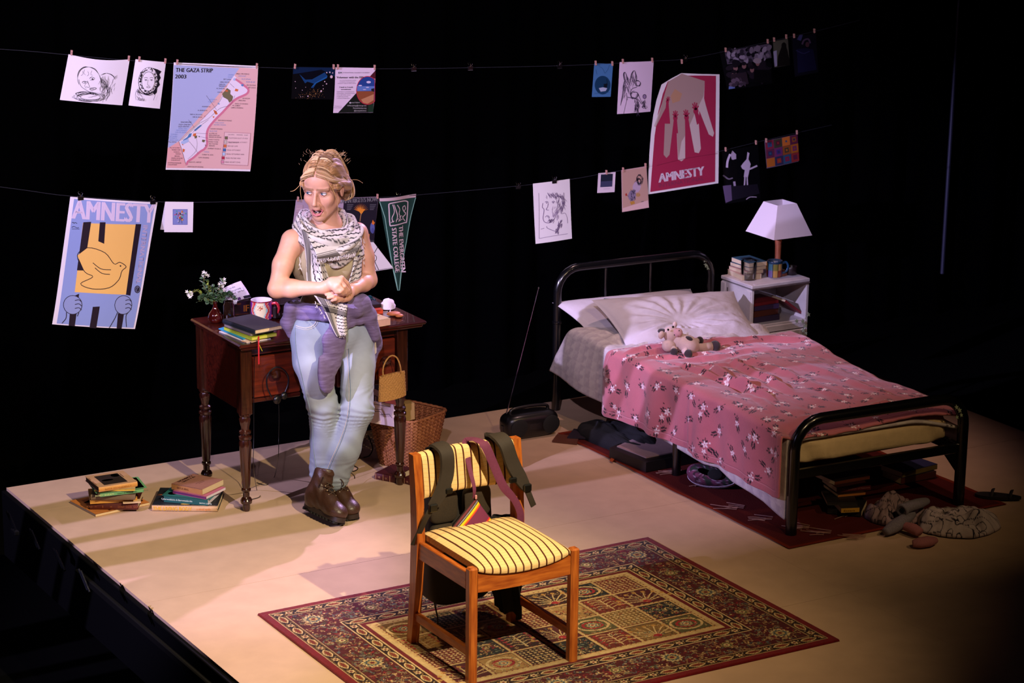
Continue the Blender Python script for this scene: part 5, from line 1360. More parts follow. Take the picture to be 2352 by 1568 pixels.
# books at the foot of the bed, in shadow
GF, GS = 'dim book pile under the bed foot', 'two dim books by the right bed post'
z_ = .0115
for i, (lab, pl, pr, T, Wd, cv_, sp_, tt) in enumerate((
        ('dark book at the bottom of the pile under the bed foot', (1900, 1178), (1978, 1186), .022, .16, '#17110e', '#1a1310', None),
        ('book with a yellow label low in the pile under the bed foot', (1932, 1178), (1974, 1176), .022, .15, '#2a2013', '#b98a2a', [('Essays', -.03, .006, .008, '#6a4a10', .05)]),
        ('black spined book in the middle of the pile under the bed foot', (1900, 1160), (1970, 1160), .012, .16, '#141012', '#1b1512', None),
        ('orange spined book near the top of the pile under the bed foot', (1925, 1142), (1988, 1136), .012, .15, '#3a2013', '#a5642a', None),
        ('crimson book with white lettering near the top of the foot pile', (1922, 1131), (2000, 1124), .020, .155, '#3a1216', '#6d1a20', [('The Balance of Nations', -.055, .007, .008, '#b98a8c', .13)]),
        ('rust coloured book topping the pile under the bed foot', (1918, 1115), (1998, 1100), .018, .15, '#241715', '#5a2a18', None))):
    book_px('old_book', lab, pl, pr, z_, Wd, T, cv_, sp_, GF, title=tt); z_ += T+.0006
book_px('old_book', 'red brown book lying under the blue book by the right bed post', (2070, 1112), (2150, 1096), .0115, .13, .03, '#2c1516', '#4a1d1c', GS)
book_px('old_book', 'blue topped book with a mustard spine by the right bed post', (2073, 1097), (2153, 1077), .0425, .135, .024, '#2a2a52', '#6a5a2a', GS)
# printed scarf in a heap, socks
def scarf_cols(X, Y, Z):
    c = np.empty(X.shape+(3,)); c[:] = lin('#b3a3a2')
    c *= (.75+.5*fbm(X*2, Y*2, 3))[..., None]
    g = fbm(X*1.3+4, Y*1.3, 3); m = (np.abs((g*9) % 1-.5) < .055); c[m] = lin('#241d26')
    m2 = (np.abs((X*3.1+Y*.8+g) % .9-.1) < .022); c[m2] = lin('#2b222c')
    return c
mound('printed_scarf', 'heaped pale scarf with dark line pattern on the floor past the bed foot', 'scarf', (3.335, -2.40), .19, .17, .13, .3, vcmat('scarf_silk', .75, .15, 120), 7.7, 110, scarf_cols, amp=1.0, floor_z=.006)
mound('shawl', 'mauve grey shawl bunched under the bed foot beside the pale scarf', 'shawl', (3.17, -2.19), .15, .12, .12, .2, vcmat('scarf_silk', .75), 2.2, 80, lambda X, Y, Z: scarf_cols(X, Y, Z)*np.array([.55, .45, .5]), amp=.9, floor_z=.009)
SK = mat('speckled_grey_wool', '#8f8690', .95, col2='#55505c', scale=420, bump=.5, bscale=500)
PK = mat('dusty_pink_wool', '#a5666a', .95, var=.2, scale=200, bump=.4, bscale=400)
def sock(name, label, pts, r, m, grp, cuff=True):
    P = catmull(pts, 7); c = P[0].copy(); c.z = 0
    t = thing(name, label, 'sock', c, 0, grp); P = [p-c for p in P]
    rr = np.interp(np.linspace(0, 1, len(P)), np.linspace(0, 1, len(r)), r)
    MB().tube(P, rr, 18, flat=(.8, 1)).build('knit', m, t, 180)
    if cuff:
        d = (P[0]-P[1]).normalized(); Mx = d.to_track_quat('Z', 'Y').to_matrix().to_4x4()
        MB().lathe([(rr[0]*1.06, -.012), (rr[0]*1.1, 0), (rr[0]*.98, .006), (rr[0]*.7, .003), (rr[0]*.6, -.004)], 18, P[0], Mx, cap=False).build('cuff', m, t, 180)
        MB().blob(P[0]+d*-.002, (rr[0]*.62,)*2+(.003,), 14, Mx).build('cuff_hollow', mat('dark_inside', '#0b090b', 1), t, 180)
a3 = lambda x, y, z: at(x, y, z=z)
sock('sock', 'rolled speckled grey sock on top of the scarf heap, opening forward', [a3(2072, 1172, .085), a3(2085, 1164, .09), a3(2110, 1156, .09), a3(2128, 1150, .085)], [.026, .028, .027, .018], SK, 'grey socks')
sock('sock', 'speckled grey sock lying toe forward below the rolled one', [a3(2092, 1180, .05), a3(2078, 1192, .05), a3(2052, 1210, .036), a3(2033, 1222, .024)], [.024, .028, .030, .018], SK, 'grey socks', False)
sock('sock', 'dusty pink sock bunched behind the front pink one on the floor', [a3(2080, 1208, .035), a3(2098, 1214, .035), a3(2112, 1222, .03)], [.022, .027, .022], PK, 'pink socks', False)
sock('sock', 'dusty pink sock nearest the camera on the floor by the rug', [a3(2096, 1248, .022), a3(2112, 1246, .026), a3(2132, 1243, .026), a3(2148, 1240, .022)], [.016, .027, .028, .016], PK, 'pink socks', False)
sn = thing('sandal', 'dark flat sandal lying alone at the far right of the red rug', 'sandal', at(2292, 1142, z=.008), -.75)
MB().prism([(.10*cos(2*PI*i/30), (.034-.008*cos(2*PI*i/30))*sin(2*PI*i/30)) for i in range(30)], 0, .012).build('sole', mat('dark_brown_leather', '#1a1211', .7), sn, 30)
for q in (-.03, .05): MB().tube([(q, -.03, .01), (q+.005, -.02, .03), (q+.01, 0, .038), (q+.005, .02, .03), (q, .03, .01)], .007, 6, flat=(.4, 1)).build('strap', MATS['dark_brown_leather'], sn, 60)
# ================================================================ lines, pegs, clips and everything hung on them
YL_ = .15                                               # the lines cross the stage just behind its back edge
STR = mat('cord_black_shiny', '#3a3a44', .3, .3)
def hung(name, label, pts):
    P = [at(x, y, y=YL_+.001) for x, y in pts]
    return tag(MB().tube(catmull(P, 4), .0013, 5).build(name, STR), label, 'line')
hung('hanging_line', 'thin upper line strung across the dark with pegged pictures', [(-60, 109), (60, 117), (157, 126), (300, 139), (480, 150.5), (640, 156), (770, 158.5), (950, 157.5), (1080, 155.5), (1285, 151), (1400, 146), (1500, 140), (1570, 136), (1665, 118), (1765, 96), (1880, 70), (1975, 46)])
hung('hanging_line', 'thin lower line strung across the dark behind the woman', [(-60, 421), (60, 437), (160, 450), (360, 463), (450, 464.5), (680, 459.5), (870, 453), (960, 447.5), (1190, 427), (1310, 412), (1400, 396), (1480, 384), (1560, 369), (1663, 345), (1740, 326), (1835, 304), (1910, 287)])

class Print:
    """flat ink on a sheet: triangles in u,v with a colour; z = (px offset x, px offset y, scale) of the crop the coordinates were read from"""
    def __init__(s, sh, crop=None): s.sh, s.t, s.n, s.crop = sh, [], 0, crop
    def uv(s, p):
        if s.crop is None: return p
        ox, oy, k = s.crop; x, y = ox+p[0]/k, oy+p[1]/k
        a, b, c, d = s.sh.q; u, v = .5, .5                              # inverse bilinear by Newton steps
        for _ in range(8):
            X = (a[0]*(1-u)+b[0]*u)*(1-v)+(d[0]*(1-u)+c[0]*u)*v-x; Y = (a[1]*(1-u)+b[1]*u)*(1-v)+(d[1]*(1-u)+c[1]*u)*v-y
            xu = (b[0]-a[0])*(1-v)+(c[0]-d[0])*v; yu = (b[1]-a[1])*(1-v)+(c[1]-d[1])*v
            xv = (d[0]-a[0])*(1-u)+(c[0]-b[0])*u; yv = (d[1]-a[1])*(1-u)+(c[1]-b[1])*u
            D = xu*yv-xv*yu; u -= (X*yv-xv*Y)/D; v -= (xu*Y-X*yu)/D
        return (u, v)
    def tri(s, a, b, c, col, up=1): s.t.append((a, b, c, col, s.n+up))
    def poly(s, pts, col):
        pts = [s.uv(p) for p in pts]; s.n += 1
        for t in tessellate_polygon([[Vector((p[0], p[1], 0)) for p in pts]]): s.tri(*(pts[i] for i in t), lin(col), 0)
    def rect(s, x0, y0, x1, y1, col): s.poly([(x0, y0), (x1, y0), (x1, y1), (x0, y1)], col)
    def ell(s, cx, cy, rx, ry, col, n=28, rot=0): s.poly([(cx+rx*cos(t)*cos(rot)-ry*sin(t)*sin(rot), cy+rx*cos(t)*sin(rot)+ry*sin(t)*cos(rot)) for t in np.linspace(0, 2*PI, n, endpoint=False)], col)
    def line(s, pts, w, col, smooth=True, taper=False, closed=False):
        c = lin(col)
        P = [Vector((*p[:2], 0)) for p in pts]
        if smooth and len(P) > 2: P = catmull(P, 4, closed)
        if closed: P = P+[P[0]]
        L, Rr = [], []
        for i, p in enumerate(P):
            d = P[min(len(P)-1, i+1)]-P[max(0, i-1)]; d = d.normalized() if d.length > 0 else Vector((1, 0, 0))
            k = w/2*(1 if not taper else (.35+.65*sin(PI*i/max(1, len(P)-1)))); nx = Vector((-d.y, d.x, 0))*k
            L.append(s.uv((p+nx)[:2])); Rr.append(s.uv((p-nx)[:2]))
        for i in range(len(P)-1): s.tri(L[i], L[i+1], Rr[i+1], c); s.tri(L[i], Rr[i+1], Rr[i], c)
    def text(s, txt, x, y, h, col, w=None, dx=(1, 0), anchor=0, bold=0, slant=0):
        """dx: unit vector of the baseline in crop coordinates (down positive)"""
        v, t, wid = glyphs(txt); sx = w/wid if w else h; dy = (-dx[1], dx[0])
        for ox in ((0,) if not bold else (-bold, bold)):
            P = [s.uv((x+((a-wid*anchor)*sx+slant*b*h+ox)*dx[0]-b*h*dy[0], y+((a-wid*anchor)*sx+slant*b*h+ox)*dx[1]-b*h*dy[1])) for a, b in v]
            for q in t: s.tri(*(P[i] for i in q), lin(col))
    def scribble(s, cx, cy, rx, ry, n, w, col, seed, turns=1.2, jit=.35):
        rg = np.random.default_rng(seed)
        for i in range(n):
            a0 = rg.uniform(0, 6.28); a1 = a0+rg.uniform(.5, turns)*2; k = rg.uniform(.55, 1)
            s.line([(cx+rx*k*cos(a)*(1+rg.normal(0, jit*.2)), cy+ry*k*sin(a)*(1+rg.normal(0, jit*.2))) for a in np.linspace(a0, a1, 6)], w, col, taper=True)
    def hatch(s, x0, y0, x1, y1, n, w, col, seed, ang=1.2, ln=30):
        rg = np.random.default_rng(seed)
        for i in range(n):
            x, y = rg.uniform(x0, x1), rg.uniform(y0, y1); l = ln*rg.uniform(.5, 1.3); a = ang+rg.normal(0, .25)
            s.line([(x, y), (x+l*.5*cos(a)+rg.normal(0, 2), y+l*.5*sin(a)), (x+l*cos(a), y+l*sin(a))], w, col, taper=True)
    def build(s, par, m=None):
        V, F, Cc = [], [], []
        st = list(s.t); lim = s.sh.lim
        while st:
            a, b, c, col, n = st.pop()
            e = [math.hypot(a[0]-b[0], a[1]-b[1]), math.hypot(b[0]-c[0], b[1]-c[1]), math.hypot(c[0]-a[0], c[1]-a[1])]
            k = e.index(max(e))
            if e[k] > lim:
                p, q, r = ((a, b, c), (b, c, a), (c, a, b))[k]; m_ = ((p[0]+q[0])/2, (p[1]+q[1])/2)
                st += [(p, m_, r, col, n), (m_, q, r, col, n)]; continue
            i = len(V)
            for p in (a, b, c): V.append(tuple(s.sh.f(p[0], p[1], (.0008 if s.sh.bend else .0004)+.00005*n))); Cc.append(col)
            F.append((i, i+1, i+2))
        mb = MB(); mb.v, mb.f, mb.k = V, F, [0]*len(F); mb.c = Cc
        return mb.build('print', m or PRINT, par, 0, colors=True)

class Sheet:
    """a hanging sheet from its four corners in the photograph, q = TL, TR, BR, BL; bend(u,v) bows it out of its plane"""
    def __init__(s, name, label, cat, q, y=None, bend=None, colr='#e9e2e4', m=None, thick=.0005, n=(25, 25), tilt=0, group=None, lim=.05, shape=None, sag=0):
        s.q = q; y = YL_ if y is None else y; s.bend = bend; s.lim = lim if bend else 9
        P = [at(px, py, y=y) for px, py in q]
        P[2].y += tilt; P[3].y += tilt
        c = (P[0]+P[1])/2; s.t = thing(name, label, cat, c, 0, group)
        s.P = [p-c for p in P]; s.nr = (s.P[1]-s.P[0]).cross(s.P[3]-s.P[0]).normalized()
        if s.nr.y > 0: s.nr = -s.nr
        s.sag = sag
        if not bend and not sag: n = (2, 2)
        nu, nv = n
        g = np.array([[tuple(s.f(i/(nu-1), j/(nv-1))) for i in range(nu)] for j in range(nv)])
        if shape is not None:
            mb = MB(); pts = [s.f(u, v) for u, v in shape]; bk = [s.f(u, v, -thick) for u, v in shape]; k = len(pts)
            tr = tessellate_polygon([[Vector((u, v, 0)) for u, v in shape]])
            mb.add(pts+bk, [tuple(t) for t in tr]+[tuple(x+k for x in t[::-1]) for t in tr]+[(i, (i+1) % k, k+(i+1) % k, k+i) for i in range(k)])
            s.o = mb.build('paper', m or mat('paper_'+colr.strip('#'), colr, .75), s.t, 0)
        else: s.o = grid_mesh('paper', g, None, m or mat('paper_'+colr.strip('#'), colr, .75), s.t, thick=-thick, smooth=60)
    def f(s, u, v, o=0.):
        A, B, C_, D = s.P; p = (A*(1-u)+B*u)*(1-v)+(D*(1-u)+C_*u)*v
        if s.sag: p = p+Vector((0, 0, -s.sag*sin(PI*u)*(1-v)))
        if s.bend: p = p+s.nr*s.bend(u, v)
        return p+s.nr*o
K1, K2, K3, KR, KL, KM = (100, 90, 4.3556), (100, 420, 4.3556), (640, 130, 6.5333), (1330, 50, 3.6467), (1160, 380, 6.5333), (640, 430, 6.03)
def Q(crop, *pts): ox, oy, k = crop; return [(ox+x/k, oy+y/k) for x, y in pts]
INK = '#1c1622'
# 1 ---- ink sketch of a bowed head
s_ = Sheet('ink_drawing', 'landscape ink sketch of a tired face resting, leftmost on the upper line', 'drawing', Q(K1, (250, 150), (860, 200), (785, 660), (163, 607)), bend=lambda u, v: .012*sin(PI*u*.9), colr='#e9e2e4', sag=.012)
p = Print(s_, K1)
for dx in (0, 6, -5): p.line([(345, 440+dx), (332, 380), (348+dx, 310), (390, 265+dx), (440, 255), (500, 275+dx), (540, 330), (560+dx, 385)], 3.5, INK, taper=True)
p.line([(345, 390), (352, 430), (375, 470), (420, 500), (450, 520)], 3.5, INK); p.line([(375, 420), (395, 405), (420, 410), (428, 420)], 5, INK); p.line([(380, 425), (400, 428), (424, 424)], 3, INK)
p.ell(404, 416, 7, 5, INK); p.line([(448, 375), (470, 358), (500, 372)], 5, INK); p.line([(452, 388), (475, 392), (498, 378)], 3.5, INK); p.ell(476, 380, 9, 7, INK)
p.line([(428, 400), (440, 440), (448, 462), (432, 468), (414, 460)], 3, INK); p.line([(448, 480), (470, 474), (500, 470), (515, 480), (490, 492), (465, 498), (448, 486)], 5, INK); p.line([(455, 484), (490, 482)], 4, INK)
for a in ([(400, 285), (392, 320), (410, 340)], [(430, 300), (440, 330), (425, 350)], [(365, 350), (385, 330), (380, 300)], [(470, 290), (460, 330), (480, 340)], [(410, 430), (400, 455), (415, 480)], [(440, 430), (425, 400)]): p.line(a, 2.2, '#4a4050')
p.scribble(455, 570, 165, 50, 26, 3, INK, 5, 1.4); p.scribble(420, 545, 110, 35, 14, 3.5, INK, 9, 1.0)
p.hatch(545, 330, 640, 470, 46, 3, INK, 3, 1.45, 70); p.hatch(560, 440, 660, 560, 30, 3, '#3a3244', 4, 1.9, 60); p.hatch(640, 340, 720, 480, 16, 2.4, '#4a4254', 6, 1.9, 60)
for o in (0, 8, 16, 26): p.line([(555+o, 340-o*.2), (600+o, 318), (660+o, 330+o), (700, 360+o), (730, 345+o)], 3, INK, taper=True)
p.build(s_.t)
# 2 ---- portrait in a patterned scarf
s_ = Sheet('ink_drawing', 'portrait ink drawing of a figure in patterned headscarf signed Rasha', 'drawing', Q(K1, (920, 200), (1225, 230), (1163, 695), (850, 662)), bend=lambda u, v: .006*sin(PI*u), colr='#e9e2e4', tilt=.0)
p = Print(s_, K1)
p.poly([(1085, 285), (1135, 300), (1178, 322), (1155, 350), (1170, 385), (1150, 420), (1162, 455), (1135, 485), (1130, 530), (1105, 555), (1080, 520)], '#15111a')
p.ell(1042, 415, 98, 138, '#1b1620', rot=.12); p.ell(1042, 412, 93, 132, '#e9e2e4', rot=.12)
rg = np.random.default_rng(3)
for i in range(90):
    a = rg.uniform(0, 6.28); r = rg.uniform(.77, .98); x, y = 1042+93*r*cos(a), 412+132*r*sin(a)
    (p.ell if i % 2 else p.ell)(x, y, rg.uniform(4, 9), rg.uniform(3, 7), '#1b1620', 8, rg.uniform(0, 3))
p.ell(1038, 418, 66, 98, '#1b1620', rot=.08); p.ell(1038, 418, 62, 94, '#e9e2e4', rot=.08)
for x in (1014, 1070): p.line([(x-16, 405), (x, 398), (x+16, 406)], 4, INK); p.ell(x, 408, 6, 5, INK); p.line([(x-18, 385), (x, 378), (x+18, 386)], 4, INK)
p.line([(1036, 400), (1030, 440), (1036, 458), (1050, 458)], 3, INK); p.line([(1018, 474), (1038, 470), (1058, 474), (1038, 482), (1018, 474)], 3.5, INK)
p.line([(930, 500), (960, 530), (1010, 550), (1060, 552), (1105, 530)], 5, INK); p.line([(945, 480), (975, 520), (1030, 540), (1090, 520)], 4, INK); p.line([(918, 520), (912, 560), (918, 605)], 3, INK); p.line([(1110, 550), (1100, 580), (1092, 605)], 3, INK); p.hatch(915, 480, 950, 560, 12, 3, INK, 8, 1.2, 40)
p.text('Rasha', 932, 608, 34, INK, w=66, slant=.2, dx=(.995, .06))
p.build(s_.t)
# 3 ---- the big map
s_ = Sheet('wall_map', 'large portrait map sheet with title and colour key hanging at upper left', 'map', Q(K1, (1303, 232), (2148, 268), (2067, 1322), (1222, 1305)), bend=lambda u, v: .010*sin(PI*v)-.006*sin(PI*u), colr='#e9e2e4')
p = Print(s_, K1)
p.poly([(1303, 258), (2143, 292), (2070, 1302), (1226, 1286)], '#e0b3ad'); p.poly([(1303, 258), (1958, 290), (1900, 370), (1344, 1017), (1240, 1085)], '#aab4d6')
p.poly([(1236, 1085), (1330, 1030), (1350, 1020), (1424, 1262), (1400, 1290), (1226, 1286)], '#e2a9a4')
strip = [(1905, 360), (1990, 450), (2048, 495), (2030, 530), (1925, 580), (1850, 640), (1780, 715), (1700, 800), (1640, 880), (1622, 960), (1635, 1040), (1612, 1090), (1570, 1120), (1500, 1180), (1440, 1215), (1428, 1262), (1400, 1180), (1372, 1085), (1345, 1017), (1450, 915), (1560, 815), (1660, 715), (1740, 640), (1800, 520), (1850, 440)]
p.poly(strip, '#e6dbe6')
p.line([(1915, 395), (1995, 455), (2042, 500), (2022, 545), (1925, 590), (1860, 645), (1785, 725), (1705, 805), (1640, 890), (1625, 965), (1630, 1045), (1605, 1095), (1560, 1125), (1495, 1185), (1442, 1222), (1430, 1258)], 22, '#d1798f')
p.line([(1345, 1017), (1372, 1085), (1400, 1180), (1426, 1262)], 4, '#3a2630', smooth=False); p.line([(1345, 1017), (1450, 915), (1560, 815), (1660, 715), (1740, 640), (1800, 540)], 3, '#6a5a70')
p.poly([(1830, 485), (1866, 510), (1862, 545), (1890, 570), (1880, 610), (1850, 632), (1835, 600), (1790, 575), (1780, 545)], '#716a4a')
for pts, c in (([(1915, 490), (1945, 500), (1935, 520), (1905, 515)], '#d2713c'), ([(1815, 500), (1840, 510), (1835, 525), (1808, 518)], '#c8693a'), ([(1690, 700), (1720, 715), (1735, 745), (1712, 750), (1700, 730)], '#c8693a'), ([(1680, 765), (1705, 770), (1690, 785)], '#d2713c'), ([(1490, 940), (1520, 935), (1515, 970), (1485, 965)], '#d2713c'),
               ([(1500, 965), (1530, 958), (1526, 985), (1505, 990)], '#716a4a'), ([(1580, 1000), (1612, 1005), (1600, 1030), (1578, 1022)], '#716a4a'), ([(1540, 962), (1560, 968), (1548, 978)], '#6a6660'), ([(1385, 1090), (1410, 1100), (1400, 1130), (1386, 1120)], '#d2713c'), ([(1375, 1045), (1392, 1042), (1388, 1060)], '#c8693a'), ([(1605, 1050), (1628, 1055), (1615, 1075)], '#a07a80'),
               ([(1560, 852), (1575, 858), (1550, 880), (1510, 915), (1495, 905), (1530, 875)], '#4b7fb0'), ([(1450, 940), (1475, 935), (1465, 970), (1440, 985), (1400, 1015), (1385, 1005), (1430, 975)], '#4b7fb0'), ([(1370, 1018), (1440, 990), (1448, 1020), (1390, 1048), (1365, 1035)], '#a9bfe0'), ([(1975, 445), (1998, 450), (1988, 470), (1970, 462)], '#5b86b8'), ([(1730, 630), (1755, 640), (1745, 652)], '#6b9ac0'), ([(1900, 385), (1920, 395), (1905, 415), (1890, 405)], '#a9bfe0'), ([(1600, 760), (1612, 765), (1600, 775)], '#b8505a'), ([(1545, 825), (1440, 930), (1350, 1015), (1380, 1000), (1480, 905), (1560, 830)], '#c9bcae')): p.poly(pts, c)
for pts in ([(1905, 560), (1860, 650), (1750, 690), (1650, 780), (1560, 830)], [(1640, 800), (1560, 860), (1480, 930)], [(1520, 990), (1530, 1040), (1520, 1110), (1480, 1160), (1440, 1195)], [(1450, 1020), (1500, 1080), (1540, 1140)], [(1620, 560), (1720, 700)], [(1860, 440), (1900, 480)], [(1500, 880), (1440, 800)], [(1630, 940), (1520, 935)], [(1636, 985), (1560, 972)], [(1640, 1020), (1610, 1010)]): p.line(pts, 2.2, '#6a5f70')
p.text('THE GAZA STRIP', 1317, 325, 42, '#1d1722', w=372, dx=(.999, .02), bold=1.5, slant=.1); p.text('2003', 1308, 388, 40, '#1d1722', w=112, dx=(.999, .02), bold=1.5, slant=.1)
lab = [('EREZ CROSSING', 1922, 350, 130, 0), ('LAHIYA', 1842, 360, 56, 1), ('DUGIT', 1840, 382, 44, 1), ('BEIT LAHIA', 1795, 405, 74, 0), ('JABALIYAH RC', 1760, 432, 95, 0), ('NISSANIT', 1940, 372, 80, 1), ('ELEI SINAI', 1975, 402, 90, 1), ('JABALYA', 1750, 455, 60, 0), ('NAHRANI RC', 1748, 472, 78, 0), ('AL SHATI RC', 1722, 495, 85, 0), ('GAZA', 1730, 532, 54, 0), ('EREZ', 2020, 430, 90, 1), ('ERZ CROSSING', 2024, 462, 92, 0), ('BEIT HANUN', 2040, 486, 74, 0),
       ('NETZARIM', 1645, 605, 80, 1), ('NUSEIRAT', 1637, 626, 70, 1), ('NUSAYRAT RC', 1575, 675, 88, 0), ('AL BURAYJ RC', 1532, 712, 98, 0), ('DEIR AL BALAH RC', 1455, 752, 125, 0), ('DEIR AL BALAH', 1480, 778, 95, 0), ('GAZA BEACHES', 1360, 828, 110, 0), ('GAZA CEMETERY', 1340, 852, 122, 0), ('GAZA AIRSTRIP', 1334, 872, 112, 0), ('KFAR YAM', 1338, 892, 86, 1), ('NEVE DEKALIM', 1315, 910, 106, 1), ('GAN OR, GADID', 1303, 930, 118, 1), ('SHALEV', 1260, 950, 72, 1), ('PEAT SADEH', 1242, 970, 84, 1), ('MORAG', 1242, 988, 80, 1), ('RAFIAH YAM', 1238, 1008, 98, 1), ('TALL RAFAH', 1238, 1027, 80, 0), ('TAL AS SULTAN', 1252, 1086, 100, 0), ('RAFAH YAM', 1276, 1108, 84, 0), ('RAFAH RC', 1295, 1130, 60, 0), ('RAFAH', 1315, 1150, 50, 0), ('BRAZIL', 1305, 1172, 54, 0), ('ISRAELI BORDER', 1272, 1192, 115, 0), ('CHECKPOINT', 1270, 1212, 92, 0), ('EGYPTIAN BORDER', 1240, 1240, 134, 0), ('CHECKPOINT', 1240, 1258, 92, 0),
       ('AN NAZLAH', 1980, 592, 74, 0), ('JABALIYAH', 1940, 613, 70, 0), ('NAHAL OZ CROSSING', 1904, 645, 130, 0), ('AL QUBBAH', 1880, 664, 76, 0), ('QARNI CROSSING', 1864, 685, 122, 0), ('BANI SUHAYLA MAGHAZI', 1736, 812, 135, 0), ('KFAR DAROM', 1705, 836, 88, 1), ('NETZER HAZANI', 1692, 856, 120, 1), ('KISSUFIM CROSSING', 1660, 897, 120, 0), ('KATIF', 1650, 920, 78, 1), ('AL AMAL RC', 1648, 943, 80, 0), ('BANI SUHAYLAH', 1646, 962, 105, 0), ('ABASAN AS SAGHIR', 1646, 980, 124, 0), ('KHAN YUNIS RC', 1644, 1006, 106, 0), ('KHAN YUNIS', 1644, 1028, 94, 0), ('ABU TAQIYAH', 1646, 1048, 90, 0), ('ABASAN', 1646, 1068, 58, 0), ('KHIRBAT IKHZA A', 1636, 1096, 130, 0), ('MORAG', 1600, 1130, 50, 1), ('KHIRBAT AL ADAS', 1580, 1158, 112, 0), ('SUFA CROSSING', 1546, 1188, 104, 0), ('GAZA INTL. AIRPORT', 1448, 1233, 128, 0), ('KEREM SHALOM CROSSING', 1436, 1280, 160, 0)]
for t_, x, y, w, c in lab: p.text(t_, x, y, 13, '#7d96c4' if c else '#3a2c38', w=w, dx=(.999, .03), slant=.1)
p.poly([(1800, 922), (2064, 934), (2043, 1264), (1776, 1254)], '#a8727c'); p.poly([(1804, 926), (2060, 938), (2039, 1260), (1780, 1250)], '#e4c0bd')
p.text('CROSSING', 1834, 955, 12, '#5a4652', w=66); p.line([(1922, 950), (1984, 953)], 4, '#5a4652'); p.text('ROAD', 1996, 960, 12, '#5a4652', w=38)
for i, (t_, c, w) in enumerate((('PALESTINIAN BUILT UP AREA', '#716a4a', 190), ('PALESTINIAN CIVIL AUTHORITY', '#c9bcae', 190), ('REFUGEE CAMP', '#d2713c', 102), ('ISRAELI SETTLEMENT', '#3f6ea8', 136), ('ISRAELI SETTLEMENT AREA', '#b3cbe6', 178), ('ISRAELI MILITARY AREA', '#b3304a', 148), ('ISRAELI SECURITY ZONE', '#d58a9f', 150))):
    x, y = 1820-5.5*i, 983+40.5*i; p.rect(x-16, y-16, x+16, y+16, '#6a5460'); p.rect(x-13, y-13, x+13, y+13, c); p.text(t_, x+25, y+7, 13, '#5a3e4c', w=w, dx=(.999, .02))
p.text('ISRAELI SECURITY', 1840, 1035, 12, '#5a3e4c', w=108)
p.build(s_.t)
# 4 ---- night photograph
NP = mat('dark_print_paper', '#07070b', .3)
s_ = Sheet('photograph', 'dark blue night landscape photograph with tiny lights on the upper line', 'photo', Q(K3, (215, 150), (850, 160), (820, 645), (190, 632)), colr='#0a0a12', m=NP)
p = Print(s_, K3)
p.poly([(222, 156), (842, 166), (840, 300), (640, 195), (330, 245), (215, 262)], '#10223f'); p.poly([(310, 262), (400, 345), (500, 340), (690, 235), (730, 290), (560, 400), (520, 470), (480, 465), (530, 405), (430, 375), (395, 400)], '#173d6a')
p.poly([(520, 440), (570, 395), (720, 320), (730, 290), (640, 340), (540, 395), (490, 460)], '#1f5a94'); p.poly([(215, 264), (330, 245), (640, 196), (690, 232), (480, 335), (400, 340), (310, 262)], '#0a0b14')
rg = np.random.default_rng(6)
for i in range(95):
    t = rg.random(); x = 300+t*340+rg.normal(0, 30); y = 600-(abs(t-.6)*0+t)*100*(1 if i % 2 else .3)+rg.normal(0, 25); p.ell(x, y, rg.uniform(1.5, 4), rg.uniform(1.5, 4), ('#c98a4a', '#d9a86a', '#8a5a30')[i % 3], 7)
for x, y, r in ((713, 238, 9), (760, 232, 10), (803, 242, 8), (783, 300, 20), (709, 405, 9), (683, 372, 8), (240, 370, 6), (246, 468, 5), (345, 500, 5), (655, 430, 5), (660, 480, 6), (396, 456, 4), (320, 600, 5), (352, 595, 4), (628, 515, 12), (430, 590, 9)): p.ell(x, y, r, r*1.15, '#d3b6bf', 12)
p.build(s_.t, PRINTG)
# 5 ---- volunteer leaflet
s_ = Sheet('leaflet', 'pale lilac volunteer leaflet with round landscape photo on the upper line', 'leaflet', Q(K3, (852, 160), (1455, 170), (1418, 838), (818, 845)), bend=lambda u, v: .004*sin(PI*v), colr='#dcc6d8')
p = Print(s_, K3)
p.poly([(1452, 205), (1449, 330), (1340, 320)], '#4a1220'); p.poly([(1155, 545), (1430, 330), (1418, 835), (890, 842)], '#0d140f'); p.poly([(1340, 690), (1425, 560), (1418, 830), (1340, 832)], '#16301e')
def clipx(cx, cy, rx, ry, xm, c): p.poly([(min(xm, cx+rx*cos(t)), cy+ry*sin(t)) for t in np.linspace(0, 2*PI, 44, endpoint=False)], c)
clipx(1330, 505, 175, 215, 1440, '#b01f3c'); clipx(1330, 505, 165, 205, 1432, '#1f3f86')
p.poly([(1168, 440), (1432, 440), (1430, 505), (1166, 515)], '#5a78b8'); p.poly([(1166, 515)]+[(min(1428, 1330+165*cos(t)), 505+205*sin(t)) for t in np.linspace(PI-.05, .05, 24)], '#8a4a2c'); p.poly([(1230, 640), (1420, 560), (1418, 650), (1330, 705), (1260, 690)], '#b9805a'); p.poly([(1380, 480), (1428, 470), (1428, 525), (1385, 515)], '#1b1a22')
for x, y, rx, ry in ((1343, 380, 34, 18), (1215, 430, 28, 9), (1325, 458, 24, 7), (1280, 490, 26, 5)): p.ell(x, y, rx, ry, '#cfc2dc', 14)
p.rect(882, 218, 948, 262, '#e3d3e6'); p.text('ISM', 888, 256, 32, '#1c1622', w=54, bold=1.5)
p.text('INTERNATIONAL SOLIDARITY MOVEMENT', 960, 247, 15, '#4a3648', w=400); p.text('Volunteer with the ISM', 864, 322, 30, '#1c1622', w=398, bold=1.2)
for t_, x, y, w in (('a non violent Palestinian-led movement', 905, 358, 250), ('committed to resisting oppression', 905, 382, 232), ('and injustice using non violent methods', 880, 403, 270)): p.text(t_, x, y, 13, '#5a4458', w=w)
p.text('3 week to 3 month', 900, 464, 20, '#2a2030', w=205, bold=1); p.text('commitment', 925, 496, 20, '#2a2030', w=150, bold=1)
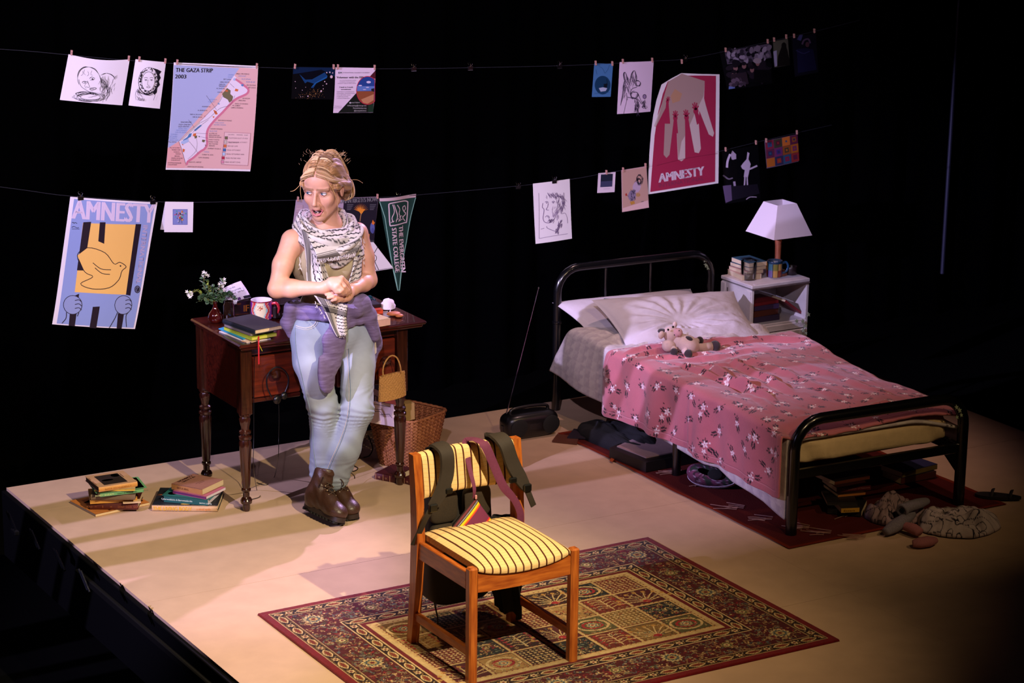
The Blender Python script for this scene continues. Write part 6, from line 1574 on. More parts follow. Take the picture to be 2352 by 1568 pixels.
for i, (t_, w) in enumerate((('participate in peaceful actions', 245), ('accompany vulnerable families', 255), ('stay with families, monitor', 190), ('support demonstrations', 155), ('document and report abuses', 180))): p.ell(868, 522+24.5*i, 4, 4, '#3a2a3a', 8); p.text(t_, 880, 528+24.5*i, 13, '#3f3040', w=w)
p.text('Contact us', 832, 745, 11, '#5a4458', w=105); p.text('Know a prospect', 826, 768, 11, '#5a4458', w=116)
p.ell(1066, 690, 13, 12, '#d9cfd9', 14); p.ell(1066, 690, 6, 5, '#0d140f', 10)
for t_, x, y, w in (('email TODAY', 1085, 696, 128), ('ISMtraining@riseup.net', 1022, 742, 288), ('Palsolidarity.org', 1110, 780, 200), ('@ismpalestine', 1125, 818, 186)): p.text(t_, x, y, 20, '#b9b6b6', w=w)
p.build(s_.t)
# 6 ---- blue and yellow poster
s_ = Sheet('poster', 'large blue and yellow campaign poster with black bars at lower left', 'poster', Q(K2, (268, 138), (1140, 195), (922, 1465), (93, 1418)), bend=lambda u, v: -.05*max(0, v-.7)**2*2+.012*sin(PI*u), colr='#e9e2e4')
p = Print(s_, K2)
p.poly([(303, 158), (1110, 212), (905, 1452), (135, 1408)], '#8d9fcd')
YEL = '#f2c066'
p.poly([(387, 395), (950, 412), (822, 1112), (303, 1085)], YEL); BK = '#211521'
for a, b, c, d in (((390, 388), (466, 382), (392, 868), (326, 868)), ((550, 386), (606, 386), (592, 600), (534, 575)), ((912, 405), (970, 408), (862, 1122), (815, 1112))): p.poly([a, b, c, d], BK)
p.poly([(268, 1140), (346, 1100), (308, 1434), (250, 1426)], BK); p.poly([(480, 1232), (550, 1228), (520, 1452), (453, 1446)], BK); p.poly([(735, 1300), (800, 1300), (780, 1456), (728, 1456)], BK)
p.text('AMNESTY', 284, 352, 195, '#d9c9dc', w=820, dx=(.9985, .055), bold=9)
p.text('INTERNATIONAL', 992, 412, 52, '#b5a9c4', w=596, dx=(-.122, .9925), bold=3)
p.ell(935, 1060, 31, 38, '#1c1622'); p.ell(935, 1060, 23, 29, '#9aa0c2'); p.ell(935, 1060, 20, 26, '#1c1622'); p.line([(928, 1075), (932, 1048), (940, 1040)], 4, '#9aa0c2')
p.line([(280, 395), (292, 390), (300, 400), (312, 392), (330, 402)], 5, INK); p.line([(278, 440), (300, 432), (330, 445), (346, 440)], 5, INK); p.line([(280, 455), (352, 455)], 4, INK)
# a plain generic bird and two plain round fists, drawn for this sheet
p.poly([(330, 720), (430, 640), (600, 690), (690, 800), (760, 790), (815, 830), (770, 870), (740, 960), (640, 1040), (470, 1050), (360, 1000), (480, 930), (400, 880)], YEL)
p.line([(330, 720), (430, 640), (600, 690), (690, 800), (750, 785), (815, 830), (772, 872), (740, 960), (640, 1040), (470, 1050), (360, 1000), (480, 930), (400, 880)], 7, BK, closed=True)
p.line([(480, 790), (560, 850), (660, 860)], 7, BK); p.line([(500, 840), (570, 895), (650, 905)], 7, BK); p.ell(757, 822, 8, 8, BK)
for cx, cy in ((285, 1215), (790, 1215)):
    p.ell(cx, cy, 92, 98, BK); p.ell(cx, cy, 86, 92, '#8f9cc4')
    for q in range(3): p.line([(cx+20, cy-45+q*40), (cx+60, cy-52+q*40), (cx+84, cy-30+q*40)], 7, BK)
p.line([(225, 1290), (222, 1350), (185, 1404)], 7, BK); p.line([(345, 1290), (330, 1330)], 7, BK); p.line([(730, 1290), (705, 1350), (650, 1450)], 7, BK); p.line([(845, 1290), (820, 1330), (830, 1440)], 7, BK)
p.build(s_.t)
# 7 ---- folded card
s_ = Sheet('folded_card', 'white folded card with small blue flower picture on the lower line', 'card', Q(K2, (1218, 187), (1500, 190), (1493, 493), (1207, 492)), y=.135, colr='#e9e2e4')
p = Print(s_, K2)
p.rect(1292, 262, 1440, 418, '#5a62a0'); p.rect(1297, 267, 1435, 414, '#7d88c0')
rg = np.random.default_rng(12)
for i in range(46): p.ell(1366+rg.normal(0, 24), 335+rg.normal(0, 28), rg.uniform(4, 11), rg.uniform(4, 9), ('#c8603a', '#d99a52', '#5a3a3a', '#4aa39a', '#c45a78', '#d8cdd0', '#6a3a5a')[i % 7], 9)
p.line([(1350, 400), (1362, 350)], 4, '#3a4a3a'); p.line([(1380, 402), (1372, 350)], 4, '#3a4a3a')
p.build(s_.t)
A = Q(K2, (1217, 190), (1300, 190), (1280, 470), (1168, 467)); P4 = [at(x, y, y=yy) for (x, y), yy in zip(A, (.137, .14, .175, .19))]
c = [q-s_.t.location for q in P4]; MB().add(c+[q+Vector((0, .0006, 0)) for q in c], [(3, 2, 1, 0), (4, 5, 6, 7)]).build('back_leaf', MATS['paper_e9e2e4'], s_.t, 0)
# 8 ---- human rights poster behind the woman
s_ = Sheet('poster', 'dark violet poster with orange flower behind the woman on the lower line', 'poster', [(680, 458.5), (869.5, 451.5), (857, 572), (666, 566)], colr='#a892a6')
p = Print(s_, KM)
p.poly([(900, 150), (1380, 135), (1318, 780), (850, 790)], '#1a1524'); p.text('HUMAN RIGHTS NOW!', 800, 225, 62, '#6f6d70', w=580, dx=(.999, -.055), bold=3)
for x0 in (940, 1260):
    for i in range(4): p.rect(x0, 236+22*i, x0+90-12*i, 246+22*i, '#5a5860')
for i in range(13):
    a = -PI/2+(i-6)*.21; p.poly([(1128-8*sin(a), 330+8*cos(a)), (1138+112*cos(a), 335+118*sin(a)), (1128+10*sin(a)+6, 338-8*cos(a))], ('#e08a2c', '#d9742a', '#e79a3c')[i % 3])
p.poly([(1085, 300), (1195, 300), (1138, 375)], '#e08a2c'); p.line([(1138, 360), (1130, 400), (1120, 470)], 9, '#b98a5a')
p.ell(1295, 560, 32, 75, '#5a62a0'); p.ell(1300, 600, 20, 40, '#4a4f8c'); p.poly([(1285, 500), (1300, 450), (1330, 490), (1310, 520)], '#d9742a'); p.rect(1215, 645, 1255, 715, '#d98a2c'); p.rect(1220, 730, 1320, 760, '#3a3a3e')
p.rect(240, 240, 330, 420, '#b59aa8'); p.line([(240, 300), (320, 290)], 8, '#c9b3bd'); p.line([(236, 350), (310, 345)], 8, '#9a8090')
p.build(s_.t)
# 9 ---- white card with black lines
s_ = Sheet('line_card', 'white sheet with thin black lines tilting out behind the woman\'s elbow', 'paper', [(826, 556), (858, 556), (904, 616), (846, 625)], y=.13, colr='#e9e2e4')
p = Print(s_, KM)
p.line([(1245, 780), (1320, 1000), (1385, 1145)], 9, INK); p.line([(1225, 800), (1300, 1000), (1350, 1150)], 7, INK, smooth=False); p.line([(1370, 830), (1295, 955)], 9, INK); p.line([(1310, 920), (1352, 960), (1345, 1010), (1315, 1025)], 8, INK); p.line([(1350, 1150), (1585, 1112)], 6, '#4a4452', smooth=False)
p.build(s_.t)
# 10 ---- pennant
qs = Q(KM, (1385, 150), (1925, 100), (1675, 1432), (1645, 1432))
s_ = Sheet('pennant', 'dark green felt college pennant with white lettering hanging point down', 'pennant', qs, y=.14, bend=lambda u, v: .016*sin(PI*(u*1.4+.1))*(1-v)-.01*sin(PI*v), m=mat('green_felt', '#0d3a30', .95, var=.2, scale=120, bump=.2, bscale=500), thick=.002)
p = Print(s_, KM); PW = '#d6bfc6'
p.poly([(1385, 150), (1925, 100), (1922, 146), (1392, 192)], '#c4a9ae')
p.line([(1392, 196), (1470, 420), (1520, 700), (1580, 1080), (1648, 1425), (1672, 1425), (1722, 1080), (1790, 780), (1850, 430), (1920, 150)], 9, '#7fae9c', smooth=False)
p.line([(1510, 250), (1530, 215), (1720, 190), (1790, 200), (1805, 240), (1795, 470), (1760, 495), (1570, 525), (1535, 505), (1515, 300)], 15, PW, closed=True)
p.line([(1560, 230), (1590, 330), (1560, 420), (1580, 480)], 12, PW); p.line([(1580, 230), (1620, 330), (1640, 400), (1620, 480)], 16, PW, taper=True); p.line([(1630, 240), (1672, 300), (1665, 360), (1690, 420), (1660, 470)], 12, PW); p.line([(1755, 255), (1720, 280), (1740, 330), (1775, 370), (1730, 420), (1770, 470)], 12, PW); p.line([(1755, 255), (1770, 300), (1745, 330)], 10, PW)
for x, y in ((1570, 470), (1690, 400), (1700, 450), (1640, 440), (1740, 400)): p.line([(x-22, y+14), (x, y), (x+24, y-8)], 9, PW)
p.text('THE EVERGREEN', 1668, 538, 72, PW, w=640, dx=(.052, .9985), bold=4); p.text('STATE COLLEGE', 1562, 560, 70, PW, w=620, dx=(.095, .9955), bold=4)
p.build(s_.t)
# 11 ---- small blue picture
s_ = Sheet('blue_picture', 'small blue picture with dark oval and white shape beside the winged sketch', 'picture', Q(KR, (128, 348), (285, 352), (265, 628), (107, 630)), colr='#3f74a6')
p = Print(s_, KR)
p.ell(197, 530, 66, 78, '#123a5a'); p.poly([(165, 555), (200, 548), (236, 556), (222, 580), (180, 585)], '#aeb7cf'); p.line([(205, 545), (235, 510), (230, 480)], 5, '#0b1a2a'); p.poly([(205, 520), (240, 518), (232, 552), (208, 550)], '#0b1420')
for a in ([(170, 375), (195, 390), (215, 430)], [(215, 432), (240, 400), (255, 360)], [(140, 400), (150, 440)], [(130, 600), (180, 595), (255, 590)]): p.line(a, 3, '#27507c')
p.build(s_.t)
# 12 ---- winged figure sketch
s_ = Sheet('pencil_drawing', 'lilac pencil sketch of a crouching winged figure beside the red poster', 'drawing', Q(KR, (340, 338), (625, 330), (598, 752), (318, 773)), bend=lambda u, v: .004*sin(PI*u), colr='#dcc4d8')
p = Print(s_, KR); GK = '#3f3348'
for o in (0, 5, -4): p.line([(375, 640), (380, 520), (372+o, 440), (385, 425), (410+o, 500), (425, 540)], 4, GK, taper=True); p.line([(420, 520), (435+o, 440), (460, 408), (475+o, 470), (470, 500)], 4, GK, taper=True); p.line([(345, 700), (365+o, 600), (372, 500)], 3, GK)
p.hatch(375, 450, 410, 600, 26, 3, '#5a4a64', 2, 1.6, 60); p.hatch(430, 430, 470, 500, 18, 3, '#5a4a64', 3, 1.5, 50)
p.scribble(488, 515, 24, 26, 12, 4, GK, 4); p.line([(480, 545), (440, 560), (425, 600), (445, 640), (490, 620), (480, 590), (450, 590)], 5, GK); p.line([(400, 630), (450, 640), (490, 650), (520, 690)], 5, GK); p.hatch(460, 630, 490, 740, 34, 4, GK, 5, 1.5, 50); p.scribble(455, 610, 36, 34, 14, 3.5, GK, 6)
p.line([(490, 600), (510, 650), (530, 690)], 4, GK); p.ell(545, 625, 17, 20, GK); p.ell(545, 626, 12, 15, '#9a7fa4'); p.hatch(525, 650, 550, 700, 18, 4, GK, 7, 1.4, 30); p.scribble(548, 715, 30, 12, 10, 3, GK, 8); p.line([(370, 770), (385, 700), (400, 640)], 3, GK)
p.build(s_.t)
# 13 ---- red poster with hands; its top left corner has come loose and folds back
qd = Q(KR, (640, 425), (1177, 440), (1167, 1352), (578, 1445))
shape = []
s_ = Sheet.__new__(Sheet)
s_.q = qd; tmp = Print(s_, KR)
edge = [(855, 430), (1020, 437), (1177, 440), (1176, 600), (1174, 800), (1171, 1000), (1169, 1200), (1167, 1352), (1020, 1374), (870, 1399), (730, 1422), (578, 1445), (581, 1300), (590, 1100), (603, 930), (622, 780), (650, 650), (690, 525), (770, 475)]
shape = [tmp.uv(q) for q in edge]
s_ = Sheet('poster', 'large crimson campaign poster with a pale reaching hand, corner sagging loose', 'poster', qd, bend=lambda u, v: .0, colr='#e9e2e4', shape=shape)
p = Print(s_, KR); RD = '#a3284a'
p.poly([(1045, 450), (1146, 452), (1138, 1338), (595, 1425), (612, 1200), (632, 950), (660, 760), (700, 600), (740, 500), (860, 450)], RD)
PH = '#cdb9b4'; TN = '#ad9088'
p.poly([(745, 500), (835, 448), (855, 432), (1050, 495), (1045, 640), (1060, 700), (1130, 930), (1120, 960), (1085, 940), (1005, 740), (1000, 850), (1018, 1060), (1000, 1098), (965, 1090), (920, 850), (885, 870), (886, 1140), (855, 1166), (825, 1150), (812, 850), (790, 820), (755, 1110), (730, 1138), (706, 1110), (722, 720), (700, 740), (640, 880), (627, 870), (690, 690)], PH)
p.poly([(745, 500), (835, 448), (855, 432), (1050, 495), (1040, 620), (960, 780), (880, 960), (855, 1000), (830, 1150), (812, 850), (790, 820), (755, 1110), (730, 1138), (706, 1110), (722, 720), (640, 880), (690, 690)], TN)
p.poly([(765, 620), (800, 560), (860, 600), (840, 660), (780, 680)], '#b98d6e')
def small_hand(x, y, k, lean, tail):
    for a, l in ((-.75, 34), (-.35, 52), (-.03, 56), (.28, 52), (.75, 36)): p.line([(x, y), (x+k*l*sin(a+lean), y-k*l*cos(a+lean))], 9*k, RD, smooth=False)
    p.ell(x, y+8*k, 19*k, 24*k, RD, 16); p.poly([(x-13*k, y+10*k), (x+13*k, y+10*k), tail[1], tail[0]], RD)
small_hand(738, 660, .7, .35, ((705, 850), (760, 850))); small_hand(803, 795, 1.0, .05, ((788, 930), (826, 930))); small_hand(897, 790, 1.05, -.1, ((886, 960), (940, 960))); small_hand(975, 735, 1.15, -.15, ((985, 860), (1020, 830)))
p.text('AMNESTY', 668, 1345, 78, '#dccbd6', w=382, dx=(.985, -.165), bold=5, slant=.12); p.text('INTERNATIONAL', 664, 1388, 34, '#7d3350', w=385, dx=(.985, -.165), slant=.05)
p.line([(650, 1200), (900, 1140), (1160, 1100)], 3, '#7d1d38')
p.build(s_.t)
# 14 ---- instant photo
s_ = Sheet('instant_photo', 'small white bordered instant photo on the lower line before the hen print', 'photo', Q(KL, (1400, 115), (1660, 97), (1643, 398), (1383, 413)), colr='#dccbd6')
p = Print(s_, KL); p.poly([(1438, 135), (1618, 122), (1607, 315), (1428, 325)], '#1b2233'); p.poly([(1434, 240), (1612, 228), (1607, 315), (1428, 325)], '#3a3d5c'); p.line([(1475, 352), (1570, 347)], 4, '#a07fa8'); p.build(s_.t)
# 15 ---- hen print
s_ = Sheet('bird_print', 'tan print of a speckled hen with red comb beside the crimson poster', 'picture', Q(KL, (1745, 70), (2122, 10), (2160, 632), (1757, 700)), y=.145, colr='#c4a0a0')
p = Print(s_, KL)
p.poly([(1755, 80), (2116, 22), (2150, 520), (1765, 640)], '#bd9686'); p.poly([(1765, 640), (2148, 520), (2158, 628), (1758, 696)], '#d9b3ae')  # paler bottom wedge is light falling on the sheet, painted into its ink
p.ell(1975, 320, 60, 85, '#b8a0b4', rot=.2); p.scribble(2020, 210, 48, 80, 22, 7, '#2b2230', 4, 1.0); p.scribble(2010, 230, 30, 40, 14, 8, '#2b2230', 5, 1.0); p.line([(1945, 250), (1975, 210), (2000, 180)], 7, '#4a3a48'); p.ell(1905, 450, 58, 80, '#8a7a92', rot=.15); p.hatch(1880, 350, 1950, 520, 60, 6, '#3a3248', 6, 1.2, 26)
p.poly([(1800, 430), (1822, 410), (1835, 445), (1812, 460)], '#a83a30'); p.line([(1835, 440), (1850, 470)], 8, '#6a5a68'); p.poly([(1870, 545), (1935, 530), (1950, 570), (1890, 590)], '#b9863a'); p.ell(1995, 440, 34, 28, '#b08858'); p.line([(2040, 545), (2078, 535)], 8, '#4a4048')
p.build(s_.t)
# 16 ---- pencil head
s_ = Sheet('pencil_drawing', 'white pencil portrait of an upturned face under a black clip', 'drawing', Q(KL, (418, 272), (970, 200), (995, 1092), (450, 1172)), bend=lambda u, v: .005*sin(PI*u)+.006*v*v, colr='#e9e2e4')
p = Print(s_, KL); PC = '#7a6688'
for pts, w in (([(500, 410), (505, 700), (500, 1090)], 5), ([(500, 1090), (700, 1050), (930, 1018)], 5), ([(560, 560), (550, 620), (575, 660), (560, 780), (580, 840), (640, 855), (700, 830), (740, 770)], 9), ([(880, 500), (890, 560), (850, 640), (830, 720)], 9), ([(590, 545), (615, 535), (640, 550)], 9), ([(690, 545), (715, 530), (740, 545)], 9), ([(640, 560), (625, 620), (605, 655), (645, 665)], 8), ([(590, 770), (620, 745), (650, 765), (640, 790)], 8), ([(620, 760), (640, 770)], 9), ([(610, 905), (625, 935), (720, 975), (770, 990)], 8), ([(525, 948), (575, 935)], 6), ([(840, 720), (890, 710), (920, 770), (930, 860)], 6)): p.line(pts, w, PC)
p.ell(712, 552, 12, 9, PC); p.ell(614, 556, 10, 8, PC)
p.hatch(600, 390, 880, 470, 60, 6, PC, 3, 1.0, 50); p.hatch(760, 430, 880, 640, 60, 6, PC, 4, 1.5, 60); p.hatch(700, 600, 800, 760, 40, 5, '#9a86a8', 5, 1.8, 60); p.hatch(790, 800, 850, 900, 26, 8, PC, 6, 2.0, 50); p.hatch(740, 930, 800, 985, 20, 8, PC, 7, 1.9, 40); p.hatch(640, 790, 730, 830, 22, 7, PC, 8, 2.4, 40)
p.build(s_.t)
# 17-20 ---- dark photographs, right
def blotches(p, x0, y0, x1, y1, n, cols, r, seed):
    rg = np.random.default_rng(seed)
    for i in range(n): p.ell(rg.uniform(x0, x1), rg.uniform(y0, y1), rg.uniform(.3, 1)*r, rg.uniform(.3, 1)*r*1.2, cols[rg.integers(len(cols))], 9, rg.uniform(0, 3))
s_ = Sheet('photograph', 'wide glossy dark crowd photograph leftmost of the upper right photos', 'photo', Q(KR, (1205, 250), (1595, 172), (1620, 515), (1270, 575)), bend=lambda u, v: -.03*(1-u)**3, colr='#0a090c', m=NP)
p = Print(s_, KR); p.poly([(1240, 250), (1590, 182), (1612, 300), (1262, 360)], '#4f4656'); blotches(p, 1250, 215, 1590, 340, 60, ['#6d6272', '#2a2530', '#8a7f92', '#15121a'], 26, 3); blotches(p, 1280, 340, 1600, 500, 40, ['#0c0b10', '#17141b', '#201a22'], 34, 4)
for x, y in ((1318, 390), (1382, 370), (1445, 400), (1490, 345), (1310, 440)): p.ell(x, y, 17, 24, '#7d5a5a', 14); p.ell(x-2, y-20, 20, 16, '#1a161c', 14)
p.ell(1488, 325, 34, 24, '#8d8088', 16); p.poly([(1285, 440), (1400, 420), (1420, 520), (1290, 545)], '#2a2028'); p.rect(1460, 400, 1600, 510, '#0b0a0d'); p.poly([(1275, 545), (1315, 540), (1318, 560), (1275, 570)], '#5a6aa0'); blotches(p, 1290, 480, 1400, 540, 16, ['#5a4a5a', '#3a2f3a'], 22, 7); p.build(s_.t, PRINTG)
s_ = Sheet('photograph', 'small greenish photograph of a dark silhouette, middle of the upper right photos', 'photo', Q(KR, (1625, 160), (1750, 135), (1768, 365), (1640, 390)), bend=lambda u, v: -.01*(1-u)**2, colr='#0a090c', m=NP)
p = Print(s_, KR); p.poly([(1632, 165), (1748, 142), (1764, 360), (1645, 384)], '#4a4a3e'); p.poly([(1635, 250), (1660, 240), (1665, 370), (1646, 380)], '#8a86a0'); p.poly([(1690, 230), (1705, 190), (1730, 190), (1745, 240), (1762, 320), (1764, 360), (1665, 378), (1670, 290)], '#141210'); p.ell(1716, 200, 20, 28, '#141210'); p.build(s_.t, PRINTG)
s_ = Sheet('photograph', 'dark blue photograph of a dim figure, rightmost of the upper right photos', 'photo', Q(KR, (1785, 130), (1985, 88), (2005, 425), (1818, 465)), bend=lambda u, v: -.012*(1-u)**3, colr='#0a090c', m=NP)
p = Print(s_, KR); p.poly([(1795, 135), (1982, 96), (2002, 420), (1820, 458)], '#0f0e1a'); p.poly([(1830, 150), (1850, 108), (1875, 112), (1860, 160)], '#3a3a66'); p.line([(1870, 190), (1885, 155), (1920, 145), (1935, 180)], 14, '#4a3a50'); p.ell(1912, 190, 16, 22, '#4a2f38'); p.poly([(1830, 230), (1900, 220), (1960, 230), (1990, 400), (1840, 430)], '#161530'); p.line([(1825, 240), (1880, 265), (1930, 245)], 6, '#2a2a50'); p.build(s_.t, PRINTG)
s_ = Sheet('photograph', 'black and white photograph of two musicians hanging behind the lamp shade', 'photo', Q(KR, (1215, 1085), (1500, 1030), (1530, 1480), (1255, 1533)), bend=lambda u, v: -.02*(1-u)**3-.01*v, colr='#0a090c', m=NP)
p = Print(s_, KR); LT = '#bfb0c8'
p.poly([(1290, 1080), (1320, 1110), (1322, 1150), (1290, 1160), (1278, 1120)], '#a99ab0'); p.line([(1275, 1110), (1258, 1170), (1255, 1225)], 16, LT); p.poly([(1290, 1155), (1330, 1170), (1335, 1330), (1268, 1330)], '#0a090c'); p.line([(1312, 1340), (1322, 1420), (1325, 1490)], 17, '#9a8ca4'); p.line([(1230, 1290), (1268, 1320), (1300, 1310)], 12, '#6a6072')
p.poly([(1410, 1090), (1428, 1100), (1420, 1150), (1440, 1190), (1420, 1300), (1385, 1300), (1392, 1240), (1360, 1210), (1380, 1180), (1405, 1150)], LT); p.line([(1430, 1235), (1495, 1205)], 14, LT); p.ell(1400, 1215, 36, 26, LT); p.line([(1395, 1300), (1392, 1385)], 11, LT); p.line([(1412, 1300), (1418, 1390)], 11, LT)
p.poly([(1230, 1380), (1290, 1370), (1300, 1500), (1255, 1525)], '#5a4a68'); p.poly([(1290, 1380), (1500, 1360), (1520, 1440), (1300, 1500)], '#1b1822'); p.line([(1410, 1490), (1440, 1470), (1495, 1470)], 8, '#a99ab0'); p.build(s_.t, PRINTG)
# 21 ---- colour patches print (plain patches only)
s_ = Sheet('art_print', 'small print of bright colour patches on the lower line at far right', 'picture', Q(KR, (1560, 1000), (1830, 940), (1838, 1170), (1580, 1230)), bend=lambda u, v: -.008*(1-u)**3, colr='#5a4a60')
p = Print(s_, KR); pal = ['#7a2038', '#8a4a1f', '#3a2a6a', '#5a1f3a', '#2a4a6a', '#3a3a2a', '#a35a1f', '#4a1a2a', '#6a2a5a', '#8a2a2a', '#c06a2a', '#2a2a4a']
for i in range(4):
    for j in range(3):
        x0, y0 = 1566+i*66+j*5, 1002-i*15+j*74; p.poly([(x0, y0), (x0+64, y0-15), (x0+68, y0+57), (x0+5, y0+72)], pal[(i*5+j*3) % 12]); p.poly([(x0+16, y0+12), (x0+48, y0+4), (x0+54, y0+42), (x0+20, y0+52)], pal[(i*3+j*7+4) % 12]); p.poly([(x0+26, y0+22), (x0+40, y0+18), (x0+44, y0+34), (x0+30, y0+38)], pal[(i*7+j*2+2) % 12])
p.build(s_.t)

# ---- pegs and clips
PEG = mat('peg_wood', '#c99486', .7, var=.15, scale=200)
def peg(px, py, lab, tilt=0.):
    c = at(px, py, y=YL_-.006); t = thing('wooden_peg', lab, 'peg', c, 0, 'mini wooden pegs on the lines'); t.rotation_euler = (0, tilt, 0)
    for s_ in (-1, 1): MB().prism([(-.011, s_*.0012), (-.004, s_*.0006), (.011, s_*.0022), (.011, s_*.0048), (-.004, s_*.0042), (-.011, s_*.0036)] if s_ > 0 else [(-.011, -.0036), (-.004, -.0042), (.011, -.0048), (.011, -.0022), (-.004, -.0006), (-.011, -.0012)], -.0032, .0032, Matrix(((0, 0, 1, 0), (0, 1, 0, 0), (1, 0, 0, 0), (0, 0, 0, 1)))).build('jaw', PEG, t, 0)
    MB().tube([(-.004, -.004, 0), (0, -.0045, .001), (.004, -.004, 0)], .0008, 5).build('spring', chrome, t)
for crop, lst in ((K1, ((280, 135, 'left corner of the tired face sketch'), (853, 190, 'right corner of the tired face sketch'), (958, 198, 'left corner of the headscarf portrait'), (1218, 217, 'right corner of the headscarf portrait'), (1338, 228, 'left corner of the large map'), (2133, 265, 'right corner of the large map'))),
                  (K3, ((245, 145, 'left corner of the blue night photograph'), (826, 152, 'right corner of the blue night photograph'), (890, 152, 'left corner of the volunteer leaflet'), (1440, 160, 'right corner of the volunteer leaflet'))),
                  (KM, ((268, 162, 'left corner of the dark violet poster'), (1369, 125, 'right corner of the dark violet poster'))),
                  (KR, ((140, 345, 'left corner of the small blue picture'), (279, 349, 'right corner of the small blue picture'), (367, 330, 'left corner of the winged figure sketch'), (613, 320, 'right corner of the winged figure sketch'), (861, 333, 'bare line beside a black clip above the crimson poster'), (1228, 235, 'left corner of the crowd photograph'), (1580, 163, 'right corner of the crowd photograph'), (1634, 149, 'left corner of the greenish silhouette photo'), (1735, 124, 'right corner of the greenish silhouette photo'), (1801, 118, 'left corner of the dark blue figure photo'), (1971, 75, 'right corner of the dark blue figure photo'), (1228, 1068, 'left corner of the musicians photograph'), (1482, 1010, 'right corner of the musicians photograph'), (1568, 993, 'left corner of the colour patches print'), (1825, 925, 'right corner of the colour patches print'), (230, 1260, 'top of the small instant photo'), (370, 1238, 'left corner of the hen print'), (557, 1202, 'right corner of the hen print')))):
    ox, oy, k = crop
    for x, y, l in lst: px, py = ox+x/k, oy+y/k; peg(px, py, 'tiny wooden peg at the '+l, .12*(1 if px < 700 else -1 if px > 1300 else 0))
CBK = mat('clip_black', '#0a0a0c', .3, coat=.3)
def clip(px, py, lab, w=.026):
    c = at(px, py, y=YL_-.004); t = thing('binder_clip', lab, 'clip', c, 0, 'black binder clips on the lines')
    MB().prism([(-.006, .008), (-.0015, -.009), (.0015, -.009), (.006, .008)], -w/2, w/2, Matrix(((0, 0, 1, 0), (1, 0, 0, 0), (0, 1, 0, 0), (0, 0, 0, 1)))).build('clip_body', CBK, t, 0)
    MB().tube([(-w/2, -.002, -.0095), (w/2, -.002, -.0095)], .0017, 6).build('clip_lip', chrome, t)
    for s_ in (-1, 1): MB().tube(catmull([(-.004, s_*.005, .006), (-.003, s_*.009, .014), (-.006, s_*.012, .021), (0, s_*.013, .026), (.006, s_*.012, .021), (.003, s_*.009, .014), (.004, s_*.005, .006)], 4), .0012, 5).build('handle', chrome, t)
for px, py, l in ((950, 158, 'empty black clip on the upper line, nearest the volunteer leaflet'), (1080, 156, 'empty black clip on the upper line, middle of three bare ones'), (1285, 152, 'empty black clip on the upper line, nearest the blue picture'), (1573, 138, 'empty black clip on the upper line above the crimson poster'),
                  (185, 454, 'black clip at the left top of the blue and yellow poster'), (351, 463, 'black clip at the right top of the blue and yellow poster'), (915, 454, 'black clip at the top middle of the green pennant'), (1190, 430, 'empty black clip on the lower line beside the pencil portrait'), (1273, 416, 'black clip at the top of the pencil portrait')): clip(px, py, l)
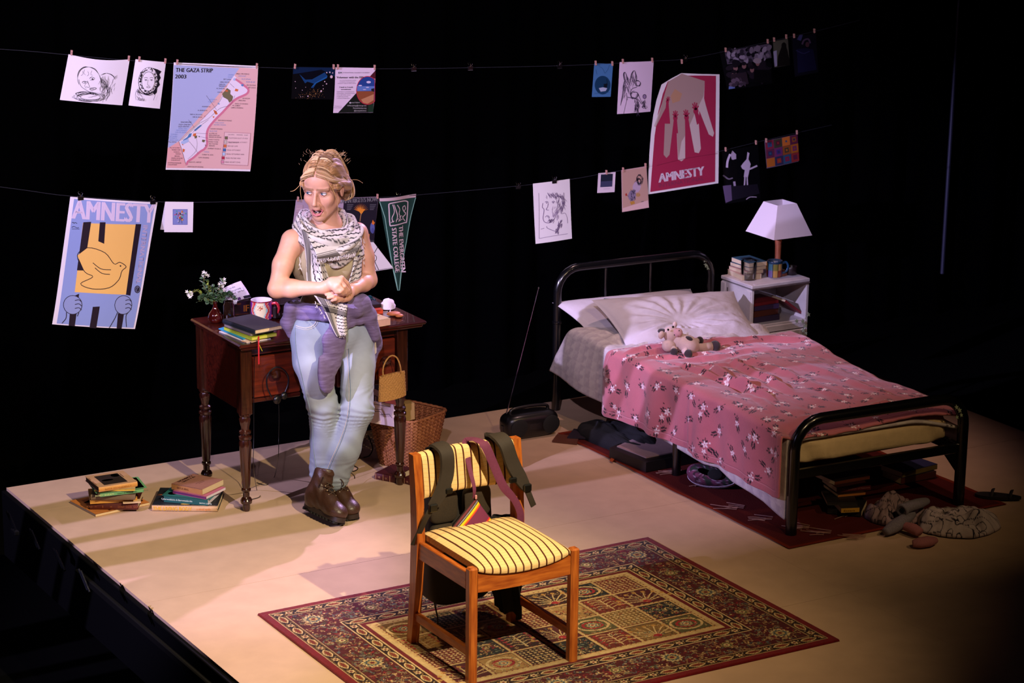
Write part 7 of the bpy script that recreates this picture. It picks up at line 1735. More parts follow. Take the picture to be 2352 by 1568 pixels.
# ================================================================ the woman: signed-distance modelling, meshed with surface nets
class SDF:
    def __init__(s, lo, hi, h):
        s.lo, s.h = np.array(lo, float), h; s.n = np.ceil((np.array(hi)-s.lo)/h).astype(int)+1
        s.D = np.full(s.n, 1.0, np.float32)
    def blk(s, lo, hi):
        a = np.clip(np.floor((np.array(lo)-s.lo)/s.h).astype(int), 0, s.n); b = np.clip(np.ceil((np.array(hi)-s.lo)/s.h).astype(int)+1, 0, s.n)
        g = [s.lo[i]+s.h*np.arange(a[i], b[i]) for i in range(3)]
        return tuple(slice(a[i], b[i]) for i in range(3)), np.stack(np.meshgrid(*g, indexing='ij'), -1)
    def op(s, fn, lo, hi, k, sub=False):
        m = .012+k+2*s.h; sl, P = s.blk(np.array(lo)-m, np.array(hi)+m)
        if P.size == 0: return s
        d = fn(P).astype(np.float32); D = s.D[sl]
        if sub: d = -d; q = np.clip(.5-.5*(D-d)/k, 0, 1) if k else None; s.D[sl] = (D*(1-q)+d*q+k*q*(1-q)) if k else np.maximum(D, d)
        else: q = np.clip(.5+.5*(D-d)/k, 0, 1) if k else None; s.D[sl] = (D*(1-q)+d*q-k*q*(1-q)) if k else np.minimum(D, d)
        return s
    def cone(s, a, b, ra, rb, k=.02, sub=False, sq=None):
        """tapered capsule; sq=(axis vector, factor) flattens it along that axis"""
        a, b = np.array(a, float), np.array(b, float); d = b-a; L = d@d+1e-12
        if sq: ax = np.array(sq[0], float); ax /= np.linalg.norm(ax)
        def fn(P):
            t = np.clip(((P-a)@d)/L, 0, 1); v = P-a-t[..., None]*d
            if sq: v = v+ax*((v@ax)*(1/sq[1]-1))[..., None]
            return (np.linalg.norm(v, axis=-1)-(ra+(rb-ra)*t))*(min(1, sq[1]) if sq else 1)
        r = max(ra, rb)*(max(1, sq[1]) if sq else 1); return s.op(fn, np.minimum(a, b)-r, np.maximum(a, b)+r, k, sub)
    def chain(s, pts, rs, k=.02, sq=None):
        for i in range(len(pts)-1): s.cone(pts[i], pts[i+1], rs[i], rs[i+1], k, sq=sq)
        return s
    def ell(s, c, r, k=.02, R=None, sub=False):
        c, r = np.array(c, float), np.array(r, float)
        def fn(P):
            q = P-c
            if R is not None: q = q @ R
            k0 = np.linalg.norm(q/r, axis=-1); k1 = np.linalg.norm(q/(r*r), axis=-1)+1e-9
            return k0*(k0-1)/k1
        m = r.max(); return s.op(fn, c-m, c+m, k, sub)
    def disp(s, fn):
        idx = np.nonzero(np.abs(s.D) < .03); P = s.lo+s.h*np.stack(idx, -1); s.D[idx] += fn(P).astype(np.float32); return s
    def cut(s, n, c):
        """keep the half space n.p < c"""
        g = [s.lo[i]+s.h*np.arange(s.n[i]) for i in range(3)]
        s.D = np.maximum(s.D, (n[0]*g[0][:, None, None]+n[1]*g[1][None, :, None]+n[2]*g[2][None, None, :]-c).astype(np.float32)); return s
    def mesh(s):
        D = s.D; neg = D < 0; nx, ny, nz = D.shape; cs = (nx-1, ny-1, nz-1)
        acc = np.zeros(cs+(3,), np.float32); cnt = np.zeros(cs, np.int16)
        for ax in range(3):
            A = [slice(None)]*3; B = [slice(None)]*3; A[ax] = slice(0, -1); B[ax] = slice(1, None); A, B = tuple(A), tuple(B)
            I = np.nonzero(neg[A] != neg[B]); t = D[A][I]/(D[A][I]-D[B][I])
            p = np.stack(I, -1).astype(np.float32); p[:, ax] += t
            o1, o2 = [q for q in range(3) if q != ax]
            for e1 in (0, -1):
                for e2 in (0, -1):
                    J = [I[0].copy(), I[1].copy(), I[2].copy()]; J[o1] += e1; J[o2] += e2
                    ok = (J[o1] >= 0) & (J[o1] < cs[o1]) & (J[o2] >= 0) & (J[o2] < cs[o2]); J = tuple(j[ok] for j in J)
                    np.add.at(acc, J, p[ok]); np.add.at(cnt, J, 1)
        idx = np.full(cs, -1, np.int64); C_ = np.nonzero(cnt); idx[C_] = np.arange(len(C_[0]))
        V = s.lo+s.h*(acc[C_]/cnt[C_][:, None]); F = []
        for ax in range(3):
            A = [slice(None)]*3; B = [slice(None)]*3; A[ax] = slice(0, -1); B[ax] = slice(1, None); A, B = tuple(A), tuple(B)
            I = np.nonzero(neg[A] != neg[B]); o1, o2 = (ax+1) % 3, (ax+2) % 3
            ok = (I[o1] > 0) & (I[o2] > 0) & (I[o1] < cs[o1]) & (I[o2] < cs[o2]); I = [i[ok] for i in I]; fl_ = neg[A][tuple(I)]
            q = []
            for e1, e2 in ((-1, -1), (0, -1), (0, 0), (-1, 0)):
                J = [i.copy() for i in I]; J[o1] += e1; J[o2] += e2; q.append(idx[tuple(J)])
            q = np.stack(q, -1); q[~fl_] = q[~fl_][:, ::-1]; F.append(q)
        return V, np.concatenate(F)
def mesh_obj(name, V, F, mats, parent, cols=None, smooth=180):
    me = bpy.data.meshes.new(name); me.vertices.add(len(V)); me.vertices.foreach_set('co', V.astype(np.float32).ravel())
    me.loops.add(F.size); me.loops.foreach_set('vertex_index', F.astype(np.int32).ravel()); me.polygons.add(len(F)); me.polygons.foreach_set('loop_start', np.arange(0, F.size, 4, dtype=np.int32)); me.update(calc_edges=True)
    for m in (mats if isinstance(mats, (list, tuple)) else [mats]): me.materials.append(m)
    if cols is not None: set_cols(me, cols)
    o = link(name, me, parent, smooth)
    if parent.parent is None: o.location = -parent.location
    return o
def relax(V, F, n=1, lam=.5):
    for _ in range(n):
        S_ = np.zeros_like(V); c = np.zeros(len(V))
        for i in range(4):
            a, b = F[:, i], F[:, (i+1) % 4]
            np.add.at(S_, a, V[b]); np.add.at(c, a, 1); np.add.at(S_, b, V[a]); np.add.at(c, b, 1)
        V = V*(1-lam)+lam*S_/c[:, None]
    return V
n3 = lambda P, f, o=3: fbm(P[:, 0]*f+P[:, 2]*f*.73+11, P[:, 1]*f+P[:, 2]*f*.68+5, o)
W_ = thing('woman', 'blonde woman in chequered scarf and pale jeans leaning on the writing desk, hands clasped', 'person', (1.09, -1.0, 0))
# ---- head frame: f forward, l her left, u up; origin between the ears at eye height
TH, PT = math.radians(-137), math.radians(9)
hf = np.array([cos(TH)*cos(PT), sin(TH)*cos(PT), -sin(PT)]); hl = np.array([-sin(TH), cos(TH), 0]); hu = np.cross(hf, hl); HR = np.stack([hf, hl, hu], 1)
EYE = np.array(at(725, 445.5, y=-1.085)); HC = EYE-.085*hf
hp_ = lambda f, l, u: HC+f*hf+l*hl+u*hu
neckb = np.array((1.085, -.985, 1.235)); RSH, LSH = np.array((.925, -.985, 1.205)), np.array((1.225, -.985, 1.205))
def A3(px, py, y): return np.array(at(px, py, y=y))
REL, RWR = A3(635, 664, -1.03), A3(744, 661, -1.165); LEL, LWR = A3(847, 643, -1.02), A3(812, 664, -1.12)
sk = SDF((.72, -1.30, .90), (1.36, -.80, 1.58), .0032)
sk.ell(hp_(-.014, 0, .036), (.094, .075, .084), .01, HR).ell(hp_(.030, 0, -.042), (.054, .056, .072), .03, HR).ell(hp_(.044, 0, .040), (.046, .056, .05), .02, HR)
for s_ in (-1, 1):
    sk.cone(hp_(.0, s_*.052, -.055), hp_(.060, s_*.014, -.106), .019, .0145, .02)
    sk.ell(hp_(.053, s_*.043, -.030), (.022, .020, .022), .02, HR)
    sk.cone(hp_(.083, s_*.018, .016), hp_(.070, s_*.050, .017), .0065, .006, .012)
    sk.ell(hp_(-.006, s_*.079, -.010), (.016, .007, .029), .006, HR); sk.ell(hp_(-.004, s_*.086, -.006), (.008, .005, .016), .004, HR, sub=True)
sk.cone(hp_(.068, 0, -.108), hp_(.070, 0, -.104), .0165, .0165, .016)
sk.cone(hp_(.087, 0, .006), hp_(.1075, 0, -.036), .0065, .0088, .010).ell(hp_(.1065, 0, -.038), (.009, .0085, .0075), .006, HR)
for s_ in (-1, 1):
    sk.ell(hp_(.096, s_*.0115, -.0415), (.008, .0062, .006), .005, HR); sk.ell(hp_(.098, s_*.006, -.0475), (.004, .003, .003), .002, HR, sub=True)
    sk.ell(hp_(.096, s_*.031, .000), (.014, .0175, .0105), .010, HR, sub=True)
    sk.cone(hp_(.089, s_*.015, -.042), hp_(.076, s_*.033, -.072), .0022, .0022, .012, sub=True)      # smile fold
sk.ell(hp_(.090, 0, -.055), (.010, .020, .012), .012, HR)
MU = [hp_(.0795, -.0245, -.0715), hp_(.092, -.011, -.0645), hp_(.0955, 0, -.0655), hp_(.092, .011, -.0645), hp_(.0795, .0245, -.0715)]
ML = [hp_(.0795, -.0245, -.0725), hp_(.089, -.013, -.0875), hp_(.0915, 0, -.091), hp_(.089, .013, -.0875), hp_(.0795, .0245, -.0725)]
sk.ell(hp_(.092, 0, -.0765), (.022, .0205, .0085), .004, HR, sub=True)
sk.chain(MU, [.0022, .0030, .0034, .0030, .0022], .004).chain(ML, [.0022, .0040, .0046, .0040, .0022], .005)
sk.cone(hp_(-.022, 0, -.055), neckb+(0, .012, 0), .047, .052, .03)
# torso core, shoulders, arms
sk.ell((1.08, -.975, 1.12), (.135, .088, .14), .03).cone((1.10, -.965, 1.05), (1.112, -.955, .93), .095, .10, .04, sq=((0, 1, 0), .8))
sk.cone(neckb, RSH+(.01, 0, -.005), .04, .044, .05).cone(neckb, LSH-(.01, 0, .005), .04, .044, .05)
sk.chain([RSH, RSH*.5+REL*.5+(-.006, 0, 0), REL], [.044, .0405, .034], .02).chain([REL, REL*.68+RWR*.32+(0, 0, .002), RWR], [.0335, .0355, .0225], .018)
sk.chain([LSH, LSH*.5+LEL*.5+(.004, 0, 0), LEL], [.044, .040, .033], .02).chain([LEL, LEL*.65+LWR*.35, LWR], [.0325, .034, .0225], .018)
# hands: right over left.  z(x,y,depth) reads the close crop of the hands
Z = lambda x, y, d: A3(720+x/13.067, 620+y/13.067, d)
sk.cone(RWR, Z(560, 400, -1.185), .0235, .026, .012, sq=((0, 1, 0), .8))
KN = [Z(845, 235, -1.205), Z(805, 335, -1.215), Z(745, 440, -1.22), Z(670, 540, -1.215)]
for q, kn in enumerate(KN): sk.cone(Z(540, 380+22*q, -1.185), kn, .0175, .0105, .012)
for kn, pip, dip, tip in ((KN[0], Z(1010, 390, -1.205), Z(1085, 545, -1.195), Z(1120, 655, -1.185)), (KN[1], Z(935, 480, -1.222), Z(1040, 610, -1.212), Z(1075, 700, -1.20)), (KN[2], Z(870, 580, -1.228), Z(965, 680, -1.218), Z(1000, 745, -1.205)), (KN[3], Z(800, 640, -1.226), Z(875, 705, -1.215), Z(905, 745, -1.205))):
    sk.chain([kn, pip, dip, tip], [.0098, .0086, .0078, .0066], .0025)
sk.chain([Z(560, 480, -1.20), Z(700, 640, -1.215), Z(800, 720, -1.205)], [.013, .010, .008], .006)          # right thumb, tucked below
sk.chain([LWR, Z(1000, 730, -1.155), Z(880, 800, -1.165)], [.0235, .026, .024], .014, sq=((0, 1, 0), .8))   # left hand, underneath
for b, m_, t_ in ((Z(840, 745, -1.175), Z(560, 705, -1.185), Z(385, 735, -1.18)), (Z(820, 790, -1.185), Z(590, 790, -1.198), Z(440, 830, -1.19)), (Z(820, 835, -1.185), Z(660, 865, -1.20), Z(560, 905, -1.19)), (Z(850, 870, -1.18), Z(750, 905, -1.19), Z(690, 935, -1.18))):
    sk.chain([b, m_, t_], [.0105, .0090, .0072], .0025)
V, F = sk.mesh(); V = relax(V, F, 1, .35)
L_ = (V-HC) @ HR
cs = np.tile(np.array(lin('#cf9c80')), (len(V), 1)); cs *= (.94+.12*n3(V, 60))[:, None]
def near(pts, r):
    d = np.full(len(V), 9.)
    for a, b in zip(pts[:-1], pts[1:]):
        t = np.clip((V-a) @ (b-a)/((b-a) @ (b-a)), 0, 1); d = np.minimum(d, np.linalg.norm(V-a-t[:, None]*(b-a), axis=1))
    return sstep(r*1.25, r*.85, d)[:, None]
def tint(m, c): global cs; cs = cs*(1-m)+np.array(lin(c))*m
for s_ in (-1, 1): tint(.35*sstep(.03, .0, np.linalg.norm(L_-np.array((.06, s_*.04, -.035)), axis=1))[:, None], '#cf8a76')
cav = (np.abs(L_[:, 1]) < .021) & (np.abs(L_[:, 2]+.0765) < .0095) & (L_[:, 0] < .089) & (L_[:, 0] > .05)
tint(cav[:, None]*1., '#3a0f12'); tint(near(MU, .0042), '#b96a6c'); tint(near(ML, .0054), '#bb6a6e')
for s_ in (-1, 1):
    tint(.8*(L_[:, 2] > .0135)[:, None]*(L_[:, 2] < .0245)[:, None]*near([hp_(.0885, s_*.013, .0165), hp_(.084, s_*.030, .0205), hp_(.070, s_*.048, .0185)], .0085), '#8a6445')
    tint(.4*near([hp_(.083, s_*.018, .003), hp_(.086, s_*.031, .0075), hp_(.078, s_*.044, .003)], .004), '#9a6a5a')
SKIN = vcmat('skin', .48, .05, 500, spec=.4); SKIN.node_tree.nodes['Principled BSDF'].inputs['Subsurface Weight'].default_value = .12; SKIN.node_tree.nodes['Principled BSDF'].inputs['Subsurface Radius'].default_value = (.012, .004, .002)
mesh_obj('body', V, F, SKIN, W_, cs)
hM = Matrix([list(hf)+[0], list(hl)+[0], list(hu)+[0], [0, 0, 0, 1]]).transposed(); hM = Matrix(((hf[0], hl[0], hu[0], HC[0]), (hf[1], hl[1], hu[1], HC[1]), (hf[2], hl[2], hu[2], HC[2]), (0, 0, 0, 1)))
def hpart(name, mb, m, sm=180, colors=False, par=None):
    mb.v = [tuple(hM @ Vector(v)) for v in mb.v]; return part(W_, name, mb, m, sm, colors)
EYEW = vcmat('eye_surface', .15, spec=.6)
for s_ in (-1, 1):
    mb = MB().blob((.0755, s_*.031, .000), (.0105, .0135, .0068), 28); v = np.array(mb.v); c = np.tile(lin('#d9d3d3'), (len(v), 1))
    d = np.hypot(v[:, 1]-s_*.031+.0035, v[:, 2]-.0006); c[d < .0052] = lin('#4d6a86'); c[(d < .0055) & (d > .0044)] = lin('#26303e'); c[d < .0022] = lin('#08080a'); c[v[:, 0] < .074] = lin('#b98a7a')
    mb.c = [tuple(q) for q in c]; hpart('eye', mb, EYEW, 180, True)
    hpart('eyelashes', MB().tube([(.078, s_*.0175, .0015), (.0868, s_*.024, .0062), (.0872, s_*.031, .0072), (.084, s_*.039, .006), (.077, s_*.0455, .0015)], [.0008, .0013, .0014, .0013, .0009], 5), mat('lash', '#2c1a14', .8))
    hpart('lower_lid', MB().tube([(.079, s_*.0185, -.001), (.0862, s_*.025, -.0058), (.0865, s_*.031, -.0068), (.083, s_*.039, -.0055), (.077, s_*.0445, -.001)], [.0007, .0012, .0013, .0012, .0007], 5), mat('lid_skin', '#c58a78', .5))
hpart('teeth', MB().prism([(.0925*cos(a)-.012+.0065, .021*sin(a)) for a in np.linspace(-.75, .75, 9)]+[(.0925*cos(a)-.018, .019*sin(a)) for a in np.linspace(.75, -.75, 9)], -.0755, -.0680), mat('tooth', '#ddd2c6', .3), 30)
hpart('lower_teeth', MB().prism([(.090*cos(a)-.012, .018*sin(a)) for a in np.linspace(-.7, .7, 9)]+[(.088*cos(a)-.018, .016*sin(a)) for a in np.linspace(.7, -.7, 9)], -.0850, -.0812), MATS['tooth'], 30)
# ---- hair: a shaped cap, then combed locks and wisps over it
hs = SDF(tuple(HC-.19), tuple(HC+.19), .004)
hs.ell(hp_(-.020, 0, .044), (.098, .083, .088), .01, HR).ell(hp_(-.085, .03, .0), (.045, .055, .05), .03, HR).ell(hp_(-.100, .05, -.045), (.030, .034, .042), .025, HR)
hs.cone(hp_(.035, .072, .02), hp_(-.05, .082, -.005), .014, .024, .02).cone(hp_(.035, -.072, .02), hp_(-.05, -.082, -.02), .014, .024, .02)
fp = hp_(.110, 0, -.055); hs.ell(hp_(.100, 0, -.030), (.062, .063, .084), .008, HR, sub=True)
for s_ in (-1, 1): hs.ell(hp_(.012, s_*.088, -.022), (.030, .016, .036), .008, HR, sub=True)
hs.disp(lambda P: .0035*np.sin(((P-HC) @ hl)*260+((P-HC) @ hf)*60)*np.exp(-np.abs((P-HC) @ hl)*4)+.004*(n3(P, 45)-.5))
V, F = hs.mesh(); Lh = (V-HC) @ HR
ang = np.arctan2(Lh[:, 1], Lh[:, 2]-.0)*16+Lh[:, 0]*60; st_ = fbm(ang, Lh[:, 0]*14, 3)
hc = np.array(lin('#b98a55'))*st_[:, None]*1.25+np.array(lin('#5a3a1e'))*(1-st_)[:, None]*.5
HAIR = vcmat('blonde_hair', .5, .1, 300, spec=.25, sheen=.2)
hair = mesh_obj('hair', V, F, HAIR, W_, hc)
rgh = np.random.default_rng(33)
mb = MB()
def lock(pts, r, c):
    P = catmull([hp_((q[0]+.02)*1.035-.02, q[1]*1.035, (q[2]-.03)*1.035+.03) for q in pts], 5); k = len(P); mb.tube(P, [r*(.35+.65*sin(PI*min(1, .15+.85*i/k))) for i in range(k)], 5, col=lin(c))
HCOL = ['#b08a58', '#946c40', '#c2a070', '#70502c', '#a98250', '#c9ab7a']
for i in range(230):                                              # swept back from a middle parting
    s_ = 1 if i % 2 else -1; t = rgh.random(); f0 = .080-.135*t; l0 = .003+.003*rgh.random(); u0 = .078+.052*sin(min(1, t*1.25)*PI*.55)
    e = rgh.normal(0, .004); w = rgh.uniform(.8, 1.05)
    lock([(f0, s_*l0, u0-.0+e), (f0-.006-.012*t, s_*.040*w, u0-.010+e), (f0-.028-.016*t, s_*.071, .050-.02*t+e), (-.035-.02*t, s_*(.086), .018-.02*t+e), (-.078, s_*.064+.02, -.012+e), (-.105, .04+s_*.02, -.03+e)], rgh.uniform(.0016, .0032), HCOL[int(rgh.integers(6))])
for i in range(40):                                               # bun and nape
    a = rgh.uniform(0, 6.28); lock([(-.09+.02*cos(a), .03+.03*sin(a), .02), (-.13+.01*cos(a), .055+.02*sin(a), -.02), (-.112+.02*cos(a), .06+.025*sin(a), -.07), (-.09, .055, -.085)], .0026, HCOL[int(rgh.integers(6))])
for i in range(130):                                              # flyaways
    s_ = 1 if i % 3 else -1; a = rgh.uniform(.2, 2.6); b = rgh.uniform(0, 1); p0 = (-.02-.09*cos(a), s_*.078*b, .045+.085*sin(a))
    d = (rgh.normal(-.008, .012), s_*rgh.uniform(0, .016), rgh.uniform(0, .012)); lock([p0, tuple(x+y*.5+rgh.normal(0, .003) for x, y in zip(p0, d)), tuple(x+y for x, y in zip(p0, d))], .00045, HCOL[i % 6])
for pts in ([(.07, .05, .06), (.066, .066, .02), (.05, .074, -.03), (.035, .072, -.075), (.03, .066, -.10)], [(.074, .03, .075), (.072, .058, .04), (.06, .068, .01), (.045, .074, -.02)], [(.06, -.066, .05), (.065, -.07, .0), (.05, -.072, -.05)], [(.02, -.08, .02), (.05, -.098, .0), (.06, -.115, -.004)], [(-.10, .075, .0), (-.12, .10, -.005), (-.115, .125, -.015)]): lock(pts, .0011, '#c79a60')
o = mb.build('locks', HAIR, hair, 180, colors=True); o['kind'] = 'stuff'
# ---- tank top
tt = SDF((.86, -1.2, .84), (1.36, -.80, 1.26), .005)
tt.ell((1.08, -.975, 1.11), (.148, .100, .145), .03).cone((1.10, -.965, 1.05), (1.112, -.955, .86), .108, .128, .05, sq=((0, 1, 0), .82))
for x in (1.015, 1.135): tt.ell((x, -1.045, 1.105), (.062, .056, .058), .03)
tt.cone((.99, -.985, 1.20), (1.0, -.99, 1.235), .04, .028, .03).cone((1.165, -.985, 1.20), (1.155, -.99, 1.235), .04, .028, .03)
for s0, x in ((RSH, -1), (LSH, 1)): tt.ell(s0+(x*.035, 0, -.02), (.052, .12, .085), .012, sub=True)
tt.disp(lambda P: .010*(n3(P, 9)-.5)+.0035*np.sin(P[:, 2]*95+P[:, 0]*22+6*n3(P, 6))*sstep(1.06, .98, P[:, 2]))
V, F = tt.mesh(); mesh_obj('tank_top', V, F, mat('olive_cream_jersey', '#b0a47c', .85, var=.08, scale=60, bump=.15, bscale=500), W_)
# ---- jeans
je = SDF((.88, -1.25, .08), (1.36, -.78, .93), .0055)
je.ell((1.112, -.955, .80), (.160, .108, .105), .03).cone((1.112, -.955, .80), (1.112, -.955, .87), .142, .135, .04, sq=((0, 1, 0), .74))
RL = [A3(708, 752, -.965), A3(716, 830, -.985), A3(741, 930, -1.0), A3(744, 1010, -.965), A3(741, 1082, -.935)]
LL = [A3(816, 752, -.965), A3(820, 835, -.995), A3(819, 940, -1.055), A3(789, 1030, -1.015), A3(768, 1098, -.965)]
je.chain(RL, [.080, .073, .062, .058, .055], .02).chain(LL, [.078, .072, .066, .064, .059], .02)
je.cut((-RL[4]+RL[3])*-1/np.linalg.norm(RL[4]-RL[3]), 9)
def wrk(P):
    r = np.zeros(len(P))
    kn = np.exp(-((P[:, 2]-.47)/.09)**2)+.9*np.exp(-((P[:, 2]-.17)/.07)**2)+.2*np.exp(-((P[:, 2]-.78)/.05)**2)
    r += .0030*kn*np.sin(P[:, 2]*120+P[:, 0]*70*np.sin(P[:, 2]*9)+16*n3(P, 6)); return r+.012*(n3(P, 7)-.5)+.005*(n3(P, 20)-.5)
je.disp(wrk)
V, F = je.mesh(); V = relax(V, F, 1, .4)
dn = np.array(lin('#87939f'))[None]*(.72+.55*n3(V, 14))[:, None]; fade = np.exp(-((V[:, 2]-.62)/.16)**2)*.35*(V[:, 1] < -1.0); dn = dn*(1-fade[:, None])+np.array(lin('#b9bebd'))*fade[:, None]
def stripe_on(path, r, c, a=1.):
    global dn
    for p, q in zip(path[:-1], path[1:]):
        d = q-p; t = np.clip((V-p) @ d/(d @ d), 0, 1); m = (np.linalg.norm(V-p-t[:, None]*d, axis=1) < r)*a; dn = dn*(1-m[:, None])+np.array(lin(c))*m[:, None]
mesh_jeans = mesh_obj('jeans', V, F, vcmat('denim', .85, .12, 700, spec=.2), W_, dn)
# seams, pocket and fly stitching ride on the cloth: cast each point onto the mesh along the view of the torso
from mathutils.bvhtree import BVHTree
bv = BVHTree.FromPolygons([tuple(v) for v in V], [tuple(int(i) for i in f) for f in F])
def on_cloth(px, py, off=.0012, b=bv):
    d = (at(px, py, y=-1.6)-CAMP).normalized(); h = b.ray_cast(CAMP, d)
    return (h[0]+h[1]*off) if h[0] else None
def seam(name, pts, r, m, par, n=6, b=None):
    P = [on_cloth(q.x, q.y, .0012, b or bv) for q in catmull([Vector((x, y, 0)) for x, y in pts], n)]; P = [p for p in P if p]
    if len(P) > 2: o = MB().tube(P, r, 5).build(name, m, par)
    return None
STI = mat('stitch_pale', '#b9b3a6', .8); STD = mat('seam_blue', '#6f7f8e', .85)
seam('seam', [(800, 800), (803, 850), (805, 905), (800, 960), (785, 1010), (762, 1062), (748, 1098)], .0016, STD, mesh_jeans)
seam('stitching', [(797, 800), (800, 850), (802, 905), (797, 960), (782, 1008), (759, 1060), (745, 1094)], .0012, STI, mesh_jeans)
seam('side_seam', [(678, 752), (680, 800), (690, 850), (702, 900), (716, 960), (720, 1030), (727, 1080)], .0020, STD, mesh_jeans)
seam('pocket_edge', [(680, 748), (700, 753), (715, 750), (724, 742), (727, 732)], .0018, STI, mesh_jeans)
seam('pocket_stitch', [(680, 752), (702, 757), (718, 753), (728, 744), (731, 732)], .0010, STI, mesh_jeans)
# ---- boots
LEA = mat('brown_leather', '#3f2618', .42, var=.3, scale=30, bump=.12, bscale=160, spec=.5); SOLE = mat('black_rubber', '#0c0b0b', .75); LACE = mat('brown_lace', '#3a281c', .8)
EYL = mat('brass_eyelet', '#a8977c', .3, .9)
def boot(name, heel, toe, ank, roll):
    """local frame: x heel->toe, z up, rolled about the boot's length"""
    t = part(W_, name, MB().blob((0, 0, -.0), .001, 4), LEA); d = Vector(toe)-Vector(heel); a = math.atan2(d.y, d.x); L = .262
    S_ = SDF((-.05, -.08, -.01), (.32, .08, .26), .0045)
    S_.cone((.055, 0, .045), (.055, 0, .075), .042, .042, .02, sq=((0, 1, 0), .86)).cone((.06, 0, .06), (.205, 0, .040), .046, .036, .03, sq=((0, 1, 0), .95)).ell((.212, 0, .042), (.052, .046, .034), .02).cone((.055, 0, .08), (.072, 0, .185), .047, .050, .025, sq=((0, 1, 0), .88))
    S_.ell((.135, 0, .07), (.06, .036, .034), .03); S_.cut((0, 0, -1), -.022); S_.disp(lambda P: .006*(n3(P, 22)-.5)+.002*np.sin(P[:, 0]*120+P[:, 2]*120)*np.exp(-((P[:, 0]-.12)/.04)**2))
    S_.cut((-.12, 0, 1), .185); S_.ell((.07, 0, .215), (.040, .034, .07), .006, sub=True)
    V, F = S_.mesh(); M_ = Matrix.Translation(Vector(heel)-W_.location) @ rotz(a) @ rotx(roll)
    def bp(mb, nm, m, sm=35): mb.v = [tuple(M_ @ Vector(v)) for v in mb.v]; return mb.build(nm, m, t, sm)
    t.data.clear_geometry()
    V2 = np.array([tuple(M_ @ Vector(v)) for v in V]); me = t.data; me.vertices.add(len(V2)); me.vertices.foreach_set('co', V2.astype(np.float32).ravel()); me.loops.add(F.size); me.loops.foreach_set('vertex_index', F.astype(np.int32).ravel()); me.polygons.add(len(F)); me.polygons.foreach_set('loop_start', np.arange(0, F.size, 4, dtype=np.int32)); me.update(calc_edges=True); me.polygons.foreach_set('use_smooth', [True]*len(F))
    t.location = (0, 0, 0)
    out = [(.262*(.5-.5*cos(q)), (.044+.006*cos(2*q)-.006*(q < 1))*sin(q)**.6) for q in np.linspace(.0, PI, 18)]; out = [(x, y) for x, y in out]+[(x, -y*.92) for x, y in out[-2:0:-1]]
    bp(MB().prism(out, .006, .026), 'midsole', mat('dark_brown_welt', '#241711', .6)); mb = MB()
    for i in range(11):
        x = .02+.0225*i; w = .036 if 2 < i < 9 else .030
        for s_ in (-1, 1): mb.box((x, s_*w*.62, .003), (.014, w*.75, .012), .002)
    lg = bp(mb, 'tread', SOLE); lg['kind'] = 'stuff'
    mb = MB()
    def tg(i, s_): x = .175-.0175*i if i < 6 else .087; return Vector((x-(.0 if i < 6 else 0), s_*(.017+.0012*i), .084+.0145*i if i < 6 else .16+.012*(i-5)))
    for i in range(6): mb.tube([tg(i, -1), (tg(i, -1)+tg(min(5, i+1), 1))/2+Vector((.006, 0, .006)), tg(min(5, i+1), 1)], .0026, 5); mb.tube([tg(i, 1), (tg(i, 1)+tg(min(5, i+1), -1))/2+Vector((.008, 0, .006)), tg(min(5, i+1), -1)], .0026, 5)
    mb.tube(catmull([tg(5, 1), (.125, .045, .165), (.135, .06, .15), (.125, .065, .135)], 4), .0026, 5); mb.tube(catmull([tg(5, -1), (.125, -.04, .16), (.14, -.05, .14)], 4), .0026, 5)
    bp(mb, 'laces', LACE, 180)
    for i in range(6):
        for s_ in (-1, 1): bp(MB().blob(tg(i, s_), .0042, 8), 'eyelet', EYL, 180)
    bp(MB().grid(lambda u, v: (.105-.03*v*(1)+.004*cos(PI*(u-.5)), .030*(2*u-1)*(1-.3*v*v), .12+.085*v+.012*cos(PI*(u-.5))), 12, 10), 'tongue', LEA, 180)
    return t
hz = .010
boot('boot', at(703, 1160, z=.03).xyz*1-Vector((0, 0, .012)), at(768, 1196, z=.02), None, -.30)
boot('boot', (1.155, -.868, .004), (1.128, -1.13, 0), None, .06)
# ---- purple jumper knotted round the waist
ju = SDF((.84, -1.26, .50), (1.40, -.76, 1.02), .005)
ring = [np.array((1.112+.156*cos(a), -.957+.118*sin(a), .895+.010*sin(2*a+.5)-.006*cos(a))) for a in np.linspace(0, 2*PI, 25)]
ju.chain(ring, [.021+.003*sin(3*i) for i in range(25)], .012)
ju.chain([r+np.array((0, 0, -.024+.006*sin(i*.9))) for i, r in enumerate(ring)], [.017+.003*sin(i*1.7) for i in range(25)], .008)
ju.chain([r*np.array((1, 1, 1))+np.array((0, 0, .017+.004*sin(i*1.3))) for i, r in enumerate(ring)], [.012]*25, .006)
ju.chain([A3(664, 706, -.985), A3(661, 740, -.96), A3(668, 768, -.945)], [.026, .026, .016], .02)
ju.chain([A3(790, 706, -1.085), A3(812, 704, -1.085), A3(828, 700, -1.07)], [.034, .038, .032], .02)
ju.chain([A3(788, 712, -1.085), A3(775, 742, -1.10), A3(764, 790, -1.115), A3(757, 840, -1.115), A3(752, 872, -1.11)], [.022, .032, .043, .046, .045], .02, sq=((.3, -1, 0), .42))
ju.chain([A3(812, 690, -1.085), A3(834, 694, -1.075), A3(848, 722, -1.05), A3(861, 768, -1.03)], [.026, .030, .030, .025], .02)
ju.chain([A3(855, 725, -.93), A3(862, 780, -.92), A3(860, 828, -.92)], [.026, .026, .014], .02, sq=((1, 0, 0), .6))
ju.disp(lambda P: .004*np.sin((P[:, 0]*.6-P[:, 1]*.4)*75+P[:, 2]*16+9*n3(P, 7))+.012*(n3(P, 12)-.5))
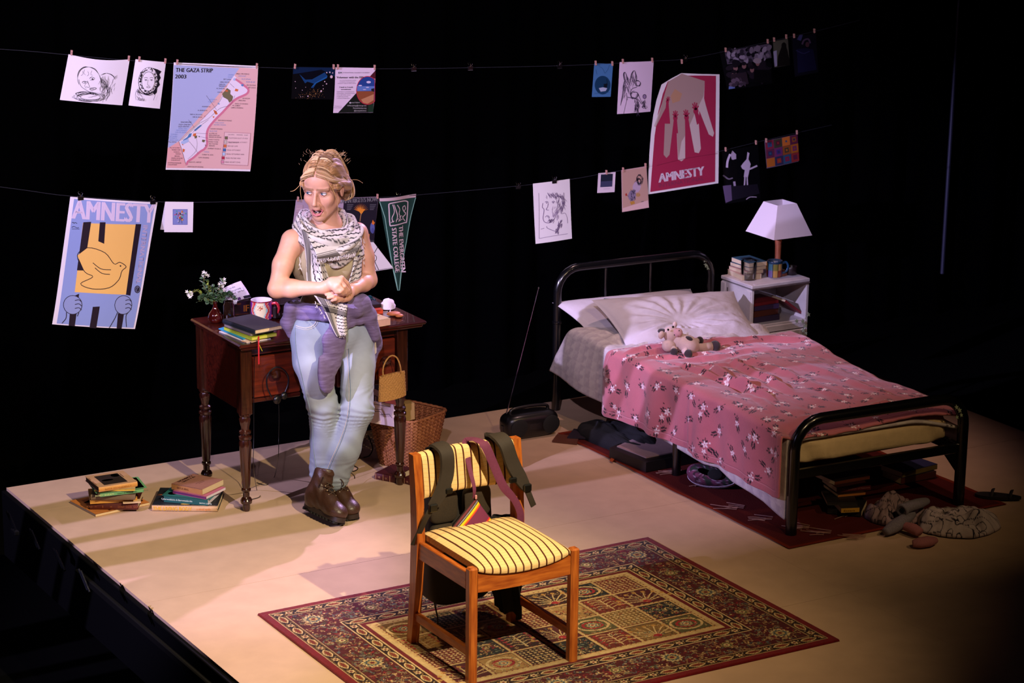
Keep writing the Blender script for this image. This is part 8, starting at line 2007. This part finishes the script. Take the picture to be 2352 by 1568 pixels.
V, F = ju.mesh(); V = relax(V, F, 1, .35)
q = fbm(V[:, 0]*22+V[:, 1]*20, V[:, 2]*190, 3)[:, None]
jc = np.array(lin('#7d7099'))*q*1.2+np.array(lin('#513f58'))*(1-q)*.9
jump = mesh_obj('tied_jumper', V, F, vcmat('slub_knit', .9, .15, 500, sheen=.1, spec=.2), W_, jc)
jump['label'] = 'purple knitted jumper tied round the waist by its sleeves'
p0 = A3(862, 800, -.955); sub(jump, 'care_label', MB().prism([(-.012, -.028), (.010, -.020), (.012, .024), (-.006, .028)], 0, .001, Matrix.Translation(p0) @ rotz(.6) @ rotx(PI/2)), mat('white_tape', '#d8cfc8', .8))

# ---- keffiyeh
KW, KB, KG = np.array(lin('#c9c3bb')), np.array(lin('#15121a')), np.array(lin('#6f6b68'))
def zig(s, t):
    r = t/.0165; y = (r+.23*np.abs(((s/.021) % 1)*2-1)) % 1; return (y < .26)
def chainlink(s, t):
    cx = (s/.019) % 1-.5; cy = (t/.030) % 1-.5
    return (np.hypot(cx*.019, cy*.030) < .0048) | (np.abs(cx) > .455) & (np.abs(cy) > .1) | (np.abs(cy-.35*cx) < .045) & (np.abs(cx) > .2)
def bandp(s):
    b = s % .034; return b
def kef(s, t, w, mode):
    """s across, t along, metres; returns colour array"""
    c = np.broadcast_to(KW, s.shape+(3,)).copy(); c *= (.9+.2*fbm(s*90, t*90, 2))[..., None]
    def put_(m, q): c[m] = q
    if mode == 'wave': put_(zig(s, t), KB)
    elif mode == 'loop': put_(zig(t, s), KB)
    elif mode == 'tail':
        e = s+w/2; put_((e > .010) & (e < .034), KG); put_((np.abs(e-.008) < .0016) | (np.abs(e-.036) < .0016) | (np.abs(e-.041) < .001), KB)
        m = np.abs(e-.062-.006*np.abs(((t/.022) % 1)*2-1)) < .0035; put_(m, KB); put_((e > .078) & chainlink(s, t), KB)
    elif mode == 'band':
        put_(zig(t, s) & (s < w/2-.045), KB); e = w/2-s; put_((e > .006) & (e < .026), KG); put_((np.abs(e-.005) < .0015) | (np.abs(e-.028) < .0016) | (np.abs(e-.034) < .001), KB)
    elif mode == 'end':
        e = w/2-s; put_(zig(s, t) & (e < w*.55), KB); f = s+w/2; put_((f > .012) & (f < .032), KG); put_((np.abs(f-.010) < .0015) | (np.abs(f-.034) < .0015) | (np.abs(f-.040) < .001), KB)
        g = t; put_((g > .038) & (g < .060), KG*.9); put_((f > .012) & (f < .032) & (g > .038) & (g < .060), KB); put_((np.abs(g-.035) < .0014) | (np.abs(g-.063) < .0014), KB)
    return c
scarf = part(W_, 'scarf', MB().blob((0, 0, 0), .0005, 4), mat('scarf_core', '#d6d0ca', .9)); scarf['label'] = 'black and white chequered scarf wrapped round the neck'
SCM = vcmat('scarf_weave', .9, .15, 600, spec=.15)
def cloth(name, fn, nu, nv, W, T, mode, thick=.0025, m=SCM):
    P = np.zeros((nv, nu, 3)); u = np.linspace(0, 1, nu); v = np.linspace(0, 1, nv)
    for j in range(nv):
        for i in range(nu): P[j, i] = fn(u[i], v[j])
    U, V_ = np.meshgrid(u, v); c = kef((U-.5)*W, V_*T, W, mode)
    o = grid_mesh(name, P, c, m, None, thick=thick, smooth=180); o.parent = scarf; return o
def ring_fn(cx, cy, rx, ry, z0, tilt, rt, rz, rip, ph):
    def fn(u, v):
        a = 2*PI*v; b = 2*PI*u
        ctr = np.array((cx+rx*cos(a), cy+ry*sin(a), z0+tilt*sin(a)+.012*cos(2*a))); out = np.array((cos(a), sin(a), .25))
        k = 1+rip*(sin(b*5+3*sin(a*2)+ph)+.6*sin(b*8-a*3+ph)); f = 1+.35*max(0, -sin(a))
        return ctr+out*rt*k*f*cos(b)+np.array((0, 0, 1))*rz*k*f*sin(b)
    return fn
cloth('neck_wrap', ring_fn(1.076, -.985, .088, .082, 1.236, .040, .030, .040, .13, 0), 70, 200, .26, .64, 'loop')
cloth('neck_wrap', ring_fn(1.078, -1.005, .106, .090, 1.216, .040, .034, .042, .15, 2), 70, 210, .26, .70, 'loop')
def quadf(q, ys, fold=0., nf=3, bulge=.0, ph=0.):
    A_, B_, C_, D_ = [A3(x, y, d) for (x, y), d in zip(q, ys)]
    def fn(u, v):
        p = (A_*(1-u)+B_*u)*(1-v)+(D_*(1-u)+C_*u)*v
        return p+np.array((-.25, -1, .05))*(fold*sin(nf*2*PI*u+ph+1.5*v)*(.4+.6*v)+bulge*sin(PI*u)+.5*fold*sin(nf*5.3*u+4*v+ph))+np.array((1, -.2, 0))*fold*.5*sin(5*v+3*u+ph)
    return fn
cloth('left_tail', quadf([(690, 524), (738, 560), (760, 662), (710, 668)], [-1.045, -1.10, -1.125, -1.09], .011, 1.6, .016), 60, 70, .155, .21, 'tail')
cloth('right_tail', quadf([(800, 520), (822, 515), (834, 585), (812, 590)], [-1.08, -1.03, -1.05, -1.10], .007, 1.2, .012), 24, 34, .055, .10, 'wave')
cloth('right_tail', quadf([(812, 588), (834, 583), (826, 636), (802, 652)], [-1.10, -1.05, -1.08, -1.13], .007, 1.2, .012), 24, 30, .055, .09, 'wave')
cloth('chest_drape', quadf([(822, 520), (818, 579), (724, 602), (704, 530)], [-1.05, -1.12, -1.13, -1.05], .012, 1.3, .042), 60, 60, .11, .21, 'band')
cloth('loose_end', quadf([(722, 678), (797, 700), (794, 768), (776, 772)], [-1.15, -1.15, -1.14, -1.14], .009, 1.2, .016), 56, 56, .14, .17, 'end')
rgk = np.random.default_rng(9); mb = MB()
def fringe(p, q, n, l, d):
    for i in range(n):
        a = np.array(p)+(np.array(q)-np.array(p))*(i+rgk.random())/n; b = a+np.array((rgk.normal(0, .003), -.002, -l*rgk.uniform(.6, 1.2))); c = b+np.array((rgk.normal(0, .003), 0, -l*.2)); mb.tube([a, (a+b)/2+np.array((rgk.normal(0, .002), -.001, 0)), b, c], .0011, 4)
fringe(A3(724, 594, -1.148), A3(816, 577, -1.135), 42, .018, 0); fringe(A3(688, 590, -1.09), A3(690, 618, -1.10), 12, .012, 0); fringe(A3(776, 770, -1.142), A3(794, 768, -1.142), 9, .010, 0); fringe(A3(834, 545, -1.06), A3(836, 605, -1.075), 14, .010, 0); fringe(A3(722, 690, -1.152), A3(748, 730, -1.150), 12, .008, 0)
o = mb.build('fringe', mat('fringe_thread', '#cfc8c2', .9), scarf, 180); o['kind'] = 'stuff'
